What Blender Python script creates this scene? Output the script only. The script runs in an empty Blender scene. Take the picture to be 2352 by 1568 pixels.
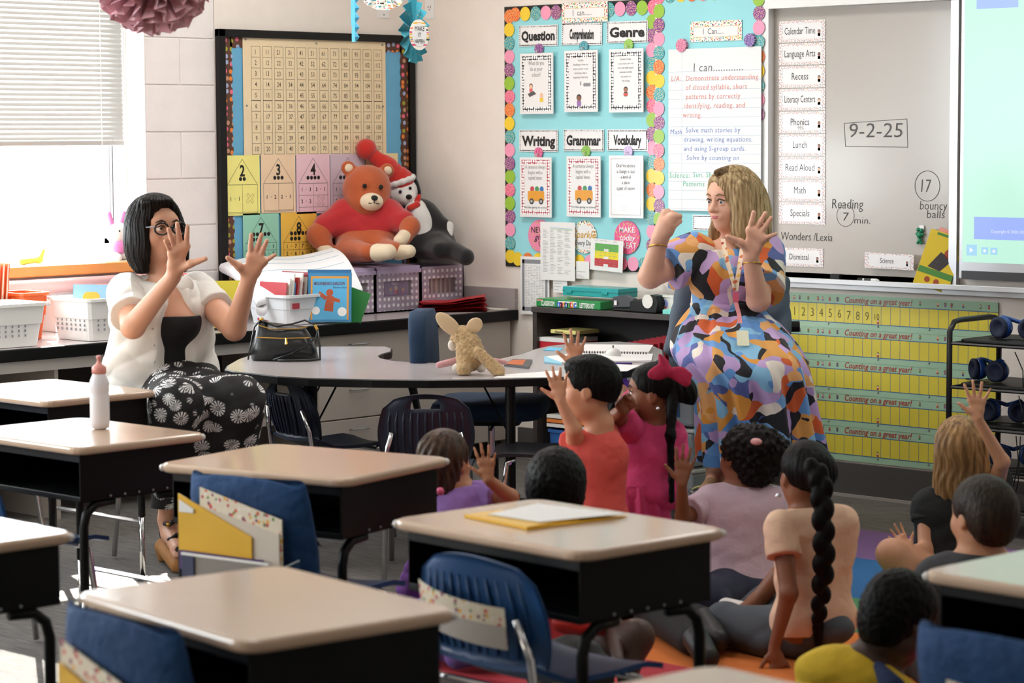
import bpy, bmesh, math, random
import numpy as np
import openvdb
from mathutils import Vector, Matrix
random.seed(7)
R = math.radians
SC = bpy.context.scene
COL = SC.collection
# ------------------------------------------------------------------ camera
CAM_LOC = np.array([8.543, -8.235, 1.5])
FPX = 5597.0
_yaw, _pit, _rol = R(43.788), R(4.815), R(-.285)
FW = np.array([-math.sin(_yaw)*math.cos(_pit), math.cos(_yaw)*math.cos(_pit), -math.sin(_pit)])
_r = np.cross(FW, [0, 0, 1]); _r /= np.linalg.norm(_r); _u = np.cross(_r, FW)
RT = _r*math.cos(_rol)+_u*math.sin(_rol)
UP = -_r*math.sin(_rol)+_u*math.cos(_rol)
cd = bpy.data.cameras.new('camera'); cam = bpy.data.objects.new('camera', cd); COL.objects.link(cam)
cam.matrix_world = Matrix(((RT[0], UP[0], -FW[0], CAM_LOC[0]), (RT[1], UP[1], -FW[1], CAM_LOC[1]), (RT[2], UP[2], -FW[2], CAM_LOC[2]), (0, 0, 0, 1)))
cd.sensor_width = 36; cd.lens = 36*FPX/2352; cd.clip_start = .1; cd.clip_end = 200
cd.dof.use_dof = True; cd.dof.focus_distance = 9.7; cd.dof.aperture_fstop = 5.0
SC.camera = cam
# ------------------------------------------------------------------ world, lights, exposure
SC.view_settings.view_transform = 'Standard'; SC.view_settings.look = 'None'
SC.view_settings.gamma = 1; SC.view_settings.use_curve_mapping = False
SC.view_settings.exposure = 1.15
SC.cycles.use_denoising = True
SC.cycles.max_bounces = 8; SC.cycles.diffuse_bounces = 4; SC.cycles.glossy_bounces = 3
SC.cycles.transparent_max_bounces = 12
SC.cycles.caustics_reflective = False; SC.cycles.caustics_refractive = False
SC.cycles.sample_clamp_indirect = 6
W_ = bpy.data.worlds.new('sky'); SC.world = W_; W_.use_nodes = True
W_.node_tree.nodes['Background'].inputs[0].default_value = (.93, .97, 1, 1)
W_.node_tree.nodes['Background'].inputs[1].default_value = 7.0
def lamp(name, typ, loc, energy, color=(1, 1, 1), size=None, direction=None, portal=False, angle=None):
    l = bpy.data.lights.new(name, typ); l.energy = energy; l.color = color
    if size: l.shape = 'RECTANGLE'; l.size, l.size_y = size
    if angle is not None: l.angle = angle
    o = bpy.data.objects.new(name, l); COL.objects.link(o); o.location = loc
    if direction is not None:
        o.rotation_euler = Vector(direction).to_track_quat('-Z', 'Y').to_euler()
    if portal: l.cycles.is_portal = True
    return o
lamp('sun', 'SUN', (-5, -3, 5), 16, (1, .93, .82), direction=(1, -.6, -.68), angle=R(.6))
WINS = [(-4.1, -1.626), (-6.9, -4.5), (-9.7, -7.3)]
for a, b in WINS:
    lamp('window_portal', 'AREA', (-.21, (a+b)/2, 1.62), 1, size=(b-a, 1.35), direction=(1, 0, 0), portal=True)
for lx, ly, pw in ((1.5, -1.5, 14), (4.2, -1.5, 8), (7.0, -1.5, 5), (1.5, -4.6, 4), (4.2, -4.6, 5.5), (7.0, -4.6, 2), (4.2, -7.7, 1.5)):
    lamp('ceiling_lamp', 'AREA', (lx, ly, 2.86), pw, (1, .96, .92), size=(1.2, .6), direction=(0, 0, -1))
# ------------------------------------------------------------------ helpers
def ray(px, py): return FPX*FW+(px-1176)*RT-(py-784)*UP
def Wp(px, py, d):
    """world point seen at photo pixel (px, py), d metres in front of the camera"""
    return Vector(CAM_LOC+ray(px, py)*(d/FPX))
def onz(px, py, z):
    d = ray(px, py); return Vector(CAM_LOC+d*((z-CAM_LOC[2])/d[2]))
def lin(c):
    if isinstance(c, str): c = [int(c[i:i+2], 16)/255 for i in (0, 2, 4)]
    return tuple((x/12.92 if x <= .04045 else ((x+.055)/1.055)**2.4) for x in c)+(1,)
MATS = {}
def nt_of(name):
    m = bpy.data.materials.new(name); m.use_nodes = True; MATS[name] = m
    return m, m.node_tree.nodes, m.node_tree.links, m.node_tree.nodes['Principled BSDF']
def M(name, col=None, rough=.6, metal=0, spec=.5, bump=None, var=0, emis=0, trans=0, coat=0, sheen=0, stretch=(1, 1, 1), varscale=8):
    if name in MATS: return MATS[name]
    m, N, L, P = nt_of(name); c = lin(col)
    P.inputs['Base Color'].default_value = c; P.inputs['Roughness'].default_value = rough
    P.inputs['Metallic'].default_value = metal; P.inputs['Specular IOR Level'].default_value = spec
    if coat: P.inputs['Coat Weight'].default_value = coat; P.inputs['Coat Roughness'].default_value = .1
    if sheen: P.inputs['Sheen Weight'].default_value = sheen
    if emis: P.inputs['Emission Color'].default_value = c; P.inputs['Emission Strength'].default_value = emis
    if trans:
        P.inputs['Transmission Weight'].default_value = trans
    if bump or var:
        tc = N.new('ShaderNodeTexCoord'); mp = N.new('ShaderNodeMapping'); mp.inputs['Scale'].default_value = stretch
        L.new(tc.outputs['Object'], mp.inputs[0])
    if var:
        n = N.new('ShaderNodeTexNoise'); n.inputs['Scale'].default_value = varscale; n.inputs['Detail'].default_value = 5
        L.new(mp.outputs[0], n.inputs['Vector'])
        cr = N.new('ShaderNodeValToRGB'); cr.color_ramp.elements[0].position = .3; cr.color_ramp.elements[1].position = .7
        cr.color_ramp.elements[0].color = tuple(x*(1-var) for x in c[:3])+(1,)
        cr.color_ramp.elements[1].color = tuple(min(1, x*(1+var)) for x in c[:3])+(1,)
        L.new(n.outputs['Fac'], cr.inputs[0]); L.new(cr.outputs[0], P.inputs['Base Color'])
    if bump:
        n2 = N.new('ShaderNodeTexNoise'); n2.inputs['Scale'].default_value = bump[0]; n2.inputs['Detail'].default_value = 4
        L.new(mp.outputs[0], n2.inputs['Vector'])
        b = N.new('ShaderNodeBump'); b.inputs['Strength'].default_value = bump[1]; b.inputs['Distance'].default_value = bump[2] if len(bump) > 2 else .01
        L.new(n2.outputs['Fac'], b.inputs['Height']); L.new(b.outputs[0], P.inputs['Normal'])
    return m
def glass(name, tint='FFFFFF', refl=.08, alpha=.0):
    """thin clear sheet: mostly see-through, a little gloss, optional tinted body"""
    if name in MATS: return MATS[name]
    m, N, L, P = nt_of(name); out = N['Material Output']
    t = N.new('ShaderNodeBsdfTransparent'); t.inputs[0].default_value = lin(tint)
    P.inputs['Base Color'].default_value = lin(tint); P.inputs['Roughness'].default_value = .12
    mx = N.new('ShaderNodeMixShader'); mx.inputs[0].default_value = max(alpha, refl)
    L.new(t.outputs[0], mx.inputs[1]); L.new(P.outputs[0], mx.inputs[2]); L.new(mx.outputs[0], out.inputs[0])
    return m
def dots(name, base, cols, scale, radius=.3, rnd=.4, rough=.6, coord='Object', stretch=(1, 1, 1), plane=None):
    """printed dots: voronoi cells, one flat colour per cell"""
    if name in MATS: return MATS[name]
    m, N, L, P = nt_of(name); P.inputs['Roughness'].default_value = rough
    tc = N.new('ShaderNodeTexCoord'); mp = N.new('ShaderNodeMapping'); mp.inputs['Scale'].default_value = stretch
    L.new(tc.outputs[coord], mp.inputs[0])
    v = N.new('ShaderNodeTexVoronoi'); v.voronoi_dimensions = '2D' if coord == 'UV' or plane else '3D'
    if plane:
        sx = N.new('ShaderNodeSeparateXYZ'); cx = N.new('ShaderNodeCombineXYZ'); L.new(mp.outputs[0], sx.inputs[0])
        for i, ch in enumerate(plane): L.new(sx.outputs['XYZ'.index(ch)], cx.inputs[i])
        mp = cx
    v.inputs['Scale'].default_value = scale; v.inputs['Randomness'].default_value = rnd
    L.new(mp.outputs[0], v.inputs['Vector'])
    lt = N.new('ShaderNodeMath'); lt.operation = 'LESS_THAN'; lt.inputs[1].default_value = radius
    L.new(v.outputs['Distance'], lt.inputs[0])
    sp = N.new('ShaderNodeSeparateColor'); L.new(v.outputs['Color'], sp.inputs[0])
    cr = N.new('ShaderNodeValToRGB'); cr.color_ramp.interpolation = 'CONSTANT'
    e = cr.color_ramp.elements
    while len(e) < len(cols): e.new(.5)
    for i, c in enumerate(cols): e[i].position = i/len(cols); e[i].color = lin(c)
    L.new(sp.outputs[0], cr.inputs[0])
    mx = N.new('ShaderNodeMix'); mx.data_type = 'RGBA'; mx.inputs['A'].default_value = lin(base)
    L.new(lt.outputs[0], mx.inputs['Factor']); L.new(cr.outputs[0], mx.inputs['B']); L.new(mx.outputs['Result'], P.inputs['Base Color'])
    return m
WM = {}   # world matrix of each empty / object we parent to
def tag(o, label=None, cat=None, group=None, kind=None):
    for k, v in (('label', label), ('category', cat), ('group', group), ('kind', kind)):
        if v: o[k] = v
    return o
def thing(name, label, cat, loc=(0, 0, 0), rz=0, group=None, kind=None, mat=None):
    o = bpy.data.objects.new(name, None); COL.objects.link(o)
    mw = mat.copy() if mat is not None else Matrix.Translation(loc) @ Matrix.Rotation(rz, 4, 'Z')
    o.matrix_world = mw; WM[o.name] = mw; o.empty_display_size = .05
    return tag(o, label, cat, group, kind)
def link(name, me, parent=None, loc=None):
    o = bpy.data.objects.new(name, me); COL.objects.link(o)
    if parent: o.parent = parent
    if loc is not None: o.location = loc
    WM[o.name] = (WM[parent.name] if parent else Matrix.Identity(4)) @ Matrix.Translation(o.location)
    return o
class MB:
    """collects solids, links them as one mesh object"""
    def __init__(s): s.v = []; s.f = []; s.m = []; s.mi = 0
    def mat(s, i): s.mi = i; return s
    def add(s, vs, fs, T=None):
        n = len(s.v)
        s.v += [tuple(T @ Vector(p)) if T is not None else tuple(p) for p in vs]
        s.f += [tuple(i+n for i in q) for q in fs]; s.m += [s.mi]*len(fs); return s
    def box(s, a, b, T=None):
        (x0, y0, z0), (x1, y1, z1) = a, b
        return s.add([(x0, y0, z0), (x1, y0, z0), (x1, y1, z0), (x0, y1, z0), (x0, y0, z1), (x1, y0, z1), (x1, y1, z1), (x0, y1, z1)],
                     [(0, 3, 2, 1), (4, 5, 6, 7), (0, 1, 5, 4), (1, 2, 6, 5), (2, 3, 7, 6), (3, 0, 4, 7)], T)
    def bbox(s, a, b, r=.005, T=None, seg=2, zr=None):
        """box with rounded vertical edges and softened top/bottom rims"""
        (x0, y0, z0), (x1, y1, z1) = a, b
        pts = rrect(x0, y0, x1, y1, r, seg)
        zr = min(r, (z1-z0)/3) if zr is None else zr
        cx, cy = (x0+x1)/2, (y0+y1)/2
        def ins(k): 
            sx = 1-2*k/(x1-x0); sy = 1-2*k/(y1-y0)
            return [(cx+(p[0]-cx)*sx, cy+(p[1]-cy)*sy) for p in pts]
        rings = [(z0, ins(zr)), (z0+zr*.3, ins(zr*.3)), (z0+zr, pts), (z1-zr, pts), (z1-zr*.3, ins(zr*.3)), (z1, ins(zr))]
        return s.rings([[(p[0], p[1], z) for p in q] for z, q in rings], T)
    def rings(s, rs, T=None, cap=True, closed=True):
        n = len(rs[0]); vs = [p for q in rs for p in q]; fs = []
        for i in range(len(rs)-1):
            for j in range(n if closed else n-1):
                k = (j+1) % n; fs.append((i*n+j, i*n+k, (i+1)*n+k, (i+1)*n+j))
        if cap: fs += [tuple(range(n-1, -1, -1)), tuple(range((len(rs)-1)*n, len(rs)*n))]
        return s.add(vs, fs, T)
    def prism(s, pts, z0, z1, T=None):
        return s.rings([[(x, y, z0) for x, y in pts], [(x, y, z1) for x, y in pts]], T)
    def cyl(s, a, b, r0, r1=None, n=12, T=None, cap=True):
        return s.tube([a, b], [r0, r0 if r1 is None else r1], n, T, cap)
    def tube(s, path, r, n=8, T=None, cap=True, flat=None):
        path = [Vector(p) for p in path]; k = len(path)
        rr = r if isinstance(r, (list, tuple)) else [r]*k
        rs = []; prev = None
        for i, p in enumerate(path):
            t = (path[min(i+1, k-1)]-path[max(i-1, 0)])
            if t.length < 1e-9: t = Vector((0, 0, 1))
            t.normalize()
            if prev is None: ref = Vector((0, 0, 1)) if abs(t.z) < .9 else Vector((1, 0, 0)); x = ref.cross(t).normalized()
            else: x = (prev-t*prev.dot(t)).normalized()
            prev = x; y = t.cross(x)
            fl = flat if flat else 1
            rs.append([tuple(p+(x*math.cos(2*math.pi*j/n)*fl+y*math.sin(2*math.pi*j/n))*rr[i]) for j in range(n)])
        return s.rings(rs, T, cap)
    def lathe(s, prof, n=16, T=None, cap=True):
        return s.rings([[(r*math.cos(2*math.pi*j/n), r*math.sin(2*math.pi*j/n), z) for j in range(n)] for r, z in prof], T, cap)
    def ball(s, c, r, n=12, T=None, rad=(1, 1, 1)):
        k = max(4, n//2); rs = []
        for i in range(k+1):
            a = math.pi*i/k; q = max(math.sin(a), .001)
            rs.append([(c[0]+r*rad[0]*q*math.cos(2*math.pi*j/n), c[1]+r*rad[1]*q*math.sin(2*math.pi*j/n), c[2]-r*rad[2]*math.cos(a)) for j in range(n)])
        return s.rings(rs, T)
    def grid(s, P, T=None):
        """P: 2D list of points -> open sheet"""
        a, b = len(P), len(P[0]); return s.add([p for q in P for p in q], [(i*b+j, i*b+j+1, (i+1)*b+j+1, (i+1)*b+j) for i in range(a-1) for j in range(b-1)], T)
    def disc(s, fr, a, b, r, n0, n=14, ry=None, n1=None):
        ry = ry or r; pts = [(a+r*math.cos(2*math.pi*i/n), b+ry*math.sin(2*math.pi*i/n)) for i in range(n)]
        if n1 is None: return s.add([fr.p(x, y, n0) for x, y in pts], [tuple(range(n))])
        return s.fprism(fr, pts, n0, n1)
    def fprism(s, fr, pts, n0, n1):
        return s.rings([[tuple(fr.p(x, y, n0)) for x, y in pts], [tuple(fr.p(x, y, n1)) for x, y in pts]])
    def frect(s, fr, a0, b0, a1, b1, n0, n1): return s.fprism(fr, [(a0, b0), (a1, b0), (a1, b1), (a0, b1)], n0, n1)
    def fline(s, fr, pts, w, n, closed=False):
        """flat inked line in frame fr"""
        if closed: pts = list(pts)+[pts[0]]
        for (x0, y0), (x1, y1) in zip(pts, pts[1:]):
            dx, dy = x1-x0, y1-y0; l = math.hypot(dx, dy) or 1; ox, oy = -dy/l*w/2, dx/l*w/2; ex, ey = dx/l*w/2, dy/l*w/2
            s.add([fr.p(x0-ex+ox, y0-ey+oy, n), fr.p(x0-ex-ox, y0-ey-oy, n), fr.p(x1+ex-ox, y1+ey-oy, n), fr.p(x1+ex+ox, y1+ey+oy, n)], [(0, 1, 2, 3)])
        return s
    def text(s, fr, body, a, b, size, n, sx=1, bold=0, shear=0, align='CENTER', space=1, width=None, rot=0):
        """lettering laid flat in frame fr, centred on (a, b)"""
        vs, fs = glyphs(body, bold, shear, align, space)
        if not vs: return s
        x0, x1 = min(v[0] for v in vs), max(v[0] for v in vs)
        if width: sx = width/((x1-x0)*size)
        y0 = -.35
        ca, sa = math.cos(rot), math.sin(rot)
        o = []
        for x, y in vs:
            X, Y = x*size*sx, (y+y0)*size
            if width and align == 'CENTER': X = (x-(x0+x1)/2)*size*sx
            o.append(fr.p(a+X*ca-Y*sa, b+X*sa+Y*ca, n))
        return s.add(o, fs)
    def build(s, name, mats, parent=None, smooth=False, label=None, cat=None, group=None, kind=None, local=False, bevel=0, loc=None, sub=0):
        me = bpy.data.meshes.new(name)
        vs = s.v
        if not vs: return None
        if local: off = Matrix.Identity(4); L0 = Vector((0, 0, 0))
        elif parent: 
            inv = WM[parent.name].inverted(); vs = [tuple(inv @ Vector(v)) for v in vs]; L0 = Vector((0, 0, 0))
        if parent is None and not local:
            a = np.array(vs); L0 = Vector(((a[:, 0].min()+a[:, 0].max())/2, (a[:, 1].min()+a[:, 1].max())/2, a[:, 2].min()))
            vs = [tuple(Vector(v)-L0) for v in vs]
        me.from_pydata(vs, [], s.f)
        if not isinstance(mats, (list, tuple)): mats = [mats]
        for m in mats: me.materials.append(m)
        if len(mats) > 1: me.polygons.foreach_set('material_index', s.m)
        if smooth: me.polygons.foreach_set('use_smooth', [True]*len(me.polygons))
        me.update(); me.validate()
        o = link(name, me, parent, L0 if parent is None and loc is None else loc)
        if bevel:
            bv = o.modifiers.new('bevel', 'BEVEL'); bv.width = bevel; bv.segments = 2; bv.limit_method = 'ANGLE'
        if sub:
            sb = o.modifiers.new('sub', 'SUBSURF'); sb.levels = sub; sb.render_levels = sub
        return tag(o, label, cat, group, kind)
def rrect(x0, y0, x1, y1, r, seg=3):
    out = []
    for cx, cy, a0 in ((x1-r, y1-r, 0), (x0+r, y1-r, 90), (x0+r, y0+r, 180), (x1-r, y0+r, 270)):
        for i in range(seg+1):
            a = R(a0+90*i/seg); out.append((cx+r*math.cos(a), cy+r*math.sin(a)))
    return out
_G = {}
def glyphs(body, bold=0, shear=0, align='CENTER', space=1):
    k = (body, bold, shear, align, space)
    if k in _G: return _G[k]
    c = bpy.data.curves.new('t', 'FONT'); c.body = body; c.resolution_u = 2; c.offset = bold; c.shear = shear; c.align_x = align; c.space_character = space
    o = bpy.data.objects.new('t', c); m = o.to_mesh()
    r = ([(v.co.x, v.co.y) for v in m.vertices], [tuple(p.vertices) for p in m.polygons])
    o.to_mesh_clear(); bpy.data.objects.remove(o); bpy.data.curves.remove(c)
    _G[k] = r; return r
class Fr:
    """a flat drawing frame: origin, right, up; normal towards the reader"""
    def __init__(s, o, r, u): s.o = Vector(o); s.r = Vector(r).normalized(); s.u = Vector(u).normalized(); s.n = s.r.cross(s.u)
    def p(s, a, b, n=0): return s.o+s.r*a+s.u*b+s.n*n
    def px(s, x, y, n=0):
        d = Vector(ray(x, y)); o = Vector(CAM_LOC); q = s.o+s.n*n
        t = (q-o).dot(s.n)/d.dot(s.n); h = o+d*t-s.o
        return (h.dot(s.r), h.dot(s.u))
    def sub(s, a, b, n=0, rot=0):
        c, q = math.cos(rot), math.sin(rot)
        return Fr(s.p(a, b, n), s.r*c+s.u*q, s.u*c-s.r*q)
def hull(fr, pix, n=0): return [fr.px(x, y, n) for x, y in pix]
def copy_tree(o, parent=None, loc=None, rz=None, label=None, mat=None):
    c = o.copy(); COL.objects.link(c); c.parent = parent
    if parent is None:
        c.matrix_world = mat if mat is not None else Matrix.Translation(loc) @ Matrix.Rotation(rz or 0, 4, 'Z')
        WM[c.name] = c.matrix_world.copy()
    if label: c['label'] = label
    for ch in list(o.children): copy_tree(ch, c)
    return c
FRR = Fr((0, 0, 0), (1, 0, 0), (0, 0, 1))    # right wall, reader looks along +Y
FRL = Fr((0, 0, 0), (0, 1, 0), (0, 0, 1))    # window wall, reader looks along -X
FLOOR = Fr((0, 0, 0), (1, 0, 0), (0, 1, 0))
# common materials
WHT = M('white_plastic', 'F2F2F0', .45); BLK = M('black_plastic', '0D0D0D', .45, spec=.3)
INK = M('black_ink', '1C1A1A', .6); PAPER = M('white_paper', 'F1F0EE', .7)
LAM = M('laminated_paper', 'F3F2F2', .22, coat=.6)
CHROME = M('chrome', 'D8D8DA', .14, 1); STEEL = M('brushed_steel', 'A9A9AC', .32, 1)
BLKM = M('black_metal', '090A0B', .42, .0, .25); SILV = M('aluminium', 'C2C3C6', .35, .9)
# ------------------------------------------------------------------ room shell
wallm = M('painted_drywall', 'F0E7DE', .62, bump=(60, .12, .003), var=.025)
blockm = M('painted_block', 'EEE8E6', .55, bump=(220, .55, .004), var=.03)
whitem = M('white_trim_paint', 'F2F0EC', .45)
# carpet
m, N, L, P = nt_of('loop_carpet')
tc = N.new('ShaderNodeTexCoord'); mp = N.new('ShaderNodeMapping'); mp.inputs['Scale'].default_value = (3, 45, 1); L.new(tc.outputs['Object'], mp.inputs[0])
n1 = N.new('ShaderNodeTexNoise'); n1.inputs['Scale'].default_value = 3; n1.inputs['Detail'].default_value = 6; L.new(mp.outputs[0], n1.inputs['Vector'])
cr = N.new('ShaderNodeValToRGB'); e = cr.color_ramp.elements; e[0].position = .3; e[0].color = lin('4A4744'); e[1].position = .7; e[1].color = lin('7C7772')
n2 = N.new('ShaderNodeTexNoise'); n2.inputs['Scale'].default_value = 260; L.new(tc.outputs['Object'], n2.inputs['Vector'])
bp = N.new('ShaderNodeBump'); bp.inputs['Strength'].default_value = .5; bp.inputs['Distance'].default_value = .004
L.new(n1.outputs['Fac'], cr.inputs[0]); L.new(cr.outputs[0], P.inputs['Base Color']); L.new(n2.outputs['Fac'], bp.inputs['Height']); L.new(bp.outputs[0], P.inputs['Normal'])
P.inputs['Roughness'].default_value = .7; P.inputs['Specular IOR Level'].default_value = .35
S = 'structure'
MB().box((-.25, -10, -.06), (10, .15, 0)).build('floor', m, kind=S)
MB().box((-.25, -10, 2.9), (10, .15, 2.98)).build('ceiling', M('ceiling_tile', 'E9E7E2', .8), kind=S)
MB().box((-.2, 0, 0), (10, .15, 2.9)).build('wall_right', wallm, kind=S)
MB().box((-.25, -10.15, 0), (10, -10, 2.9)).build('wall_back', wallm, kind=S)
MB().box((10, -10.15, 0), (10.15, .15, 2.9)).build('wall_far_side', wallm, kind=S)
wl = thing('wall_left', None, None, (0, -5, 0), kind=S)
b = MB().box((-.2, -1.234, 0), (0, 0, 2.9)); b.build('drywall', wallm, wl)
b = MB()
b.box((-.2, -10, 0), (-.006, -1.234, .955)); b.box((-.2, -10, 2.3), (-.006, -1.234, 2.9))
last = -1.234
for a, c in WINS: b.box((-.2, c, .955), (-.006, last, 2.3)); last = a
b.box((-.2, -10, .955), (-.012, last, 2.3)); b.build('mortar_backing', M('mortar_paint', 'EDE6E2', .7, bump=(150, .4, .003)), wl)
# concrete blocks: z lines read from the photo, 0.206 high, joints 8 mm recessed 10 mm
def block(y0, y1, z0, z1):
    MB().bbox((-.015, y0, z0), (.0, y1, z1), .0035, seg=1, zr=.003).build('block', blockm, wl)
zs = [1.938-.2065*i for i in range(-4, 10)]
for i, z in enumerate(zs):
    z0, z1 = max(z-.2065+.003, .002), z-.003
    if i % 2 == 0: block(-1.626, -1.432-.003, z0, z1); block(-1.432+.003, -1.236, z0, z1)
    else: block(-1.626, -1.236, z0, z1)
for i, z in enumerate(zs):       # under and beside the windows
    z0, z1 = max(z-.2065+.003, .002), z-.003
    y = -1.629-(.2 if i % 2 else 0)
    y1 = -1.629
    while y1 > -9.9:
        y0 = max(y1-.4 if y1 < -1.7 or not i % 2 else y1-.2, -9.98)
        c = (y0+y1)/2
        if z1 < .96 or not any(a-.1 < c < d+.1 for a, d in WINS):
            if z1 < 2.3: block(y0+.003, y1-.003, z0, min(z1, .955) if z0 < .955 < z1 else z1)
        y1 = y0
# windows
sillm = M('sill_laminate', 'E8D9C4', .4); orangeedge = M('sill_edge_orange_lit', 'E39A55', .5, var=.08)  # orange light falling on the sill is put into the edge colour
paneg = glass('window_glass', 'FCFEFF', .05)
for k, (a, c) in enumerate(WINS):
    w = thing('window_%d' % (k+1), None, None, (-.16, (a+c)/2, .955), kind=S)
    f = MB()
    f.box((-.2, a, .955), (-.13, a+.06, 2.3)); f.box((-.2, c-.085, .955), (-.13, c, 2.3))
    f.box((-.199, a+.001, .956), (-.134, c-.001, 1.04)); f.box((-.199, a+.001, 2.24), (-.134, c-.001, 2.299))
    f.box((-.185, (a+c)/2-.03, .957), (-.137, (a+c)/2+.03, 2.3))
    f.build('window_frame', M('vinyl_frame', 'F0F1F2', .4), w, bevel=.004)
    g = MB(); g.box((-.19, a+.055, 1.035), (-.15, a+.09, 2.245)); g.box((-.19, c-.125, 1.035), (-.15, c-.088, 2.245)); g.box((-.19, a+.055, 1.035), (-.15, c-.088, 1.065))
    g.build('sash', M('vinyl_sash', 'E9EDF0', .4), w, bevel=.003)
    MB().box((-.13, c-.089, 1.04), (-.128, c-.086, 2.24)).build('gasket', BLK, w)
    MB().box((-.172, a+.06, 1.05), (-.168, c-.1, 2.24)).build('pane', paneg, w)
    j = MB(); j.box((-.2, c-.004, .97), (0, c, 2.3)); j.box((-.2, a, .97), (0, a+.004, 2.3)); j.box((-.2, a, 2.296), (0, c, 2.3)); j.build('jamb', whitem, w)
    s_ = MB(); s_.bbox((-.2, a-.05, .955), (.05, c+.03, .972), .004); s_.build('window_sill', sillm, w)
    MB().bbox((.045, a-.05, .922), (.066, c+.03, .968), .005).build('sill_edge', orangeedge, w)
    if k == 0:
        bl = thing('window_blind', 'white aluminium mini blind lowered halfway over the window', 'blind', (-.1, (a+c)/2, 2.28))
        MB().box((-.125, a+.1, 2.25), (-.085, c-.05, 2.29)).build('headrail', whitem, bl)
        slm = M('blind_slat', 'BDBBB7', .45)
        me = None; z = 1.505; i = 0
        while z < 2.25:
            tilt = R(-62)
            if me is None:
                q = MB(); yy0, yy1 = a+.1, c-.05
                prof = [(-.0125, -.0012), (0, .0012), (.0125, -.0012)]
                up = [(x*math.cos(tilt)-t*math.sin(tilt), x*math.sin(tilt)+t*math.cos(tilt)) for x, t in prof]
                q.rings([[(x, yy, t) for x, t in up]+[(x, yy, t-.0008) for x, t in reversed(up)] for yy in (yy0, yy1)])
                o = q.build('slat', slm, bl, local=True); o.location = (0, -(a+c)/2, z-2.28); me = o.data
            else:
                o = bpy.data.objects.new('slat', me); COL.objects.link(o); o.parent = bl; o.location = (0, -(a+c)/2, z-2.28)
            z += .0213 if z > 1.62 else .0205; i += 1
        MB().bbox((-.113, a+.1, 1.468), (-.087, c-.05, 1.49), .004).build('bottom_rail', M('blind_rail', 'B9B7B3', .5), bl)
        cords = MB()
        for yy in (-1.80, -2.38, -3.2, -3.9): cords.tube([(-.085, yy, 1.47), (-.085, yy, 2.26)], .0016, 5)
        cords.build('ladder_cord', whitem, bl)
        wd = MB(); wd.tube([(-.075, -1.685, 1.46), (-.078, -1.683, 2.26)], .004, 6); wd.build('tilt_wand', glass('clear_acrylic', 'F4F4F4', .35), bl)
# baseboards
bbm = M('rubber_baseboard', '4E4B49', .5)
MB().box((.7, -.018, 0), (10, 0, .14)).build('baseboard_right', bbm, kind=S)
MB().box((.7, -.03, 0), (10, -.0, .012)).build('trim_1', M('base_cove', 'A49E98', .45), kind=S)
# ------------------------------------------------------------------ wall displays
def sheet(name, label, cat, fr, pts, mat, n0=.004, th=.001, group=None, rect=True, part='paper'):
    """flat sheet whose corners (TL, TR, BR, BL) were read from the photo on wall frame fr"""
    q = [fr.px(x, y, n0) for x, y in pts]
    (ax, ay), (bx, by), (cx, cy), (dx, dy) = q
    rot = math.atan2(by-ay, bx-ax) if not rect else 0
    w = (math.hypot(bx-ax, by-ay)+math.hypot(cx-dx, cy-dy))/2; h = (math.hypot(ax-dx, ay-dy)+math.hypot(bx-cx, by-cy))/2
    if rect: w = ((bx-ax)+(cx-dx))/2; h = ((ay-dy)+(by-cy))/2
    mx, my = (ax+bx+cx+dx)/4, (ay+by+cy+dy)/4
    f = fr.sub(mx, my, n0, rot); f = f.sub(-w/2, -h/2)
    t = thing(name, label, cat, tuple(f.p(w/2, 0)), group=group)
    if mat is not None: MB().frect(f, 0, 0, w, h, 0, th).build(part, mat, t)
    f2 = f.sub(0, 0, th+.0004)
    return t, f2, w, h
HOT = ['F0703A', 'F7D23B', '2FA5B5', 'F7A0BE', '8E3F92', '9CC746', 'F0609C']
brown = dots('brown_polka_border', '5E3A2A', ['F28A3C', 'F0708E', 'A8A83A', 'A9B6D8', 'C9967A'], 30, .3, .45, plane='YZ')
bluep = M('blue_backing_paper', '6BB0D6', .7, bump=(12, .3, .01), var=.04)
# --- number chart board on the window wall
nb = thing('bulletin_board', 'black framed bulletin board with brown polka dot border in the corner', 'bulletin board', (.01, -.62, .76))
Y0, Y1, Z0, Z1 = -1.234, -.016, .765, 1.984
b = MB()
for q in ((Y0, Z0, Y0+.04, Z1), (Y1-.035, Z0, Y1, Z1), (Y0, Z1-.035, Y1, Z1), (Y0, Z0, Y1, Z0+.035)): b.frect(FRL, q[0], q[1], q[2], q[3], .001, .03)
b.build('frame', BLK, nb, bevel=.003)
MB().frect(FRL, Y0+.03, Z0+.03, Y1-.03, Z1-.03, .001, .008).build('backing_paper', bluep, nb)
def scallop(fr, a0, b0, a1, b1, side, amp=.008, per=.052, n0=.009, n1=.011):
    pts = []
    if side in 'LR':
        k = int((b1-b0)/per*8); ys = [b0+(b1-b0)*i/k for i in range(k+1)]
        e = [((a1 if side == 'L' else a0)+(1 if side == 'L' else -1)*amp*abs(math.sin(math.pi*(y-b0)/per)), y) for y in ys]
        pts = [(a0, b0)]+e+[(a0, b1)] if side == 'L' else [(a1, b1)]+list(reversed(e))+[(a1, b0)]
    else:
        k = int((a1-a0)/per*8); xs = [a0+(a1-a0)*i/k for i in range(k+1)]
        e = [(x, b0-amp*abs(math.sin(math.pi*(x-a0)/per))) for x in xs]
        pts = e+[(a1, b1), (a0, b1)]
    return MB().fprism(fr, pts, n0, n1)
scallop(FRL, Y0+.04, Z0+.03, Y0+.085, Z1-.035, 'L').build('border_strip', brown, nb)
scallop(FRL, Y1-.078, Z0+.03, Y1-.035, Z1-.035, 'R').build('border_strip', brown, nb)
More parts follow.
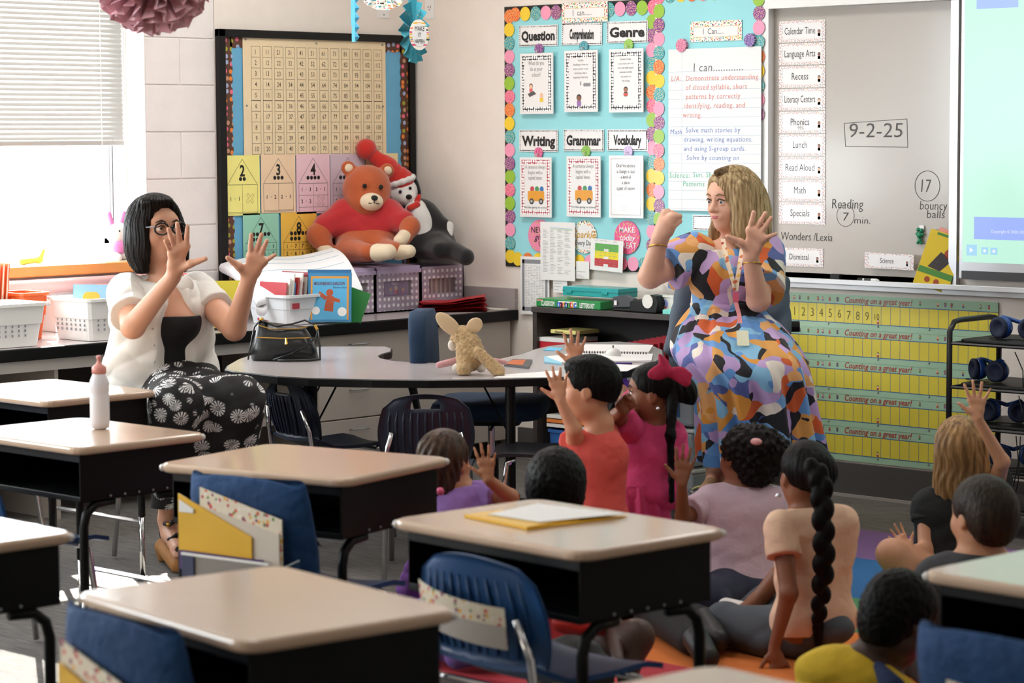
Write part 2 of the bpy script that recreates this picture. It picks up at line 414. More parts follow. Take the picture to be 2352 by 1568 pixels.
scallop(FRL, Y0+.08, Z1-.075, Y1-.075, Z1-.035, 'T').build('border_strip', brown, nb)
chartm = M('number_chart_paper', 'EDD8B2', .55, var=.05, bump=(6, .3, .01))
t, f, w, h = sheet('number_chart', 'cream number chart counting from 1 to 119 on the black framed board', 'chart', FRL, [(557, 82), (885, 93), (887, 354), (560, 357)], chartm, .013)
b = MB(); g = MB()
cx0, dxx = .068*w/.9, (w*.955-w*.085)/11; cell = dxx*.76
rowh = h*.0905; top = h*.915
for c in range(12):
    xc = w*.085+c*dxx*.985
    for r in range(10):
        n = c*10+r+1
        if n > 120: continue
        g.text(f, str(n), xc, top-rowh*(r+.5), rowh*.62, 0, sx=.8 if n < 100 else .68, bold=.004)
    for s_ in (-1, 1): b.fline(f, [(xc+s_*cell/2, top), (xc+s_*cell/2, top-10*rowh)], .0016, 0)
    for r in range(11): b.fline(f, [(xc-cell/2, top-r*rowh), (xc+cell/2, top-r*rowh)], .0036 if r == 5 else .0014, 0)
g.build('numerals', M('sepia_ink', '4A3A28', .6), t); b.build('grid_lines', MATS['sepia_ink'], t)
for a_, b_ in ((.02, .97), (.5, .955), (.975, .96), (.02, .42), (.975, .42)):
    MB().ball(tuple(f.p(a_*w, b_*h, .003)), .0045, 8).build('push_pin', STEEL, t)
def fact_card(num, col, pts, facts, label, cross=None, n0=.016):
    t, f, w, h = sheet('number_bond_card', label, 'flash card', FRL, pts, M('card_'+col, [min(1, int(col[i:i+2], 16)/255*1.1) for i in (0, 2, 4)], .6, var=.04), n0)
    l = MB(); k = MB()
    ax, ay = w*.5, h*.935; by = h*.51; x0, x1 = w*.07, w*.93
    l.fline(f, [(x0, by), (x1, by), (ax, ay)], .0016, 0, True)
    l.fline(f, [(x0, by), (x0, .03*h), (x1, .03*h), (x1, by)], .0014, 0); l.fline(f, [(ax, by), (ax, .03*h)], .0014, 0)
    k.text(f, str(num), ax, h*.745, h*.26, 0, sx=.85, bold=.03)
    rows = [num] if num <= 5 else [5, num-5]
    for i, n in enumerate(rows):
        for j in range(n): k.disc(f, ax+(j-((n if i == 0 else 5)-1)/2)*w*.105, h*(.605 if num <= 5 else .655)-i*h*.085, w*.045, 0, 12)
    rh = h*.2 if num > 3 else h*.46
    if num > 5: rh = h*.12
    for i, (p, q) in enumerate(facts):
        r, c = divmod(i, 2); yy = by-rh*(r+.5); xx = w*(.285 if c == 0 else .715)
        if p: k.text(f, '%d' % p, xx-w*.12, yy, h*.09, 0, bold=.02); k.text(f, '%d' % q, xx+w*.12, yy, h*.09, 0, bold=.02); k.text(f, '+', xx, yy, h*.05, 0)
        if c == 1: l.fline(f, [(x0, by-rh*(r+1)), (x1, by-rh*(r+1))], .0014, 0)
        if not p:
            s_ = w*.1; k2 = f.sub(xx, yy, 0, R(40))
            for kk in (k2,):
                a_ = s_*.28; e_ = s_*1.25
                l.fline(kk, [(a_, a_), (a_, e_), (-a_, e_), (-a_, a_), (-e_, a_), (-e_, -a_), (-a_, -a_), (-a_, -e_), (a_, -e_), (a_, -a_), (e_, -a_), (e_, a_)], .001, 0, True)
    l.build('ruled_lines', INK, t); k.build('printed_numbers', INK, t)
fact_card(2, 'E4DC84', [(514, 358), (596, 355), (597, 492), (518, 497)], [(1, 1), (0, 0)], 'yellow number card with a large 2, leftmost of the top row')
fact_card(3, 'DFC4A4', [(599, 356), (678, 354), (679, 488), (600, 490)], [(1, 2), (2, 1)], 'tan number card with a large 3 and three dots')
fact_card(4, 'DDBAC4', [(680, 355), (757, 353), (758, 490), (681, 490)], [(1, 3), (3, 1), (2, 2), (0, 0)], 'pink number card with a large 4 and four dots')
fact_card(5, 'C4B2BE', [(759, 354), (838, 352), (838, 489), (759, 490)], [(1, 4), (4, 1), (2, 3), (3, 2)], 'mauve number card with a large 5 beside the orange plush head')
fact_card(6, 'DCCB9A', [(840, 353), (914, 351), (914, 488), (840, 489)], [(1, 5), (5, 1), (2, 4), (4, 2), (3, 3), (0, 0)], 'pale yellow number card mostly hidden behind the red plush hat', n0=.014)
fact_card(7, '8FC6AE', [(558, 491), (640, 488), (641, 628), (559, 630)], [(1, 6), (6, 1), (2, 5), (5, 2), (3, 4), (4, 3)], 'mint green number card with a large 7 in the lower row')
fact_card(8, 'E2B54A', [(645, 488), (727, 486), (728, 626), (646, 628)], [(1, 7), (7, 1), (2, 6), (6, 2), (3, 5), (5, 3), (4, 4)], 'golden yellow number card with a large 8 in the lower row')
fact_card(9, 'B8415C', [(738, 490), (818, 488), (818, 626), (738, 628)], [(1, 8), (8, 1), (2, 7), (7, 2), (3, 6), (6, 3), (4, 5)], 'crimson number card with a large 9 behind the plush arm')
# --- right wall: two teal bulletin displays with circle borders
tealp = M('teal_backing_paper', '9ADDE4', .6, var=.02, bump=(10, .2, .01))
def circle_borders(parent, fr, cents, r, start=0, n0=.012):
    for i, (a, c, col) in enumerate(cents):
        mat = dots('dot_'+col, col, ['F7E08A'], 150, .24, .9, rough=.3, plane='XZ') if col in ('8E3F92', '2FA5B5', 'F0609C', 'F0703A') else M('dotp_'+col, col, .3)
        MB().disc(fr, a, c, r, n0+.0012*(i % 3), 16, n1=n0+.0012*(i % 3)+.001).build('border_circle', mat, parent)
bb = thing('bulletin_board', 'teal bulletin board of reading cards with colourful circle border', 'bulletin board', (1.09, -.01, .89))
A0, A1, B0, B1 = .618, 1.563, .893, 2.098
MB().frect(FRR, A0, B0, A1, B1, .001, .008).build('black_backing', M('black_border_paper', '20201F', .6), bb)
MB().frect(FRR, A0+.03, B0+.03, A1-.03, B1-.03, .008, .0095).build('backing_paper', tealp, bb)
cents = []
cols_l = [0, 1, 2, 3, 4, 5, 6, 0, 1, 2, 3, 4, 5, 6, 5, 4, 3, 2, 1]
ys = [(26, 6)]
step = .0615
for i in range(19): cents.append((A0+.036, B1-.045-i*step*1.005, HOT[cols_l[i]]))
for i, c in enumerate([0, 1, 2, 3, 4, 0, 1, 6, 5, 2, 3, 4, 5, 6]): cents.append((A0+.075+i*.0645, B1-.037, HOT[c]))
for i, c in enumerate([5, 4, 3, 2, 1, 0, 6, 5, 4, 3, 2, 1, 0, 1, 2, 3, 4, 5, 6]): cents.append((A1-.04, B1-.1-i*step, HOT[c]))
for i, c in enumerate([1, 0, 1, 2, 6, 0, 1, 3, 4, 5, 6, 3, 2]): cents.append((A0+.085+i*.0645, B0+.036, HOT[c]))
circle_borders(bb, FRR, cents, .0325)
def title_card(word, pts, label, width=None):
    t, f, w, h = sheet('title_card', label, 'sign', FRR, pts, LAM, .014, rect=False, group='bold title cards on the teal board')
    b = MB()
    b.fline(f, [(.006, .006), (w-.006, .006), (w-.006, h-.006), (.006, h-.006)], .005, 0, True)
    b.build('dashed_border', dots('dash_border', '1B1A1A', ['F5F5F5'], 110, .38, .2, plane='XZ'), t)
    MB().text(f, word, w/2, h*.5, h*.62, .0002, width=width or w*.86, bold=.045).build('lettering', INK, t)
title_card('Question', [(1192, 59), (1281, 56), (1281, 104), (1192, 108)], 'bold Question title card, top left on the teal board')
title_card('Comprehension', [(1290, 53), (1383, 52), (1383, 102), (1291, 105)], 'bold Comprehension title card in the middle of the top row', .118*1.25)
title_card('Genre', [(1394, 50), (1488, 47), (1488, 96), (1394, 101)], 'bold Genre title card, top right on the teal board')
title_card('Writing', [(1193, 298), (1282, 298), (1282, 347), (1193, 350)], 'bold Writing title card above a red bordered card')
title_card('Grammar', [(1295, 297), (1387, 297), (1387, 346), (1295, 348)], 'bold Grammar title card in the middle of the lower row')
title_card('Vocabulary', [(1395, 297), (1488, 297), (1488, 346), (1396, 346)], 'bold Vocabulary title card, glare across its right side', .165)
SKIN = ['F0C8A8', 'A8735A', '8A5A45', 'C98F6A']
def pin(name, fr_pt, col, label):
    x, y = fr_pt; a, c = FRR.px(x, y, .02)
    t = thing(name, label, 'clip', tuple(FRR.p(a, c-.02, .02)), group='round glitter magnet clips')
    MB().disc(FRR, a, c, .026, .014, 18, n1=.02).build('disc', dots('glit_'+col, col, ['F3E39A', col, 'FFFFFF'], 260, .25, 1, rough=.2, plane='XZ'), t)
    q = MB(); q.tube([FRR.p(a, c-.004, .02), FRR.p(a, c-.004, .032), FRR.p(a, c-.018, .034), FRR.p(a, c-.022, .026)], .003, 6); q.build('hook', glass('clip_plastic', 'EEEEEE', .5), t)
def kid(b, f, x, y, s, skin, hair, shirt, book=None):
    """small printed cartoon child; b: dict colour -> MB"""
    def c(col): return b.setdefault(col, MB())
    c(shirt).fprism(f, rrect(x-s*.5, y-s*.9, x+s*.5, y+s*.05, s*.2), .0002, .0004)
    c(hair).disc(f, x, y+s*.58, s*.58, .0005, 16); c(skin).disc(f, x, y+s*.42, s*.47, .0007, 16)
    if book: c(book).fprism(f, [(x-s*.6, y-s*.15), (x, y-s*.3), (x+s*.6, y-s*.15), (x+s*.6, y-s*.7), (x, y-s*.85), (x-s*.6, y-s*.7)], .0006, .0008)
def flush(b, t, name='printed_picture'):
    for col, mb in b.items(): mb.build(name, M('ink_'+col, col, .4), t)
def hang_card(pts, border, lines, label, pic, fs=.0135, n0=.03, y0=.84):
    t, f, w, h = sheet('hanging_card', label, 'poster', FRR, pts, LAM, n0, th=.004, part='card')
    b = MB(); m_ = .012
    if border:
        c1 = dots('cardborder_'+border, border, ['FFFFFF'], 75, .42, .3, plane='XZ')
        b.frect(f, m_, m_, w-m_, h-m_, .0002, .0003); b.build('patterned_border', c1, t)
        MB().frect(f, m_+.016, m_+.02, w-m_-.016, h-m_-.02, .0005, .0006).build('inner_panel', LAM, t)
    g = MB()
    for i, s_ in enumerate(lines): g.text(f, s_, w*.5, h*y0-i*fs*2.0, fs*(1.9 if fs > .01 else 1.45), .001, sx=.72)
    g.build('lettering', M('grey_ink', '5A5858', .5), t)
    p = {}; pic(p, f.sub(0, 0, .001), w, h); flush(p, t)
    return t
def p_q(p, f, w, h): kid(p, f, w*.34, h*.42, .02, SKIN[0], '6A4636', 'E06A70'); p.setdefault('555555', MB()).fprism(f, [(w*.24, h*.33), (w*.42, h*.38), (w*.5, h*.33), (w*.3, h*.28)], .001, .0012); kid(p, f, w*.66, h*.26, .02, SKIN[0], SKIN[0], 'E8C840', 'F2D23C')
def p_c(p, f, w, h): kid(p, f, w*.45, h*.18, .026, SKIN[2], '2A2422', '9A70B0'); [p.setdefault('9A9AA0', MB()).disc(f, w*.62+i*.014, h*.44, .009, .0005, 10) for i in range(3)]; kid(p, f, w*.5, h*.46, .008, SKIN[0], '303030', '6AA0A8')
def p_g(p, f, w, h): kid(p, f, w*.5, h*.32, .021, SKIN[1], '2A2422', '33475A', 'DD5648')
def p_b(p, f, w, h):
    c = lambda k: p.setdefault(k, MB())
    c('E8A030').fprism(f, rrect(w*.26, h*.27, w*.78, h*.44, .008), .0004, .0006)
    for i, k in enumerate(('C84A50', '4A9A60', '3A78B8')): c(k).disc(f, w*(.4+.15*i), h*.47, .013, .0003, 12)
    for q in (.38, .68): c('3A3A3C').disc(f, w*q, h*.265, .014, .0008, 14); c('B8B8B8').disc(f, w*q, h*.265, .007, .001, 12)
    g = MB(); g.text(f, 'We like going to school', w*.5, h*.165, .0125, .0006, width=w*.74); c('4A4848').add(g.v, g.f)
def p_v(p, f, w, h):
    c = p.setdefault('A8A8A8', MB())
    for i in range(6): c.fline(f, [(w*.14, h*(.72-.07*i)), (w*.86, h*(.72-.07*i))], .0008, .0004)
    c.fline(f, [(.014, .014), (w-.014, .014), (w-.014, h-.014), (.014, h-.014)], .0016, .0004, True)
    for i in range(4): c.fline(f, [(w*(.4+.05*i), h*.1), (w*(.42+.05*i), h*.2)], .001, .0004)
hang_card([(1196, 122), (1272, 122), (1271, 262), (1196, 261)], '2A2A2A', ['What do you', 'do at your', 'school?'], 'laminated question card with black and white dotted border', p_q)
hang_card([(1297, 116), (1375, 115), (1373, 257), (1298, 257)], '3A2A2A', ['Visualize', 'Visualizing is when you', 'create a picture in your', 'mind about what is', 'happening in the story.'], 'laminated visualize card below the Comprehension title', p_c, .0095)
hang_card([(1400, 112), (1480, 112), (1477, 258), (1400, 258)], '383838', ['Realistic Fiction', 'a story that is not real', 'but could really happen', 'characters act like', 'real people in a', 'real setting'], 'laminated realistic fiction card below the Genre title', p_g, .0095)
hang_card([(1194, 361), (1268, 361), (1268, 499), (1197, 498)], 'B84A5A', ['A sentence always', 'begins with a', 'capital letter.'], 'red bordered school bus card below the Writing title', p_b, .0125)
hang_card([(1301, 359), (1379, 358), (1382, 498), (1304, 498)], 'B5505E', ['A sentence always', 'begins with a', 'capital letter.'], 'red bordered school bus card below the Grammar title', p_b, .0125)
hang_card([(1399, 357), (1479, 357), (1478, 501), (1401, 500)], None, ['Oral Vocabulary', 'a change in size', 'a kind of', 'a place', 'a part of nature'], 'plain white laminated vocabulary word card', p_v, .0125)
for xy, col, l in (((1237, 113), '8A3F96', 'purple glitter clip holding the question card'), ((1340, 107), '2A98AC', 'blue glitter clip holding the visualize card'), ((1443, 103), '8CC448', 'green glitter clip holding the fiction card'), ((1236, 351), 'D8468C', 'hot pink glitter clip holding the writing card'), ((1345, 347), '7AB83A', 'green glitter clip holding the grammar card'), ((1442, 348), 'C2A8DC', 'lilac glitter clip holding the vocabulary card')):
    pin('magnet_clip', xy, col, l)
conf = dots('confetti_print', 'F6F1E6', ['E8508A', 'F0B83A', '3A3838', '3AA5B5', '8CC448', 'F07A4A'], 90, .3, 1, rough=.5, plane='XZ')
def confetti_label(fr, pts, text, label, n0):
    t, f, w, h = sheet('name_label', label, 'sign', fr, pts, conf, n0, rect=False)
    MB().frect(f, w*.06, h*.22, w*.93, h*.72, .0001, .0004).build('writing_panel', PAPER, t)
    MB().fline(f.sub(0, 0, .0006), [(w*.06, h*.22), (w*.93, h*.22), (w*.93, h*.72), (w*.06, h*.72)], .0014, 0, True).build('gold_outline', M('gold_ink', 'D9A640', .4), t)
    MB().text(f, text, w*.45, h*.5, h*.42, .0008, sx=.9).build('handwriting', M('grey_ink', '5A5858'), t)
confetti_label(FRR, [(1290, 8), (1396, 3), (1396, 48), (1291, 54)], 'I  can......', 'confetti edged I can label at the top of the first teal board', .02)
def round_sign(c, r, mat, lines, label, ink, th=.003, n0=.013, sh=.0):
    a, q = FRR.px(*c, n0)
    t = thing('round_sign', label, 'sign', tuple(FRR.p(a, q-r, n0)), group='round motto signs below the cards')
    MB().disc(FRR, a, q, r, n0, 28, n1=n0+th).build('disc', mat, t)
    g = MB()
    for s_, dx, dy, sz, sh_ in lines: g.text(FRR, s_, a+dx, q+dy, sz, n0+th+.0006, shear=sh_, bold=.012)
    g.build('lettering', ink, t); return t
round_sign((1241, 541), .075, dots('pink_sign', 'F28CB4', ['E0B060'], 60, .2, 1, rough=.35, plane='XZ'), [('NEVER', .0, .027, .038, 0), ('give', .0, -.005, .042, .35), ('UP', .012, -.038, .034, 0)], 'pink round Never give up sign partly behind a pinned list', INK)
round_sign((1343, 544), .075, conf, [], 'white confetti round Sparkle every day sign', INK)
a, q = FRR.px(1343, 544, .013)
sp = [o for o in COL.objects if o.get('label', '').startswith('white confetti round')][0]
MB().disc(FRR, a, q, .058, .0165, 28, n1=.0168).build('inner_disc', LAM, sp)
MB().text(FRR, 'Sparkle', a, q+.012, .046, .018, shear=.3, bold=.01).build('gold_lettering', M('gold_ink', 'C79A3A', .4), sp, label='gold script lettering')
MB().text(FRR, 'Every Day', a, q-.026, .032, .018, sx=.8).build('lettering', INK, sp)
round_sign((1441, 545), .075, dots('hotpink_sign', 'E8538F', ['E0B060'], 60, .2, 1, rough=.25, plane='XZ'), [('MAKE', .0, .035, .036, 0), ('today', .0, .0, .04, .35), ('GREAT', .0, -.036, .036, 0)], 'hot pink round Make today great sign', PAPER)
# pinned papers
def listing(t, f, w, h, cols, rows, y0, y1, x0=.08, x1=.92, txt=None):
    b = MB()
    for i in range(rows):
        y = h*(y1-(y1-y0)*i/(rows-1))
        for c in range(cols):
            xa = w*(x0+(x1-x0)*c/cols); 
            if random.random() < .85: b.fline(f, [(xa, y), (xa+w*(x1-x0)/cols*random.uniform(.35, .8), y)], .0016, 0)
    b.build('printed_rows', M('light_ink', '8E9096', .6), t)
t, f, w, h = sheet('class_list', 'long white printed list pinned over the pink round sign', 'paper', FRR, [(1243, 508), (1316, 512), (1326, 645), (1240, 643)], PAPER, .03, rect=True)
listing(t, f, w, h, 4, 30, .12, .86); MB().fline(f, [(w*.3, h*.9), (w*.92, h*.89)], .002, 0).build('highlight_line', M('ink_5AB4D8', '5AB4D8'), t)
MB().fline(f, [(w*.3, h*.88), (w*.92, h*.87)], .002, .0002).build('highlight_line', M('ink_9CC040', '9CC040'), t)
t, f, w, h = sheet('colour_chart', 'sheet with green, yellow and red bands clipped below the sparkle sign', 'paper', FRR, [(1361, 547), (1434, 554), (1428, 627), (1352, 617)], PAPER, .035, rect=False)
for i, c in enumerate(('5FAE4E', 'EFDC2E', 'C93A3E')):
    MB().frect(f, w*.14, h*(.62-.24*i), w*.86, h*(.86-.24*i), 0, .0003).build('colour_band', M('band_'+c, c, .5), t)
    MB().frect(f, w*.42, h*(.62-.24*i), w*.56, h*(.7-.24*i), .0006, .0008).build('blank_notch', PAPER, t)
listing(t, f.sub(0, 0, .001), w, h, 5, 9, .2, .95, .14, .84)
t, f, w, h = sheet('tally_sheet', 'grey bordered tally sheet hanging beside the dark shelf', 'paper', FRR, [(1195, 588), (1262, 591), (1262, 722), (1197, 723)], PAPER, .02)
b = MB(); 
for q in ((.06, .06, .14, .95), (.06, .88, .94, .95), (.86, .06, .94, .95), (.06, .06, .94, .13)): b.frect(f, w*q[0], h*q[1], w*q[2], h*q[3], 0, .0003)
b.build('grey_border', M('grey_border', '8B8D93', .6), t); listing(t, f, w, h, 7, 26, .16, .84, .17, .84)
t, f, w, h = sheet('memo_sheet', 'white memo sheet hanging behind the banded colour chart', 'paper', FRR, [(1322, 598), (1353, 602), (1354, 640), (1325, 640)], PAPER, .022)
listing(t, f, w, h, 1, 4, .1, .4)
t, f, w, h = sheet('worksheet', 'white worksheet standing behind the teal pencil case', 'paper', FRR, [(1270, 640), (1302, 640), (1304, 672), (1272, 672)], PAPER, .024)
listing(t, f, w, h, 1, 4, .2, .9)
# second teal board (a leaf standing 5 cm proud of the whiteboard)
lf = thing('bulletin_board', 'second teal bulletin panel with a handwritten chart beside the whiteboard', 'bulletin board', (1.86, -.02, .89))
FL = Fr((0, -.05, 0), (1, 0, 0), (0, 0, 1))
x0 = 1.575; xe = FL.px(1764, 300)[0]
MB().box((x0, -.05, .86), (xe, -.002, 2.2)).build('white_panel', M('white_board_panel', 'F0F1F1', .3), lf)
xt = FL.px(1749, 200)[0]
MB().frect(FL, x0+.025, .9, xt, 2.2, .0005, .002).build('backing_paper', tealp, lf)
c2 = []
for i in range(22): c2.append((x0+.024, 2.1-.0*i-i*.0605, HOT[[6, 5, 4, 3, 2, 0, 1, 2, 3, 4, 5, 6, 0, 1, 3, 4, 5, 0, 1, 2, 3, 4][i]]))
for i in range(9): c2.append((x0+.024+.062*(i+1), 2.105+.0*i, HOT[[2, 1, 0, 6, 5, 4, 3, 2, 1][i]]))
for i in range(9): c2.append((xt-.012, 2.07-i*.0605, HOT[[5, 4, 3, 2, 0, 1, 2, 3, 4][i]]))
circle_borders(lf, FL, [c for c in c2 if c[1] > .9 and c[0] < xt], .0315, n0=.003)
confetti_label(FL, [(1586, 50), (1704, 45), (1704, 91), (1586, 98)], 'I  Can.....', 'confetti edged I Can label above the handwritten chart', .005)
t, f, w, h = sheet('chart_paper', 'large ruled chart paper with red, blue and green handwriting', 'poster', FL, [(1534, 116), (1748, 104), (1749, 478), (1537, 492)], M('chart_paper', 'ECEDED', .35, bump=(5, .6, .02)), .012)
b = MB()
for i in range(17): b.fline(f, [(0, h*(.86-.0565*i)), (w, h*(.86-.0565*i))], .0012, 0)
b.fline(f, [(w*.15, 0), (w*.15, h)], .001, 0)
b.build('ruled_lines', M('rule_ink', 'A9C4D8', .5), t)
def hand(t, f, name, col, rows, size, x0):
    g = MB()
    for s_, x, y in rows: g.text(f, s_, x, y, size, .0004, align='LEFT', bold=-.004, shear=.08, space=1.1)
    g.build(name, M('marker_'+col, col, .5), t)
L_ = h*.0565
hand(t, f, 'handwriting', '6A6A6C', [('I can............', w*.27, h*.885)], .052, 0)
hand(t, f, 'handwriting', 'E08078', [('L/A:', w*.03, h*.82), ('Demonstrate understanding', w*.19, h*.82), ('of closed syllable, short', w*.19, h*.82-L_), ('patterns by correctly', w*.19, h*.82-2*L_), ('identifying, reading, and', w*.17, h*.82-3*L_), ('writing.', w*.16, h*.82-4*L_)], .0315, 0)
hand(t, f, 'handwriting', '5F86CC', [('Math', w*.02, h*.49), ('Solve math stories by', w*.19, h*.5), ('drawing, writing equations,', w*.17, h*.5-L_), ('and using 5-group cards.', w*.17, h*.5-2*L_), ('Solve by counting on', w*.2, h*.5-3*L_)], .031, 0)
hand(t, f, 'handwriting', '58C8A8', [('Science:', w*.01, h*.22), ('Sun, Shadows, Daily', w*.27, h*.225), ('Patterns', w*.16, h*.225-L_)], .033, 0)
for xy, col, l in (((1567, 104), 'D87098', 'pink glitter clip on the left corner of the handwritten chart'), ((1724, 92), '8060A8', 'violet glitter clip on the right corner of the handwritten chart')):
    a, c = FL.px(*xy, .01); t = thing('magnet_clip', l, 'clip', tuple(FL.p(a, c-.02, .002)), group='round glitter magnet clips')
    MB().disc(FL, a, c, .028, .003, 18, n1=.02).build('disc', dots('glit_'+col, col, ['F3E3E3', col, 'FFFFFF'], 260, .25, 1, rough=.2, plane='XZ'), t)
t, f, w, h = sheet('index_card', 'small white card with black dashed edge beside the blonde hair', 'paper', FL, [(1591, 494), (1660, 494), (1660, 530), (1592, 528)], LAM, .004)
MB().fline(f, [(.006, .006), (w-.006, .006), (w-.006, h-.006), (.006, h-.006)], .004, 0, True).build('dashed_border', MATS['dash_border'], t)
t, f, w, h = sheet('sticker_label', 'small grey label stuck on the white panel edge', 'label', FL, [(1749, 433), (1760, 433), (1760, 448), (1749, 448)], M('grey_label', 'C4C6C8', .5), .0008)
# --- whiteboard with schedule cards
wb = thing('whiteboard', 'grey whiteboard with handwriting between the teal panel and the screen', 'whiteboard', (2.6, -.01, .9))
xr = FRR.px(2192, 300)[0]
MB().box((xe-.01, -.012, .89), (xr+.01, -.001, 2.06)).build('writing_surface', M('whiteboard_enamel', 'B7B1A8', .25, coat=.3), wb)
MB().box((xe-.0, -.075, FRR.px(1980, 12)[1]), (xr+.035, -.001, 2.3)).build('screen_housing', M('white_metal', 'F1F1EE', .4), wb)
MB().box((xr-.002, -.03, .87), (xr+.035, -.001, 2.03)).build('side_rail', SILV, wb)
tray = MB(); tray.box((xe-.02, -.075, .892), (4.2, -.003, .9)); tray.box((xe-.02, -.082, .885), (4.2, -.07, .906)); tray.box((xe-.02, -.012, .9), (xr+.03, -.001, .925)); tray.box((xe-.02, -.05, .862), (4.2, -.001, .892))
tray.build('marker_tray', M('tray_aluminium', 'D6D8DA', .35, .3), wb, bevel=.002)
FW_ = Fr((0, -.0125, 0), (1, 0, 0), (0, 0, 1))
g = MB(); MK = M('marker_black', '45423F', .5)
def wtext(s_, x0, y0, x1, hgt, rot=0, bold=-.006):
    a0, b0 = FW_.px(x0, y0); a1, b1 = FW_.px(x1, y0)
    g.text(FW_, s_, (a0+a1)/2, b0, hgt, .0005, width=a1-a0, bold=bold, shear=.08)
wtext('9-2-25', 1951, 299, 2073, .085)
g.fline(FW_, [FW_.px(*q) for q in ((1939, 283), (1942, 336), (2085, 338), (2083, 273))], .0022, .0005, True)
wtext('Reading', 1911, 467, 1983, .058); wtext('7', 1937, 497, 1950, .05); wtext('min.', 1962, 505, 1999, .04)
wtext('17', 2116, 426, 2139, .075); wtext('bouncy', 2113, 471, 2176, .05); wtext('balls', 2129, 491, 2170, .045)
wtext('Wonders /Lexia', 1794, 541, 1912, .048)
def ring(x, y, r, w_=.0024):
    a, c = FW_.px(x, y); g.fline(FW_, [(a+r*math.cos(i*math.pi/14), c+r*math.sin(i*math.pi/14)*1.02) for i in range(28)], w_, .0005, True)
ring(2130, 427, .0595); ring(1942, 495, .044, .002)
g.build('handwriting', MK, wb)
sched = dots('schedule_border', 'F4ECEA', ['C8848A', 'E0B08A', '8AA4AE', 'CFA0A4', 'A896AE'], 150, .3, 1, rough=.3, plane='XZ')
def sched_card(word, pts, label, rot=False, n0=.001, sub=None):
    t, f, w, h = sheet('schedule_card', label, 'sign', FW_, pts, sched, n0, rect=not rot, group='daily schedule cards on the whiteboard')
    MB().fprism(f, rrect(w*.09, h*.14, w*.93, h*.88, .01), .0001, .0004).build('blank_centre', LAM, t)
    MB().text(f, word, w*.46, h*.53, h*.46, .0008, sx=.78, width=w*.66 if len(word) > 12 else None).build('lettering', M('dark_grey_ink', '3A3838', .6), t)
    if sub: MB().text(f, sub, w*.48, h*.24, h*.22, .0008).build('handwriting', M('grey_ink', '5A5858'), t)
    p = {}; kid(p, f, w*.87, h*.38, h*.15, random.choice(SKIN), random.choice(['3A2C28', '8A5A3A', '2A2422']), random.choice(['5A88C0', 'D87A6A', '8AB87A', 'C890B8'])); flush(p, t)
names = ['Calendar Time', 'Language Arts', 'Recess', 'Literacy Centers', 'Phonics', 'Lunch', 'Read Aloud', 'Math', 'Specials']
for i, nme in enumerate(names):
    y = 46+52.3*i; y2 = y+51.5
    sched_card(nme, [(1789, y+1.5), (1896, y), (1896, y2-2), (1789, y2)], nme+' schedule card in the column on the whiteboard', sub='95%' if nme == 'Phonics' else None)
sched_card('Dismissal', [(1789, 570), (1892, 569), (1891, 613), (1789, 611)], 'Dismissal schedule card alone above the marker tray')
sched_card('Science', [(1988, 579), (2101, 585), (2097, 621), (1984, 614)], 'Science schedule card leaning tilted on the marker tray', True, .03)
# tray things
a, c = FRR.px(1990, 640, .05)
t = thing('marker', 'black dry erase marker with white barrel on the tray', 'marker', (a, -.045, .907))
MB().cyl((a-.045, -.045, .907), (a-.02, -.045, .907), .0075).build('cap', BLK, t); MB().cyl((a-.02, -.045, .907), (a+.05, -.045, .907), .0068).build('barrel', WHT, t)
MB().cyl((a-.012, -.045, .907), (a+.022, -.045, .907), .007).build('printed_band', M('band_dark', '3A3A3C', .4), t); MB().cyl((a+.05, -.045, .907), (a+.06, -.045, .907), .005, .003).build('tip', WHT, t)
a, c = FRR.px(1918, 612, .03)
MB().bbox((a-.02, -.04, .9), (a+.03, -.015, .925), .004).build('eraser', BLK, cat='eraser', label='small black eraser lying behind the marker tray lip')
a, c = FW_.px(2116, 540)
t = thing('paper_clamp', 'green clip magnet with a small white tag on the whiteboard', 'clip', tuple(FW_.p(a, c-.03, 0)))
q = MB(); gm = M('green_plastic', '1F8A62', .35)
for dx, dy, r in ((0, .0, .014), (-.008, .022, .009), (.008, .02, .009), (0, -.022, .011), (-.009, -.03, .007), (.008, -.03, .007), (-.013, .006, .007), (.012, .004, .007)): q.ball(tuple(FW_.p(a+dx, c+dy, .01)), r, 8)
q.build('clip_body', gm, t, smooth=True); MB().frect(FW_, a-.006, c+.022, a+.016, c+.04, .004, .006).build('tag', LAM, t)
# book on tray
b1 = Wp(2145, 603, 10.02)
pts = [Wp(2136, 552, 9.98), Wp(2193, 556, 9.93), Wp(2168, 646, 9.86), Wp(2104, 641, 9.92)]
o0 = Vector(FRR.p(*FRR.px(2106, 645, .05), .055)); up = Vector((.055, .045, .215)).normalized(); rr_ = Vector((1, .25, 0)); rr_ = (rr_-up*rr_.dot(up)).normalized()
o0 = Vector((o0.x, -.075, .908))
bf = Fr(o0, rr_, up)
t = thing('story_book', 'yellow and green paperback book leaning on the marker tray', 'book', tuple(bf.p(.07, 0, -.01)))
MB().frect(bf, 0, 0, .148, .225, -.022, -.002).build('pages', M('book_pages', 'B8935A', .8), t)
cv = MB(); cv.frect(bf, -.002, -.001, .15, .227, -.002, 0); cv.build('cover', M('yellow_cover', 'E3C52C', .35), t)
MB().frect(bf, .0, .05, .15, .075, .0002, .0006).build('green_band', M('green_band', '4C8A3C', .4), t); MB().frect(bf, .03, .212, .14, .222, .0002, .0006).build('green_band', MATS['green_band'], t)
MB().fprism(bf, [(.035, .08), (.09, .075), (.125, .13), (.07, .15)], .0003, .001).build('cover_picture', M('dark_picture', '3A3436', .4), t)
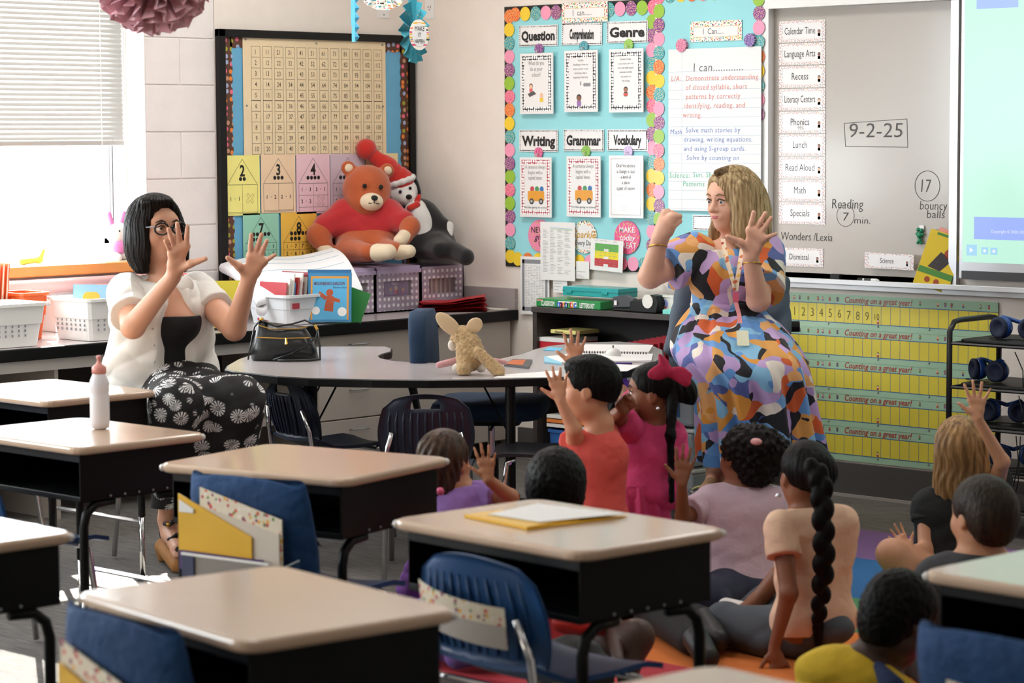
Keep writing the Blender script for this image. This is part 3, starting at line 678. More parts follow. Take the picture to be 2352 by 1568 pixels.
q = MB(); q.disc(bf, .105, .15, .02, .001, 14); q.disc(bf, .05, .03, .012, .001, 10); q.disc(bf, .09, .03, .012, .001, 10); q.build('cover_picture', M('red_picture', 'A8482C', .4), t)
MB().text(bf, 'Ben and the', .08, .195, .017, .001).text(bf, 'notebook', .085, .175, .014, .001).build('lettering', M('grey_ink', '5A5858'), t) if False else None
MB().frect(bf, .03, .225, .075, .243, -.003, -.002).build('sticky_note', M('pink_sticky', 'F0A08C', .6), t)
# interactive screen
scx0 = FRR.px(2216, 300, .05)[0]; FS = Fr((0, -.06, 0), (1, 0, 0), (0, 0, 1)); sx0 = FS.px(2213, 300)[0]; sz0 = FS.px(2280, 604)[1]
sc = thing('interactive_screen', 'glowing pale green presentation screen at the right edge', 'screen', (3.9, -.03, .92))
MB().box((sx0-.02, -.055, .93), (sx0+1.75, -.002, 2.2)).build('bezel', SILV, sc, bevel=.004)
MB().box((sx0-.005, -.056, .928), (sx0+1.75, -.004, .962)).build('lower_bar', M('dark_grey_bar', '3B3C40', .4), sc)
MB().frect(FS, sx0, sz0, sx0+1.72, 2.17, -.004, .0).build('display', M('lit_display', 'CCFFE8', .3, emis=.40), sc)
MATS['lit_display'].node_tree.nodes['Principled BSDF'].inputs['Base Color'].default_value = (.01, .01, .01, 1)
def lit(col):
    m_ = M('lit_'+col, col, .3, emis=.42); m_.node_tree.nodes['Principled BSDF'].inputs['Base Color'].default_value = (.01, .01, .01, 1); return m_
px = lambda x, y: FS.px(x, y)
def lrect(nm, x0, y0, x1, y1, col):
    a0, c0 = px(x0, y1); a1, c1 = px(x1, y0); MB().frect(FS, a0, c0, a1, c1, .0003, .0006).build(nm, lit(col), sc); return a0, c0, a1, c1
lrect('blue_box', 2243, -60, 2340, 21, 'A4C0FF'); lrect('caption_bar', 2237, 508, 2700, 549, 'A0B8FF')
a, c = px(2310, 532); MB().text(FS, 'Copyright © 2020, K5 Pearson Scott', a+.06, c, .017, .0012).build('caption', lit('F4F8FF'), sc)
for x, y, s_ in ((2232, 573, 12), (2262, 575, 8), (2283, 576, 8)):
    a0, c0, a1, c1 = lrect('player_button', x-s_, y-s_*.9, x+s_, y+s_*1.1, 'A8DCFA'); cx, cy = (a0+a1)/2, (c0+c1)/2
    k = (a1-a0)*.2; q = MB(); q.fprism(FS, [(cx-k, cy-k*1.2), (cx+k, cy), (cx-k, cy+k*1.2)] if s_ == 12 else rrect(cx-k, cy-k, cx+k, cy+k, k*.4), .0008, .001); q.build('button_icon', lit('F0FAFF'), sc)
# counting strips under the tray
grn = M('green_strip', 'A9CDAF', .25, coat=.5); yel = M('yellow_strip', 'E4D24A', .28, coat=.5, var=.03); blul = M('blue_rule', '3E6E9A', .4)
strips = [(1819, 670, 2352, 698), (1817, 744, 2352, 775), (1817, 817, 2352, 852), (1815, 890, 2352, 930), (1813, 963, 2352, 1005)]
xL = FRR.px(1818, 700)[0]
ztop = [FRR.px(1818, y)[1] for y in (670, 744, 817.5, 891, 964)]; ztop.append(FRR.px(1818, 1040)[1])
for i in range(5):
    z1, z0 = ztop[i], ztop[i+1]; hh = z1-z0; W5 = 1.02
    t = thing('number_strip', ['top counting strip with numerals 1 to 10 handwritten in it', 'empty counting strip, second from the top', 'empty counting strip, middle one of five', 'empty counting strip, fourth from the top', 'empty counting strip, lowest above the baseboard'][i], 'number strip', (xL+.5, -.004, z0), group='Counting on a great year strips')
    n0 = .002+.0012*(5-i) 
    MB().frect(FRR, xL, z0-.006, xL+W5, z1, n0, n0+.001).build('strip', grn, t)
    yb, yt = z0+hh*.14, z1-hh*.29
    MB().frect(FRR, xL, yb, xL+W5, yt, n0+.001, n0+.0012).build('yellow_band', yel, t)
    b = MB()
    for y in (yb, yt): b.fline(FRR, [(xL, y), (xL+W5, y)], .0032, n0+.0016)
    for k in range(1, 22): b.fline(FRR, [(xL+k*.0465, yb), (xL+k*.0465, yt)], .0018, n0+.0016)
    b.build('dividers', blul, t)
    MB().text(FRR, 'Counting on a great year!', xL+.45, z1-hh*.145, .036, n0+.0018, width=.335, shear=.25, bold=.012).build('lettering', M('red_ink', 'B03A30', .4), t)
    p = {}
    for k, xx in enumerate([.02, .05, .095, .145, .17, .205, .245, .655, .74, .775, .805, .86, .94, .98]):
        kid(p, FRR.sub(xL+xx, z1-hh*.16, n0+.0015), 0, 0, .0085, SKIN[k % 4], ['2A2422', '7A4A2A', 'C89A50'][k % 3], ['B8404A', '3A4A88', '3A8A50', 'C04A40', '8A5A9A'][k % 5])
    kid(p, FRR.sub(xL+.45, yb+.012, n0+.0015), 0, 0, .01, SKIN[0], '2A2422', 'B8404A'); flush(p, t)
    q = MB()
    for xx in (.2, .45, .7): q.ball(tuple(FRR.p(xL+xx, yb-.006, n0+.002)), .0045, 6)
    q.build('push_pins', STEEL, t, kind='stuff')
    if i == 0:
        q = MB()
        for k in range(10): q.text(FRR, str(k+1), xL+.0465*(k+.5), (yb+yt)/2-(.005 if k > 5 else 0), .052 if k < 9 else .036, n0+.002, bold=-.008, sx=.85)
        q.build('handwriting', M('pencil_mark', '6A6238', .6), t)
# outlets
def outlet(fr, pts, label, slots=2):
    t, f, w, h = sheet('wall_outlet', label, 'outlet', fr, pts, WHT, .0005, th=.004, part='plate')
    for i in range(slots):
        cy = h*(.27+.46*i) if slots == 2 else h*.5
        MB().disc(f, w*.5, cy, w*.3, .0001, 16, n1=.002).build('socket', WHT, t)
        q = MB(); [q.frect(f, w*.5+dx-.002, cy-.004, w*.5+dx+.002, cy+.006, .0022, .0026) for dx in (-.008, .008)]; q.disc(f, w*.5, cy-.012, .003, .0024, 8); q.build('slots', BLK, t)
outlet(FRR, [(978, -55), (998, -55), (998, 43), (978, 43)], 'white double outlet high on the wall behind the paper fan')
t, f, w, h = sheet('blank_plate', 'white blank wall plate above the number chart board', 'outlet', FRL, [(868, -30), (892, -30), (892, 41), (868, 41)], WHT, .0005, th=.004, part='plate')
MB().disc(f, w*.5, h*.1, .004, .0002, 8, n1=.002).build('screw', STEEL, t)
ORD = ['first', 'second', 'third', 'fourth', 'fifth', 'sixth', 'seventh', 'eighth', 'ninth', 'tenth', 'eleventh', 'twelfth']
# ------------------------------------------------------------------ rug
rug = thing('classroom_rug', 'large striped rug in purple, blue, green, orange and red under the children', 'rug', (4.5, -2.1, 0))
for (y0, y1), c in zip(((-.72, -1.24), (-1.24, -1.86), (-1.86, -2.31), (-2.31, -3.02), (-3.02, -3.5)), ('7D5A8C', '1F5F96', '4C8A5C', 'E8813A', 'C8414E')):
    MB().box((3.12, y1, .0), (5.9, y0, .009)).build('rug_panel', M('rug_'+c, c, .9, bump=(300, .5, .004), var=.05), rug)
# ------------------------------------------------------------------ counter along the window wall
lamg = M('counter_laminate', 'BDB4B4', .28, coat=.2); ct = thing('worktop', 'long grey laminate worktop with black edge below the window', 'counter', (.35, -2.6, .645))
MB().box((.004, -5.2, .65), (.675, -.004, .69)).build('top_panel', lamg, ct)
MB().bbox((.672, -5.2, .643), (.695, -.002, .691), .004).build('black_edge', BLKM, ct)
MB().box((.004, -.022, .691), (.69, -.004, .79)).build('backsplash', M('splash_laminate', 'A9A0A0', .35), ct)
cabm = M('cabinet_laminate', 'B3ABA2', .4)
def cab(y0, y1, drawers, label):
    t = thing('base_cabinet', label, 'cabinet', (.35, (y0+y1)/2, 0), group='drawer cabinets under the worktop')
    MB().box((.05, y0+.002, .08), (.655, y1-.002, .645)).build('body', cabm, t)
    MB().box((.05, y0+.002, 0), (.6, y1-.002, .08)).build('toe_kick', BLK, t)
    for z0, z1 in drawers:
        d = MB().bbox((.655, y0+.005, z0), (.672, y1-.005, z1), .002).build('drawer', cabm, t)
        c = (y0+y1)/2-(.06 if y1 < -.6 else 0); z = z1-.045
        MB().tube([(.67, c-.05, z), (.69, c-.05, z), (.69, c+.05, z), (.67, c+.05, z)], .0035, 6).build('handle', STEEL, d)
cab(-1.235, -.655, [(.445, .64), (.27, .44), (.085, .265)], 'grey drawer cabinet behind the ribbed navy chair')
cab(-.65, -.03, [(.445, .64), (.085, .44)], 'grey drawer cabinet next to the right wall')
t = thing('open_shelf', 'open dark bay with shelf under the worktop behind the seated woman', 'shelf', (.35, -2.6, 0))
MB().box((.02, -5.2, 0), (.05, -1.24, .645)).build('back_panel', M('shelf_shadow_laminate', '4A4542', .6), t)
MB().box((.05, -5.2, .27), (.62, -1.24, .29)).build('shelf_board', cabm, t)
MB().box((.63, -5.2, .595), (.655, -1.24, .645)).build('apron', M('apron_laminate', 'D5D0CB', .4), t)
for y in (-1.26, -2.6, -3.9, -5.18): MB().box((.05, y, 0), (.65, y+.018, .595)).build('divider', cabm, t)
def book(name, a, b, T, cover, label, group=None, pages='E9E3D6', spine=True):
    """closed book a-b in frame T (Matrix): x width, y thickness, z height"""
    t = thing(name, label, 'book', mat=T @ Matrix.Translation((0, 0, 0)), group=group)
    w, th, h = a; cm = M('cover_'+cover, cover, .3)
    q = MB(); q.box((0, 0, 0), (w, .0016, h)); q.box((0, th-.0016, 0), (w, th, h)); q.box((0, 0, 0), (.002, th, h)); q.build('cover', cm, t, local=True)
    MB().box((.002, .0016, .003), (w-.003, th-.0016, h-.003)).build('pages', M('pages_'+pages, pages, .8), t, local=True)
    return t
def TR(x, y, z, rz=0, rx=0, ry=0): return Matrix.Translation((x, y, z)) @ Matrix.Rotation(rz, 4, 'Z') @ Matrix.Rotation(rx, 4, 'X') @ Matrix.Rotation(ry, 4, 'Y')
# books on the low shelf
for i, (c, h) in enumerate((('2E7E3A', .21), ('E6D428', .19), ('20406A', .2))):
    book('picture_book', (.02, .2, h), 0, TR(.5, -1.7-.02*i, .291, R(0)) if False else TR(.45+.03*i, -1.62+.03*i, .291, R(90)), c, ['green book standing on the low shelf beside the round table', 'yellow book standing on the low shelf', 'dark blue book standing on the low shelf'][i]) if False else None
def tub(name, label, x0, y0, x1, y1, z0, h, mat, flare=.02, rim=.012, group=None, cat='tub', wall=.003, r=.03, rz=0):
    """open tapered storage tub"""
    cx, cy = (x0+x1)/2, (y0+y1)/2; w, d = (x1-x0)/2, (y1-y0)/2
    t = thing(name, label, cat, (cx, cy, z0), rz, group)
    def rg(k, z): return [(p[0], p[1], z) for p in rrect(-w+k, -d+k, w-k, d-k, r, 3)]
    b = MB(); b.rings([rg(flare, 0), rg(flare*.5, h*.5), rg(flare*.45-.003, h*.52), rg(0, h-.014), rg(-rim, h-.012), rg(-rim, h), rg(.004, h), rg(flare+wall, wall)], cap=True)
    b.build('shell', mat, t, local=True)
    return t
wt = M('white_tub', 'E9ECEE', .35)
tb = tub('book_tub', 'white plastic tub of picture books on the worktop behind the handbag', .33, -1.36, .62, -1.05, .692, .13, wt, .02)
q = MB(); q.box((.16, -.1, .1), (.163, -.06, .125)); 
MB().box((.145, -.13, .07), (.147, -.09, .095)).build('sticker', M('sticker_red', 'B23A48', .5), tb, local=True)
# books in the white tub
cs = ['B9434A', 'E5E0D8', 'F2F0EA', '3A78B0', 'C23B3B', 'EEEAE2', '7A2E38', 'D8D2C6', '96343E', '4E8A56']
for i, c in enumerate(cs):
    book('thin_reader', (.17, .007, .17+.02*(i % 3)), 0, TR(.40+.0*i, -1.345+.0155*i, .705, R(2), R(-6-1.5*i % 4)), c, '%s thin reader, %s from the left in the white tub' % ({'B9434A': 'red', 'C23B3B': 'red', '7A2E38': 'maroon', '96343E': 'maroon', '3A78B0': 'blue', '4E8A56': 'green'}.get(c, 'off-white'), ORD[i]), group='thin readers in the white tub')
bkT = Matrix.Translation((.60, -1.23, .70)) @ Matrix.Rotation(R(40), 4, 'Z') @ Matrix.Rotation(R(-8), 4, 'X')
t = book('picture_book', (.19, .01, .215), 0, bkT, '3F86B4', 'blue picture book with a brown bear facing out of the white tub')
fb = Fr(bkT @ Vector((0, 0, 0)), bkT.to_3x3() @ Vector((1, 0, 0)), bkT.to_3x3() @ Vector((0, 0, 1)))
MB().frect(fb, .012, .01, .178, .2, .0002, .0005).build('orange_border', M('orange_print', 'DE9A3E', .4), t)
MB().frect(fb, .02, .01, .17, .19, .0006, .0009).build('sky_picture', M('sky_print', '57AEDB', .4), t)
q = MB(); q.disc(fb, .095, .128, .016, .0012, 14); q.fprism(fb, [(.07, .05), (.11, .045), (.115, .11), (.085, .12)], .0012, .0014); q.fprism(fb, [(.085, .11), (.05, .135), (.045, .12), (.075, .095)], .0013, .0015); q.fprism(fb, [(.11, .09), (.14, .085), (.14, .1), (.11, .108)], .0013, .0015); q.build('bear_picture', M('bear_print', 'B5522E', .5), t)
q = MB(); q.disc(fb, .035, .05, .018, .0011, 12); q.disc(fb, .15, .045, .02, .0011, 12); q.build('cloud_picture', PAPER, t)
MB().text(fb, "MOONBEAR'S SHADOW", .095, .168, .02, .0013, width=.135, bold=.02).build('title_lettering', M('title_maroon', '6A3040', .5), t)
MB().text(fb, 'FRANK ASCH', .14, .15, .01, .0013, width=.06).build('author_lettering', INK, t)
book('picture_book', (.19, .01, .222), 0, bkT @ Matrix.Translation((-.005, .02, .008)), '2F6FA0', 'second blue book just behind the bear picture book')
book('picture_book', (.16, .01, .18), 0, Matrix.Translation((.57, -1.115, .70)) @ Matrix.Rotation(R(40), 4, 'Z') @ Matrix.Rotation(R(20), 4, 'Y'), '3E9A50', 'green book leaning behind the blue bear picture book')
# navy tub with blue readers
tub('book_tub', 'navy plastic tub of blue readers beside the woman with glasses', .22, -1.95, .52, -1.6, .692, .1, M('navy_tub', '1D2C78', .4))
for i in range(12):
    book('blue_reader', (.17, .008, .2), 0, TR(.30, -1.93+.022*i, .705, R(0), R(-4)), '3A8AD0' if i % 3 else '4E9ADE', 'blue reader, %s from the left in the navy tub' % ORD[i], group='blue readers in the navy tub')
    MB().box((.30, -1.93+.022*i, .905), (.47, -1.93+.022*i+.012, .922)).build('index_tab', M('red_tab', 'D03030', .4), cat='tab', label='red index tab on the %s blue reader from the left' % ORD[i], group='red index tabs in the navy tub')
t = book('picture_book', (.16, .01, .2), 0, TR(.53, -1.74, .70, R(60), R(-10)), 'E4D24A', 'yellow and white book at the end of the navy tub')
t = book('picture_book', (.2, .01, .19), 0, TR(.50, -1.98, .71, R(38), R(-6)), '9FC3EA', 'pale blue book behind the shoulder of the woman with glasses')
# curled chart paper over the tubs
cp = thing('paper_pad', 'big pad of ruled chart paper lying curled across the tubs', 'paper', (.35, -1.25, .85))
def cpt(u, v):  # u across (left->right in photo), v from back to front
    tl, tr_, br, bl_ = Wp(515, 603, 10.95), Wp(765, 572, 11.15), Wp(832, 664, 10.75), Wp(600, 682, 10.55)
    p = tl.lerp(tr_, u).lerp(bl_.lerp(br, u), v)
    p.z += .05*math.sin(v*math.pi)*(.5+u*.3)+.01*math.sin(u*7)
    return p
NU, NV = 20, 16
top = [[cpt(i/NU, j/NV) for j in range(NV+1)] for i in range(NU+1)]
# rolled front and left lips
for i in range(NU+1):
    e = top[i][-1]; 
    for k in range(1, 7):
        a = k*R(42); top[i].append(e+Vector((.018*math.sin(a)*.5, -.018*math.sin(a)*.3, -.018*(1-math.cos(a)))))
L0 = []
for k in range(7, 0, -1):
    a = k*R(40); L0.append([p+Vector((-.015*math.sin(a), -.02*math.sin(a), -.024*(1-math.cos(a)))) for p in top[0]])
MB().grid(L0+top).build('top_sheet', M('pad_paper', 'E8E9EC', .6), cp, smooth=True)
b = MB()
for k in (3, 6, 9, 12): b.tube([top[i][k]+Vector((0, 0, .0012)) for i in range(1, NU)], .0009, 4)
b.build('ruled_lines', M('rule_ink', 'A9C4D8', .5), cp, kind='stuff')
# lilac polka dot bins
lil = dots('lilac_polka_fabric', 'A99AAE', ['EEE8EC'], 34, .27, .12, rough=.8, plane='YZ')
lid = M('lilac_lid_fabric', 'C3B2D2', .8, var=.03)
ys = [-.875, -.605, -.315, -.025]
for i in range(3):
    y0, y1 = ys[i]+.004, ys[i+1]-.004
    z1 = .692+.2
    t = thing('fabric_bin', ['lilac polka dot fabric bin, partly covered by the curled paper', 'lilac polka dot fabric bin with a purple book showing, middle of three', 'lilac polka dot fabric bin with red books showing, next to the wall'][i], 'storage bin', (.2, (y0+y1)/2, .692), group='lilac polka dot fabric bins')
    b = MB(); b.box((.04, y0, .692), (.36, y0+.006, z1)); b.box((.04, y1-.006, .692), (.36, y1, z1)); b.box((.04, y0, .692), (.05, y1, z1)); b.box((.04, y0, .692), (.36, y1, .698))
    c, zc = (y0+y1)/2, .80
    for q in ((y0, .692, y1, zc-.035), (y0, zc+.035, y1, z1), (y0, zc-.035, c-.09, zc+.035), (c+.09, zc-.035, y1, zc+.035)): b.box((.35, q[0], q[1]), (.36, q[2], q[3]))
    b.build('body', lil, t)
    MB().box((.351, c-.09, zc-.035), (.3525, c+.09, zc+.035)).build('window', glass('bin_window', 'F6F0F2', .14), t)
    if i < 2:
        l = MB(); l.fprism(Fr((0, 0, 0), (1, 0, 0), (0, 0, 1)), [(.03, z1), (.372, z1-.004), (.37, z1-.022), (.362, z1-.022), (.36, z1-.002+.012), (.03, z1+.016)], -y1, -y0)
        l.build('lid', lid, t)
    for k in range(7 if i else 5):
        col = [['6A6258', '8A8578', '4A4A44', '9A9488', '5A564E'], ['7A5AA8', 'D24848', 'E0B040', '4A6AB0', 'EDE8E0', '9A3A4A', '5A4A9A'], ['B5442E', 'D8CFC4', '8A2A26', 'E07A3A', '5A3A34', 'C4342E', 'A0522E']][i][k]
        if i == 0:
            book('magazine', (.2, .012, .15), 0, TR(.33, c-.08+.0*k, .70+.02*k, 0, R(0)) @ Matrix.Rotation(R(90), 4, 'Y') @ Matrix.Rotation(0, 4, 'X') if False else Matrix.Translation((.13, c-.09, .702+.018*k)) @ Matrix.Rotation(R(-90), 4, 'X') @ Matrix.Scale(1, 4), col, 'magazine lying flat in the first lilac bin, %s from the bottom' % ORD[k], group='magazines in the first lilac bin')
        else:
            book('paperback', (.17, .02, .15), 0, TR(.343, c-.11+.031*k, .70, R(90+180)) @ Matrix.Translation((0, 0, 0)) if False else Matrix.Translation((.15, c-.1+.03*k, .70)) , col, 'paperback in the %s lilac bin, %s from the left' % (('middle', 'last')[i-1], ORD[k]), group='paperbacks in the %s lilac bin' % ('middle', 'last')[i-1])
t, f, w, h = None, Fr((.3465, -.46-.085, .77), (0, 1, 0), (0, 0, 1)), .17, .062
t = thing('picture_book', 'purple covered book behind the window of the middle bin', 'book', (.34, -.46, .7))
MB().frect(f, 0, -.02, .165, .064, -.006, 0).build('cover', M('cover_6A4AA0', '6A4AA0', .3), t)
q = {}; kid(q, f, .05, .018, .014, 'E8B890', 'E0A040', '5A88B8'); kid(q, f, .085, .02, .018, 'F0C8A8', 'F2EEE8', 'C83A48'); kid(q, f, .13, .016, .013, 'E8B890', 'D89A4A', 'B04A80'); flush(q, t)
MB().text(f, 'Was a...', .08, .052, .014, .001, bold=.02).build('lettering', PAPER, t)
# red folders
for i in range(9):
    c = Vector((.50+.006*math.sin(i*3), -.24+.012*math.cos(i*2.2), .692+.0048*i)); rz = R(46+5*math.sin(i*2.1))
    b = MB(); T = Matrix.Translation(c) @ Matrix.Rotation(rz, 4, 'Z')
    n = 8; up = .0+.0032*i
    P = [[Vector((-.15+.30*j/n, yy, .004+max(0, (j/n-.45))*up*1.9+.0012*math.sin(j+i))) for yy in (-.1, .1)] for j in range(n+1)]
    T2 = Matrix.Translation((0, 0, .002))
    b.grid([[T @ p for p in r] for r in P]); b.grid([[T @ (p+Vector((0, 0, -.0018))) for p in r] for r in P])
    b.build('red_folder', M('red_folder', 'C4202C', .45), cat='folder', label='red paper folder, %s from the bottom of the fanned pile' % ORD[i], group='red folders piled on the worktop', loc=None)
MB().bbox((.42, -.09, .691), (.66, -.03, .696), .003).build('paper_stack', M('pages_E9E3D6', 'E9E3D6'), cat='paper', label='flat cream booklet at the wall end of the worktop')
# left group: orange bin, white baskets, books
org = M('orange_plastic', 'E8662C', .4)
tub('orange_bin', 'orange plastic bin between the two white baskets', .2, -2.56, .38, -2.42, .692, .19, org, .018, .006, cat='bin')
def basket(label, x0, y0, x1, y1, h):
    t = tub('white_basket', label, x0, y0, x1, y1, .692, h, WHT, .022, .008, cat='basket', group='white plastic baskets by the window')
    b = MB()
    for i in range(7):
        for j in range(5): b.box(((x1-x0)/2-.012, -(y1-y0)/2+.05+.03*i, .04+.018*j), ((x1-x0)/2-.0095, -(y1-y0)/2+.056+.03*i, .05+.018*j)); b.box((-(x1-x0)/2+.05+.03*i, -(y1-y0)/2+.0095, .04+.018*j), (-(x1-x0)/2+.056+.03*i, -(y1-y0)/2+.012, .05+.018*j))
    b.build('hole_rows', M('hole_shadow', '9A9AA0', .6), t, local=True, kind='stuff')
basket('white perforated basket of storybooks left of the seated woman', .36, -2.42, .64, -2.02, .17)
basket('white perforated basket at the left edge of the picture', .38, -2.95, .64, -2.62, .17)
for i in range(10):
    book('orange_reader', (.15, .012, .2), 0, TR(.16, -2.78+.021*i, .80, 0, R(-5)), 'E86A3C' if i % 2 else 'F07A50', 'orange reader, %s from the left in the row below the sill' % ORD[i], group='orange readers below the sill')
MB().box((.12, -2.8, .691), (.36, -2.57, .8)).build('riser_box', M('riser', 'F0E8E0', .6), cat='box', label='pale box carrying the row of orange readers')
for i, (c, l) in enumerate((('8FB8D8', 'pale blue book with a yellow animal in the white basket'), ('E87A5A', 'coral book with a leaf cover in the white basket'), ('EFE7A0', 'pale yellow book at the front of the white basket'), ('F0A0B0', 'pink book at the right end of the white basket'))):
    T = TR([.50, .52, .56, .60][i], [-2.40, -2.30, -2.22, -2.09][i], .745, R(40), R(-8)); t = book('picture_book', (.15, .01, .17), 0, T, c, l)
    fb = Fr(T @ Vector((0, 0, 0)), T.to_3x3() @ Vector((1, 0, 0)), T.to_3x3() @ Vector((0, 0, 1)))
    if i == 0: MB().fprism(fb, rrect(.04, .08, .11, .14, .02), .0002, .001).build('animal_picture', M('gold_print', 'E0A83A', .5), t)
    if i == 2: MB().text(fb, 'Apple Day', .07, .13, .03, .001, bold=.01).build('lettering', M('ink_7AC050', '7AC050'), t)
# pink pocket-chart bar under the sill
MB().tube([(.09, -4.2, .885), (.09, -1.7, .885)], .03, 12).build('paper_roll', M('pink_roll_paper', 'E9B8B4', .6), cat='roll', label='long pink roll of paper lying along the wall under the sill', smooth=True)
MB().tube([(.04, -4.2, .83), (.04, -1.75, .83)], .035, 12).build('paper_roll', M('white_roll_paper', 'EFE6E4', .6), cat='roll', label='long white roll of paper below the pink roll', smooth=True)
for yy in (-3.4, -2.2):
    MB().box((.003, yy-.01, .692), (.12, yy+.01, .8)).build('roll_rest', WHT, cat='bracket', label='white rest under the paper rolls, '+('far left' if yy < -3 else 'next to the seated woman'), group='rests under the paper rolls')
# ------------------------------------------------------------------ dark shelf unit on the right wall
dk = M('dark_wood', '3F3734', .4, var=.25, stretch=(1, 1, 12), varscale=12)
sh = thing('bookcase', 'low dark wood bookcase below the teal board', 'bookcase', (1.8, -.17, 0))
X0, X1 = 1.075, 2.12
MB().box((X0, -.32, .715), (X1, -.022, .74)).build('top_panel', dk, sh, bevel=.002)
for x in (X0, X1-.025): MB().box((x, -.31, 0), (x+.025, -.022, .715)).build('side_panel', dk, sh)
MB().box((X0, -.035, .03), (X1, -.022, .715)).build('back_panel', M('dark_back', '1D1918', .6), sh)
for z in (.03, .34): MB().box((X0+.025, -.305, z), (X1-.025, -.035, z+.022)).build('shelf_board', dk, sh)
def wall_box(name, label, cat, pts, y0, depth, mat, z0=None, extra=None, bevel=.002):
    """box whose front face is read from photo pixels on plane Y=y0: (xl, yt, xr, yb)"""
    f = Fr((0, y0, 0), (1, 0, 0), (0, 0, 1)); (a0, c1) = f.px(pts[0], pts[1]); (a1, c0) = f.px(pts[2], pts[3])
    if z0 is not None: h = c1-c0; c0 = z0; c1 = z0+h
    t = thing(name, label, cat, ((a0+a1)/2, y0+depth/2, c0))
    MB().bbox((a0, y0, c0), (a1, y0+depth, c1), .003).build('body', mat, t)
    return t, f.sub(a0, c0), a1-a0, c1-c0
t, f, w, h = wall_box('game_box', 'green Classroom Magnetic Letters Kit box on the dark bookcase', 'box', (1231, 676, 1379, 703), -.30, .2, M('green_box', '1E8A42', .35, var=.05), .741)
MB().text(f, 'CLASSROOM', w*.19, h*.45, .03, .0008, bold=.03, width=w*.21).text(f, 'LETTERS KIT', w*.8, h*.42, .03, .0008, bold=.03, width=w*.23).build('lettering', PAPER, t)
MB().fprism(f, rrect(w*.345, h*.18, w*.64, h*.82, .006), .0004, .0008).build('name_panel', PAPER, t)
for i, (ch, c) in enumerate(zip('magnetic', ['3A68C8', 'D84038', 'E8A030', '3A68C8', '3AA050', 'D84038', 'E8A030', '3A68C8'])):
    MB().text(f, ch, w*(.375+.034*i), h*.53, .042, .0012, bold=.04).build('letter', M('kit_'+c, c, .4), t)
MB().frect(f, w*.015, h*.72, w*.11, h*.9, .0004, .0008).build('red_logo_label', M('kit_D84038', 'D84038'), t)
MB().text(f, 'Lakeshore', w*.062, h*.81, .01, .0012).build('logo_lettering', PAPER, t)
t, f, w, h = wall_box('pencil_case', 'translucent teal plastic case lying on the green box', 'case', (1292, 640, 1420, 668), -.25, .13, M('teal_plastic', '1FA3A3', .3, coat=.3), .792, bevel=.006)
MB().frect(f, -.002, h*.52, w+.002, h*.6, -.13, .002).build('lid_seam', M('teal_dark', '168888', .3), t)
for k in (.08, .72): MB().frect(f, w*k, h*.3, w*(k+.1), h*.62, .001, .006).build('latch', MATS['teal_plastic'], t, bevel=.002)
zt = .741
t = thing('stapler', 'grey and black stapler beside the green box', 'stapler', (1.62, -.27, zt))
MB().bbox((1.53, -.29, zt), (1.64, -.25, zt+.012), .01).build('base', BLK, t); MB().fprism(Fr((0, -.285, 0), (1, 0, 0), (0, 0, 1)), [(1.53, zt+.012), (1.65, zt+.02), (1.65, zt+.055), (1.6, zt+.07), (1.53, zt+.06)], -.03, 0).build('arm', M('charcoal_plastic', '45474A', .35), t, bevel=.003)
MB().box((1.545, -.292, zt+.025), (1.56, -.289, zt+.045)).build('white_label', PAPER, t)
t = thing('tape_dispenser', 'black desktop tape dispenser with a white core', 'tape dispenser', (1.72, -.27, zt))
fr_ = Fr((1.645, -.305, zt), (1, 0, 0), (0, 0, 1))
MB().fprism(fr_, [(0, 0), (.15, 0), (.165, .045), (.15, .075), (.11, .08), (.075, .05), (.03, .055), (.0, .045)], -.055, 0).build('body', BLK, t, bevel=.005)
q = MB(); q.fprism(fr_, [(.105+.03*math.cos(i*.524), .05+.03*math.sin(i*.524)) for i in range(12)], -.042, .004); q.build('tape_core', M('ivory', 'E9E6DE', .4), t)
t, f, w, h = wall_box('tissue_box', 'white pleated box with painted flower pots on the bookcase', 'box', (1482, 662, 1572, 704), -.26, .12, M('cream_tin', 'F0EDE6', .4), zt)
q = MB()
for i in range(16): q.fprism(f, [(w*i/16, h), (w*(i+.5)/16, h*1.1), (w*(i+1)/16, h)], -.004, .004)
q.build('scalloped_rim', MATS['cream_tin'], t)
for i, c in enumerate(('E8A850', '8A9AD0', 'E07080')):
    x = w*(.2+.3*i); MB().disc(f, x, h*.58, .02, .0005, 10, n1=.0012).build('flower', M('flower_'+c, c, .5), t)
    MB().fprism(f, [(x-.01, h*.32), (x+.01, h*.32), (x+.013, h*.42), (x-.013, h*.42)], .0005, .0014).build('flower_pot', M('pot_red', 'C04838', .5), t)
MB().bbox((1.93-.09, -.315, zt), (2.0, -.24, zt+.02), .002).build('sticky_note_pad', M('mint_paper', '7ED8CC', .6), cat='notepad', label='mint sticky note pad at the front edge of the bookcase')
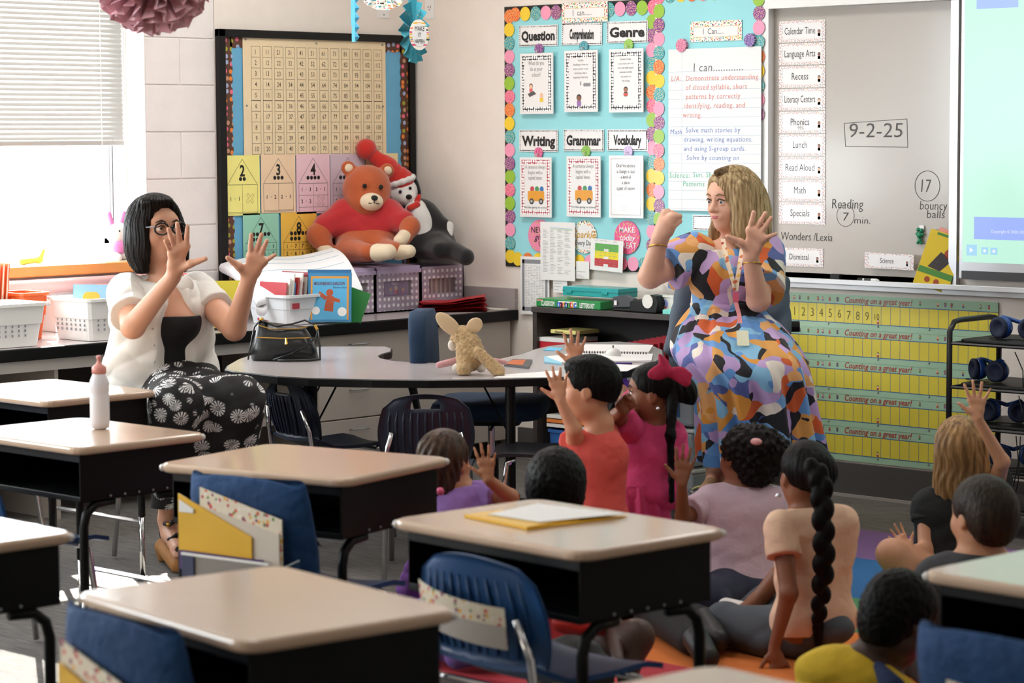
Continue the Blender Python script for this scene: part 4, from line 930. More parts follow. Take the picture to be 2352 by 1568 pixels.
# inside the bookcase
t, f, w, h = wall_box('small_box', 'thin yellow alphabet card box lying in the bookcase', 'box', (1264, 756, 1322, 769), -.29, .16, M('yellow_box', 'E8DC88', .5), None)
MB().text(f, 'Alphabet', w*.35, h*.5, .014, .0006, bold=.02).build('lettering', INK, t)
t, f, w, h = wall_box('red_box', 'red and white flat box standing on the bookcase shelf', 'box', (1229, 775, 1307, 810), -.29, .2, M('red_box', 'C92836', .4), .363)
h = .2; t_ = MB().box((f.o.x, -.29, .363+.0), (f.o.x+w, -.1, .363+.235)); t_.build('stack', M('red_box', 'C92836'), t)
MB().box((f.o.x-.001, -.292, .363+.222), (f.o.x+w+.001, -.1, .363+.24)).build('white_top', PAPER, t)
MB().text(f, 'Phonics and word study kit', w*.5, .19, .012, .0015, bold=.02).text(f, 'reading foundations grade one teacher set', w*.5, .17, .012, .0015, width=w*.85).build('lettering', M('pinkish_ink', 'F0C8C8', .5), t)
tub('purple_basket', 'purple plastic basket of red readers inside the bookcase', 1.5, -.3, 1.78, -.06, .363, .16, M('purple_plastic', '4A2A7A', .3), .02, .01, cat='basket')
for i in range(9):
    T = Matrix.Translation((1.56+.016*i, -.26+.02*i, .40+.004*i)); t = book('red_reader', (.15, .01, .2), 0, T, 'C4303C', 'red covered reader, %s from the front in the purple basket' % ORD[i], group='red readers in the purple basket')
    if i == 0:
        t['label'] = 'front red reader titled Hello, Beach in the purple basket'; del t['group']
        fb = Fr(T @ Vector((0, 0, 0)), (1, 0, 0), (0, 0, 1))
        MB().frect(fb, .02, .05, .13, .165, .0004, .0008).build('title_panel', M('sky_panel', 'A8D8EA', .4), t)
        MB().text(fb, 'Hello, Beach', .075, .14, .026, .0012, bold=.03, width=.1).build('title_lettering', M('dark_green_ink', '2A7A4A', .4), t)
# lower shelf items
tub('blue_crate', 'blue and yellow activity box on the lowest shelf of the bookcase', 1.15, -.3, 1.42, -.06, .053, .14, M('cobalt_plastic', '2E62A8', .4), .01, .006, cat='box')
for i, c in enumerate(('E8E4DC', 'E8843C', 'EDEAE4')):
    MB().box((1.14, -.29+.0*i, .363-.16+.02*i), (1.42, -.06, .363-.145+.02*i)).build('workbook', M('wb_'+c, c, .5), cat='workbook', label=['white workbook at the bottom of the lower shelf pile', 'orange workbook in the lower shelf pile', 'white workbook on top of the lower shelf pile'][i])
# ------------------------------------------------------------------ horseshoe table
ol = [(519, 848), (525, 838), (550, 824), (600, 808), (660, 799), (745, 795.5), (840, 795), (885, 795.5), (898, 800), (896, 807), (878, 812), (868, 817), (872, 822), (900, 828), (950, 831.5), (1010, 833), (1080, 831), (1150, 823), (1200, 812), (1228, 802), (1262, 794), (1330, 787), (1420, 784), (1490, 790), (1520, 803), (1522, 818), (1500, 833), (1460, 845), (1410, 855), (1340, 863), (1256, 867), (1146, 870), (985, 872), (855, 871), (710, 868), (640, 864), (581, 857), (540, 853)]
ht = thing('horseshoe_table', 'large grey horseshoe table with black edge in front of the worktop', 'table', (2.0, -1.8, 0))
pts = [onz(x, y, .64) for x, y in ol]; P2 = [(p.x, p.y) for p in pts]
cx, cy = sum(p[0] for p in P2)/len(P2), sum(p[1] for p in P2)/len(P2)
MB().prism([(p[0], p[1]) for p in P2][::-1] if False else P2, .614, .64).build('top_panel', M('table_laminate', 'B9B1B1', .25, coat=.25), ht)
b = MB(); n = len(P2); out = []
for i in range(n):
    a, c_, d = Vector(P2[i-1]), Vector(P2[i]), Vector(P2[(i+1) % n]); t_ = (d-a).normalized(); out.append((c_.x-t_.y*.005*-1, c_.y+t_.x*.005*-1))
area = sum(P2[i][0]*P2[(i+1) % n][1]-P2[(i+1) % n][0]*P2[i][1] for i in range(n)); sg = 1 if area > 0 else -1
out = []
for i in range(n):
    a, c_, d = Vector(P2[i-1]), Vector(P2[i]), Vector(P2[(i+1) % n]); t_ = (d-a).normalized(); out.append((c_.x+t_.y*.006*sg, c_.y-t_.x*.006*sg))
rs = [[(x, y, z) for x, y in q] for q, z in ((P2, .6405), (out, .637), (out, .613), (P2, .61))]
b.rings(rs, cap=False); b.build('edge_band', BLKM, ht)
for px_, py_, d_ in ((717, 890, 8.95), (1172, 890, 8.75), (1480, 850, 9.15), (700, 830, 9.6)):
    p = Wp(px_, py_, d_); q = MB().cyl((p.x, p.y, .21), (p.x, p.y, .612), .019, n=12).build('leg', BLKM, ht); MB().cyl((p.x, p.y, .006), (p.x, p.y, .22), .015, n=12).build('leg_insert', CHROME, q)
    MB().cyl((p.x, p.y, 0), (p.x, p.y, .012), .02, n=12).build('glide', BLK, q)
    e = Wp(px_+(70 if px_ < 1000 else -70), py_, d_+.25); MB().tube([(p.x, p.y, .42), (e.x, e.y, .61)], .004, 5).build('brace', BLKM, ht)
# ------------------------------------------------------------------ chairs
def ribbed_chair(col, label, T, w=.32, seat=.36, top=.62, pocket=False, name='stacking_chair', slot=True, group=None):
    """moulded shell chair; local +y is the way the sitter faces"""
    t = thing(name, label, 'chair', mat=T, group=group)
    cm = M('shell_'+col, col, .45); nx, nz = 12, 14; P = []
    for j in range(nz+1):
        v = j/nz; z = seat+.03+(top-seat-.03)*v; row = []
        ww = w/2*(.86+.2*math.sin(math.pi*min(v*.9+.1, 1)))*(1-.35*max(0, v-.86)*4)
        for i in range(nx+1):
            u = i/nx*2-1; y = -.19-.05*v+.028*u*u+(.003*math.cos(i*math.pi) if v < .78 and abs(u) < .8 else 0)
            zz = z-.02*u*u*v
            row.append((u*ww, y, zz))
        P.append(row)
    b = MB()
    hole = lambda i, j: slot and 4 <= i < 8 and 11 <= j < 13
    for off, fl in ((0, 1), (.011, -1)):
        n0 = len(b.v); b.v += [(p[0], p[1]+off, p[2]) for r in P for p in r]
        for j in range(nz):
            for i in range(nx):
                if hole(i, j): continue
                q = (n0+j*(nx+1)+i, n0+j*(nx+1)+i+1, n0+(j+1)*(nx+1)+i+1, n0+(j+1)*(nx+1)+i); b.f.append(q if fl > 0 else q[::-1]); b.m.append(0)
    K = (nz+1)*(nx+1); edge = [(0, i) for i in range(nx+1)]+[(j, nx) for j in range(1, nz+1)]+[(nz, i) for i in range(nx-1, -1, -1)]+[(j, 0) for j in range(nz-1, -1, -1)]
    for (a, c), (d, e) in zip(edge, edge[1:]): b.f.append((a*(nx+1)+c, d*(nx+1)+e, K+d*(nx+1)+e, K+a*(nx+1)+c)); b.m.append(0)
    if slot:
        hl = [(11, i) for i in range(4, 9)]+[(j, 8) for j in (12, 13)]+[(13, i) for i in range(7, 3, -1)]+[(12, 4), (11, 4)]
        for (a, c), (d, e) in zip(hl, hl[1:]): b.f.append((a*(nx+1)+c, d*(nx+1)+e, K+d*(nx+1)+e, K+a*(nx+1)+c)); b.m.append(0)
    bk = b.build('backrest', cm, t, smooth=True, local=True)
    for i in range(11):
        if name == 'stacking_chair':
            u = (i-5)/6.2; MB().tube([(u*w/2*.96*(.86+.2*math.sin(math.pi*min(v*.9+.1, 1))), -.192-.05*v+.028*u*u, seat+.03+(top-seat-.03)*v) for v in ((.05, .3, .6, .74) if slot else (.08, .3, .55, .8))], [.003, .005, .005, .002], 6).build('rib', cm, bk, smooth=True, local=True)
    S_ = []
    for j in range(9):
        v = j/8; y = -.19+.38*v; row = []
        for i in range(9):
            u = i/8*2-1; row.append((u*(w/2)*(.92+.06*v), y, seat+.012*u*u-.012*math.sin(v*math.pi)-(.02*(v-.85)*6 if v > .85 else 0)+(.03*(1-v*4) if v < .25 else 0)))
        S_.append(row)
    b = MB(); b.grid(S_); b.grid([[(p[0], p[1], p[2]-.012) for p in r] for r in S_])
    ed = [S_[0], S_[-1]]; 
    for r in ed: b.grid([[p for p in r], [(p[0], p[1], p[2]-.012) for p in r]])
    for k in (0, -1): b.grid([[r[k] for r in S_], [(r[k][0], r[k][1], r[k][2]-.012) for r in S_]])
    b.build('seat', cm, t, smooth=True, local=True)
    for sx in (-1, 1):
        x = sx*w*.46
        MB().tube([(x, .17, .008), (x*.96, .13, seat-.03), (x*.94, .1, seat-.018)], .0095, 8).build('leg', CHROME, t, local=True, smooth=True)
        MB().tube([(x, -.24, .008), (x*.98, -.185, seat-.05), (x*.96, -.2, seat+.06), (x*.8, -.215, seat+.14)], .0095, 8).build('leg', CHROME, t, local=True, smooth=True)
    MB().tube([(-w*.46, .12, seat-.03), (w*.46, .12, seat-.03)], .008, 8).build('crossbar', CHROME, t, local=True)
    MB().tube([(-w*.46, -.16, seat-.03), (w*.46, -.16, seat-.03)], .008, 8).build('crossbar', CHROME, t, local=True)
    return t
def at(x, y, yaw): return Matrix.Translation((x, y, 0)) @ Matrix.Rotation(R(yaw), 4, 'Z')
p = Wp(982, 905, 8.15); ribbed_chair('1A2236', 'navy ribbed chair with a slotted back in front of the table', at(p.x-.17, p.y+.17, 43), w=.31, seat=.37, top=p.z, group='navy ribbed chairs at the table')
p = Wp(665, 900, 8.95); ribbed_chair('1A2236', 'navy ribbed chair tucked sideways under the left end of the table', at(p.x+.02, p.y+.2, -8), w=.31, seat=.37, top=.61, group='navy ribbed chairs at the table')
p = Wp(1255, 1010, 8.6); ribbed_chair('1A1C22', 'black chair pulled out behind the boy in red', at(p.x, p.y, 130), w=.34, seat=.40, top=.6, slot=False)
BLUE = '114478'
# ------------------------------------------------------------------ student desks
deskm = M('desk_top_laminate', 'CBAE94', .26, coat=.5, var=.015)
def student_desk(label, x, y, yaw, a=.61, c=.46):
    t = thing('student_desk', label, 'desk', mat=at(x, y, yaw), group='student desks with tan tops')
    MB().bbox((-a/2, -c/2, .626), (a/2, c/2, .65), .04, zr=.008, seg=4).build('desktop', deskm, t, local=True, smooth=False, bevel=.002)
    b = MB(); w, d = a/2-.032, c/2-.028
    b.box((-w, -d, .49), (w, d, .494)); b.box((-w, d-.004, .49), (w, d, .626)); b.box((-w, -d, .49), (-w+.004, d, .626)); b.box((w-.004, -d, .49), (w, d, .626)); b.box((-w, -d, .602), (w, -d+.003, .626)); b.box((-w, -d, .49), (w, -d+.003, .506))
    b.build('book_box', BLKM, t, local=True, bevel=.002)
    for sx in (-1, 1):
        x_ = sx*(w-.015)
        for sy in (-1, 1):
            yy = sy*(d-.02)
            MB().tube([(x_, yy-sy*.1, .482), (x_, yy-sy*.04, .478), (x_, yy-sy*.01, .455), (x_, yy, .42), (x_, yy, .22)], .013, 8).build('leg', BLKM, t, local=True, smooth=True)
            MB().tube([(x_, yy, .012), (x_, yy, .25)], .010, 8).build('leg_insert', CHROME, t, local=True, smooth=True)
            MB().cyl((x_, yy, 0), (x_, yy, .014), .017, n=10).build('glide', BLK, t, local=True)
    for sy in (-1, 1): MB().tube([(-w+.015, sy*(d-.02), .2), (w-.015, sy*(d-.02), .2)], .008, 6).build('stretcher', CHROME, t, local=True) if sy > 0 else None
    for i in range(5): MB().ball((w+.001, -.1+.05*i, .5), .004, 6).build('rivet', STEEL, t, local=True)
    for sx, sy in ((-1, -1), (1, 1)): MB().ball((sx*(a/2-.0125), sy*(c/2-.0125), .638), .0095, 10).build('corner_glint', M('pale_glint', 'E8E4DE', .12, coat=1), t, local=True, smooth=True)  # pale balls added to stand for the light glints on these two corners
    return t
student_desk('tan desk nearest the camera with bare top, lower left centre', 5.14, -5.35, -8)
student_desk('tan desk with bare top behind the chair with yellow folder', 3.725, -4.0, 12, .61, .49)
student_desk('tan desk carrying the yellow folder and white sheet', 4.935, -4.33, -4, .62, .45)
student_desk('tan desk carrying the pink capped bottle', 2.76, -4.02, 0)
student_desk('tan desk directly in front of the seated woman with glasses', 1.70, -3.37, 0)
student_desk('tan desk glowing white at the lower left picture edge', 3.93, -5.33, -2)
student_desk('tan desk with green screen glare at the right picture edge', 6.17, -4.07, -3)
student_desk('tan desk of which only the far corner shows at the bottom', 6.37, -5.47, -6)
sack = M('blue_chair_sack', '0F3C6A', .85, var=.15, bump=(30, .8, .01))
conf2 = dots('confetti_print_2', 'E9DDC6', ['D8603A', 'C84858', 'E8B03A', '6A8A3A', '8A3A5A', 'F2E8D8'], 70, .38, 1, rough=.6)
def blue_chair(label, x, y, yaw, kind, top=.63):
    """classroom chair whose back (towards the camera) wears a cloth seat sack"""
    T = at(x, y, yaw); t = ribbed_chair(BLUE, label, T, w=.36, seat=.36, top=top, slot=False, group='blue classroom chairs behind the desks')
    if kind == 'plain':
        f = Fr(T @ Vector((-.13, -.232, .47)), T.to_3x3() @ Vector((1, 0, 0)), (0, -.12, 1))
        n = 10; P = [[f.p(.27*i/n, .085*j, -.002+.012*math.sin(i/n*math.pi)*0+.026*(1-(2*i/n-1)**2)) for j in (0, 1)] for i in range(n+1)]
        P = [[f.p(.26*i/n, .09*j-.03*i/n, .02-.026*(2*i/n-1)**2+.014) for j in (0, 1)] for i in range(n+1)]
        MB().grid(P).build('name_strip', conf2, t, smooth=True)
        P = [[f.p(.26*i/n, .05*j-.03*i/n, .0212-.026*(2*i/n-1)**2+.014) for j in (0, 1)] for i in range(n+1)]
        MB().grid(P).build('name_panel', M('grey_paper', 'B9B3AC', .6), t, smooth=True)
        return t
    # sack: cloth tube pulled over the back, with a pocket
    b = MB(); n = 24; rs = []
    for z, gx, gy, dy in ((.34, .2, .026, 0), (.37, .205, .03, 0), (.5, .2, .03, -.01), (top-.04, .195, .024, -.03), (top+.004, .19, .012, -.036), (top+.012, .185, .004, -.038)):
        rs.append([(gx*math.copysign(abs(math.cos(q))**.55, math.cos(q)), -.2+dy+gy*math.copysign(abs(math.sin(q))**.8, math.sin(q))+.02*(math.cos(q)**2), z+(.008*math.sin(3*q) if z > .5 else 0)-(.012*math.cos(q)*math.cos(q))*0) for q in [2*math.pi*i/n for i in range(n)]])
    b.rings(rs); b.build('seat_sack', sack, t, smooth=True, local=True)
    P = []
    for i in range(13):
        u = i/12*2-1; P.append([(u*.185, -.236-.035*(1-u*u)*(1 if j < 2 else .9), [.34, .38, .47-.05*(1-u*u)][j]) for j in range(3)])
    b = MB(); b.grid(P); b.build('sack_pocket', sack, t, smooth=True, local=True)
    b = MB(); b.tube([Vector(q[2])+Vector((0, -.002, 0)) for q in P], .003, 6); b.build('pocket_piping', M('piping', 'A8B4C4', .6), t, smooth=True, local=True)
    return t
c1 = blue_chair('blue chair with cloth sack holding yellow folder and workbooks', 3.88, -4.14, 8, 'sack', .645)
c2_ = blue_chair('blue chair with cloth sack and yellow folder at the bottom left', 5.14, -5.44, -6, 'sack', .648)
c3 = blue_chair('blue ribbed chair with a bent name strip, centre bottom', 4.97, -4.41, -2, 'plain', .625)
c4 = blue_chair('blue chair with cloth sack at the bottom right corner', 6.27, -4.39, -4, 'sack', .61)
p = Wp(20, 1120, 6.9); c5 = blue_chair('blue chair under the desk at the left picture edge', 2.70, -4.2, 0, 'plain', .60)
c6 = blue_chair('blue chair half hidden behind the desks at far left', 1.52, -3.55, 0, 'plain', .585)
def sleeve_thing(T, name, label, cat, parts):
    """flat papers tucked in a sack; parts: (partname, x0, z0, x1, z1, y, mat[, slant])"""
    t = thing(name, label, cat, mat=T)
    for q in parts:
        nm, x0, z0, x1, z1, y, mt = q[:7]; y = y-.02; s_ = q[7] if len(q) > 7 else (0, 0)
        MB().prism([(0, 0)]*0 or [(x0, z0), (x1, z0), (x1, z1+s_[1]), (x0, z1+s_[0])], -y, -y+.004, T=Matrix.Rotation(R(90), 4, 'X') @ Matrix.Scale(1, 4)).build(nm, mt, t, local=True)
    return t
T1 = at(3.88, -4.14, 8)
yf = M('yellow_folder', 'E8B41E', .4, bump=(8, .2, .01)); 
sleeve_thing(T1, 'name_strip', 'confetti edged name strip in the sack behind the yellow folder', 'paper', [('strip', -.12, .45, .15, .60, -.238, conf2, (.03, -.03)), ('plain_panel', -.12, .45, .145, .565, -.2425, M('cream_paper', 'D8CDBE', .6), (.02, -.03))])
sleeve_thing(T1, 'folder', 'glossy yellow folder tucked in the blue chair sack', 'folder', [('cover', -.185, .46, .06, .58, -.248, yf, (.03, -.06)), ('white_label', -.178, .565, -.13, .585, -.2525, PAPER, (.01, -.01))])
sleeve_thing(T1, 'workbook', 'dark purple workbook behind the grey one in the sack', 'workbook', [('cover', -.18, .42, .1, .468, -.252, M('purple_cover', '4A2A6A', .4))])
t = sleeve_thing(T1, 'workbook', 'grey workbook with navy spine in the blue chair sack', 'workbook', [('cover', -.145, .36, .135, .462, -.276, M('grey_cover', '8E857E', .45)), ('spine', -.145, .36, -.105, .462, -.2805, M('navy_cover', '2E3558', .4)), ('top_pages', -.15, .462, .14, .468, -.277, PAPER), ('barcode', .07, .43, .115, .45, -.2805, M('barcode_grey', '5A5550', .6))])
T2 = at(5.14, -5.44, -6)
sleeve_thing(T2, 'name_strip', 'confetti edged name strip in the bottom left chair sack', 'paper', [('strip', -.14, .44, .13, .585, -.238, conf2, (.02, -.04))])
sleeve_thing(T2, 'folder', 'yellow folder tucked in the bottom left chair sack', 'folder', [('cover', -.135, .40, .12, .545, -.246, yf, (.02, -.05)), ('white_label', -.13, .49, -.07, .52, -.2505, PAPER)])
T4 = at(6.27, -4.39, -4)
sleeve_thing(T4, 'name_strip', 'confetti edged name strip in the bottom right chair sack', 'paper', [('strip', -.09, .43, .16, .53, -.24, conf2, (.01, -.02))])
# things on desks
def desk_paper(name, label, cat, pts, mat, z, th=.0012):
    P = [onz(x, y, z) for x, y in pts]; return MB().prism([(q.x, q.y) for q in P], z, z+th).build(name, mat, label=label, cat=cat)
t = thing('folder', 'yellow folder lying open on the desk with the white sheet', 'folder', tuple(onz(1240, 1195, .651)))
P = [onz(x, y, .652) for x, y in ((1066, 1187), (1150, 1176), (1440, 1186), (1210, 1216))]
MB().prism([(q.x, q.y) for q in P], .651, .654).build('back_cover', yf, t); MB().prism([(q.x, q.y) for q in [P[0], onz(1150, 1176, .652), onz(1330, 1196, .652), P[3]]], .654, .658).build('front_cover', yf, t)
desk_paper('worksheet', 'white worksheet lying on the yellow folder', 'paper', ((1120, 1181), (1235, 1157), (1432, 1180), (1240, 1199)), PAPER, .6595)
t = thing('water_bottle', 'frosted squeeze bottle with pink cap on the left desk', 'bottle', tuple(onz(230, 984, .651)))
fm = M('frosted_plastic', 'E6E4EA', .35); 
MB().lathe([(.018, 0), (.0265, .003), (.0285, .02), (.0285, .1), (.027, .105), (.0285, .11), (.0285, .135), (.027, .142), (.02, .158), (.018, .163)], 20).build('bottle_body', fm, t, smooth=True, local=True)
MB().lathe([(.0185, .162), (.021, .164), (.021, .18), (.018, .184), (.01, .19), (.006, .196), (.006, .206), (.0075, .207), (.0075, .213), (.004, .216)], 18).build('pink_cap', M('pink_plastic', 'E0968C', .4), t, smooth=True, local=True)
# ------------------------------------------------------------------ swivel chair at the table
navy = M('navy_upholstery', '0F2C48', .85, bump=(250, .3, .003))
def swivel(label, T, seat=.47, back=True, fab=navy, top=.82):
    t = thing('swivel_chair', label, 'chair', mat=T)
    MB().bbox((-.23, -.22, seat-.07), (.23, .22, seat), .09, zr=.03, seg=4).build('seat', fab, t, smooth=True, local=True)
    if back:
        b = MB(); b.rings([[(x*k, -.25-.05*(z-seat)+y-.0, z) for x, y in rrect(-.2, -.035, .2, .035, .03)] for z, k in ((seat+.1, .8), (seat+.14, .95), (top-.1, 1), (top-.03, .9), (top, .6))]); b.build('backrest', fab, t, smooth=True, local=True)
        b = MB(); b.tube([(0, -.1, seat-.08), (0, -.28, seat-.08), (0, -.31, seat+.05), (0, -.29, seat+.2)], .018, 8, flat=1.6); b.build('back_arm', BLK, t, smooth=True, local=True)
        b = MB(); b.cyl((-.25, -.29, seat+.15), (-.2, -.29, seat+.15), .022); b.build('adjust_knob', BLK, t, local=True)
    MB().cyl((0, 0, .1), (0, 0, .26), .028, n=12).build('column_sleeve', BLK, t, local=True); MB().cyl((0, 0, .2), (0, 0, seat-.07), .014, n=10).build('gas_lift', CHROME, t, local=True)
    MB().bbox((-.1, -.12, seat-.1), (.1, .12, seat-.07), .02).build('mechanism', BLK, t, local=True)
    MB().tube([(.1, .02, seat-.09), (.2, .02, seat-.1)], .006, 6).build('lever', BLK, t, local=True)
    for k in range(5):
        a = R(72*k+20); ca, sa = math.cos(a), math.sin(a)
        q = MB().tube([(0, 0, .09), (.26*ca, .26*sa, .07)], [.022, .014], 8, flat=1.3).build('base_arm', BLK, t, smooth=True, local=True)
        MB().cyl((.26*ca-.018*sa, .26*sa+.018*ca, .027), (.26*ca+.018*sa, .26*sa-.018*ca, .027), .027, n=14).build('caster', BLK, q, local=True)
    return t
p = Wp(1128, 925, 9.45); swivel('navy upholstered swivel chair behind the horseshoe table', at(p.x, p.y, -52), seat=.49, top=.83)
# ------------------------------------------------------------------ things on the horseshoe table
zt = .6405
leather = M('black_leather', '15181A', .32, bump=(45, .35, .006), coat=.15)
hb = thing('handbag', 'black leather handbag with gold zips on the left of the table', 'handbag', tuple(onz(655, 826, zt)), rz=R(43.8))
b = MB(); rs = []
for z, wx, wy, sag in ((0, .125, .045, 0), (.006, .132, .055, 0), (.05, .13, .06, 0), (.1, .115, .045, .0), (.125, .105, .03, .012), (.135, .1, .02, .016)):
    r_ = []
    for i in range(32):
        q = 2*math.pi*i/32; x = wx*math.copysign(abs(math.cos(q))**.5, math.cos(q)); y = wy*math.copysign(abs(math.sin(q))**.7, math.sin(q))
        r_.append((x-.012*(z/.13)*(1 if x > 0 else -1)-.012*z/.13, y*(1+.08*math.sin(x*60+z*40)), z-sag*(1-(x/.12)**2)+(.022 if z > .12 and x < -.07 else 0)))
    rs.append(r_)
b.rings(rs); b.build('body', leather, hb, smooth=True, local=True)
gold = M('gold_metal', 'D8A850', .25, 1)
MB().tube([(-.105, -.058, .093), (0, -.06, .088), (.1, -.056, .09)], .0022, 6).build('zip', gold, hb, local=True)
MB().tube([(-.1, -.028, .138), (-.05, -.03, .122), (.05, -.03, .122), (.09, -.025, .13)], .0022, 6).build('zip', gold, hb, local=True)
MB().tube([(.01, -.064, .09), (.012, -.068, .066)], [.004, .007], 6).build('zip_pull', gold, hb, local=True)
st = [(-.09, -.01, .158), (-.115, -.03, .13), (-.13, -.05, .05), (-.138, -.055, .006)]
MB().tube(st, .0035, 6).build('strap', leather, hb, smooth=True, local=True)
MB().tube([(-.09, -.01, .158), (-.07, -.02, .15), (-.03, -.03, .133), (.03, -.02, .14), (.08, -.02, .155), (.115, -.02, .14), (.13, -.03, .115), (.125, -.035, .09), (.09, -.05, .06), (.03, -.07, .03), (-.04, -.075, .006)], .004, 6, flat=1.5).build('strap', leather, hb, smooth=True, local=True)
MB().tube([(.13, -.03, .115), (.137, -.04, .06), (.14, -.06, .006), (.09, -.09, .006), (.02, -.095, .006), (-.02, -.09, .006)], .0045, 6, flat=1.5).build('strap', leather, hb, smooth=True, local=True)
MB().ball((-.088, -.01, .158), .009, 8).build('buckle', gold, hb, local=True); MB().tube([(.118, -.022, .135), (.128, -.03, .118)], .0065, 6).build('buckle', gold, hb, local=True)
MB().bbox((-.06, -.018, 0), (.06, .018, .006), .01).build('phone', BLK, cat='phone', label='dark phone lying behind the plush animal') if False else None
def tpaper(name, label, cat, pts, mat, z0, th, group=None):
    P = [onz(x, y, z0+th) for x, y in pts]; q = MB().prism([(v.x, v.y) for v in P], z0, z0+th); return q.build(name, mat, label=label, cat=cat, group=group)
tpaper('activity_book', 'dark activity book with orange cover right of the plush animal', 'book', ((1158, 836), (1178, 824), (1223, 825), (1214, 842)), M('dark_cover', '3A3638', .35), zt, .008)
tpaper('cover_picture', 'orange picture on the dark activity book', 'picture', ((1160, 835), (1178, 826), (1208, 826), (1200, 838)), M('orange_print2', 'C8642E', .5), zt+.0085, .0006)
tpaper('worksheet', 'white worksheet strip at the front edge of the horseshoe table', 'paper', ((1134, 867), (1150, 860), (1290, 850), (1290, 866)), PAPER, zt, .001)
tpaper('worksheet', 'white worksheet in front of the girl in pink', 'paper', ((1360, 852), (1395, 835), (1470, 838), (1440, 852)), PAPER, zt, .001)
tpaper('spiral_planner', 'open white spiral planner at the right of the table', 'notebook', ((1322, 806), (1345, 790), (1500, 792), (1490, 808)), M('planner_paper', 'ECE8E6', .6), zt, .012)
tpaper('spiral_notebook', 'white spiral notebook below the open planner', 'notebook', ((1255, 818), (1330, 810), (1500, 812), (1496, 827), (1290, 831)), PAPER, zt, .008)
tpaper('sticky_notes', 'pale blue sticky notes beside the spiral notebook', 'notepad', ((1250, 830), (1250, 818), (1285, 820), (1290, 834)), M('pale_blue_paper', '9AD4EC', .6), zt, .006)
tpaper('sticky_notes', 'sky blue sticky note at the back edge of the table', 'notepad', ((1248, 804), (1262, 797), (1292, 799), (1286, 805)), M('sky_blue_paper', '6CC0E8', .6), zt, .002)
tpaper('pen', 'purple pen lying in front of the desk bell', 'pen', ((1410, 833), (1410, 831), (1452, 831), (1452, 833)), M('purple_pen', '4A2A7A', .3), zt, .006)
b = MB(); 
for i in range(26):
    q = onz(1330+6.2*i, 808.5+.12*i, zt+.012); b.tube([(q.x, q.y, zt+.002), (q.x-.006, q.y+.004, zt+.017), (q.x-.012, q.y+.01, zt+.008)], .0016, 4)
b.build('spiral_binding', BLK, kind='stuff', label='black spiral binding between the two notebooks', cat='binding')
bell = thing('desk_bell', 'small white service bell on the notebooks', 'bell', tuple(onz(1408, 822, zt)))
MB().lathe([(.034, 0), (.036, .004), (.036, .008), (.03, .012)], 18).build('base', WHT, bell, local=True); MB().lathe([(.031, .012), (.03, .022), (.024, .032), (.012, .038), (.004, .04)], 18).build('dome', M('white_enamel', 'E8E6E2', .2), bell, local=True, smooth=True); MB().cyl((0, 0, .04), (0, 0, .05), .004).build('plunger', STEEL, bell, local=True)
# ------------------------------------------------------------------ plastic drawer unit
du = thing('drawer_unit', 'translucent plastic drawer tower between the table and teacher', 'drawers', (2.2, -.72, 0), rz=R(0))
gr = M('translucent_grey', 'B4BCC4', .3, coat=.3)
DX0, DX1, DY0, DY1 = 2.06, 2.42, -.80, -.45
for i, (z0, z1) in enumerate(((.02, .17), (.185, .33), (.345, .52))):
    q = MB().bbox((DX0+.008, DY0, z0), (DX1-.008, DY1, z1-.01), .012).build('drawer', gr, du)
    MB().bbox((DX0, DY0-.004, z1-.012), (DX1, DY1+.004, z1+.004), .01).build('shelf_rim', WHT, du)
    MB().bbox(((DX0+DX1)/2-.07, DY0-.012, z1-.045), ((DX0+DX1)/2+.07, DY0, z1-.03), .004).build('handle', gr, q)
f = Fr((2.22, DY0-.001, .38), (1, 0, 0), (0, 0, 1))
MB().frect(f, 0, 0, .12, .12, .0, .001).build('blue_label', M('label_blue', '3A68A8', .4), du); MB().frect(f, .012, .03, .11, .1, .0012, .0016).build('label_text_panel', M('label_pale', '9AB4D8', .5), du); MB().frect(f, .02, .103, .06, .114, .0012, .0016).build('label_logo', M('label_logo', 'E8D8E0', .5), du)
# ------------------------------------------------------------------ headphone cart
ca = thing('tiered_cart', 'black metal rolling cart with headphones at the right edge', 'cart', (3.8, -.3, 0))
Y1_, Y2_ = -.5, -.16; cx0 = Fr((0, Y1_, 0), (1, 0, 0), (0, 0, 1)).px(2181, 800)[0]; cx1 = cx0+.62
cb = M('cart_metal', '1B1A1C', .35)
for x in (cx0, cx1):
    MB().tube([(x, Y1_, .06), (x, Y1_, .76), (x, Y1_+.03, .795), (x, Y1_+.07, .80), (x, Y2_-.07, .80), (x, Y2_-.03, .795), (x, Y2_, .76), (x, Y2_, .06)], .011, 8).build('end_frame', cb, ca, smooth=True)
    for y in (Y1_, Y2_): MB().ball((x, y, .03), .03, 10, rad=(.6, 1, 1)).build('caster', BLK, ca)
tiers = [.715, .55, .40, .235, .1]
for z in tiers:
    b = MB(); b.tube([(cx0, Y1_, z), (cx1, Y1_, z)], .006, 6).tube([(cx0, Y2_, z), (cx1, Y2_, z)], .006, 6).tube([(cx0, Y1_, z), (cx0, Y2_, z)], .006, 6).tube([(cx1, Y1_, z), (cx1, Y2_, z)], .006, 6); b.build('tier_rail', cb, ca)
    MB().bbox((cx0+.03, Y1_+.01, z+.004), (cx1-.01, Y2_-.01, z+.018), .03).build('tray', BLK, ca)
hpb = M('headphone_blue', '1E4A9A', .3, coat=.2); hpt = M('headphone_teal', '1C6A8A', .35); cush = M('headphone_cushion', '14213E', .7)
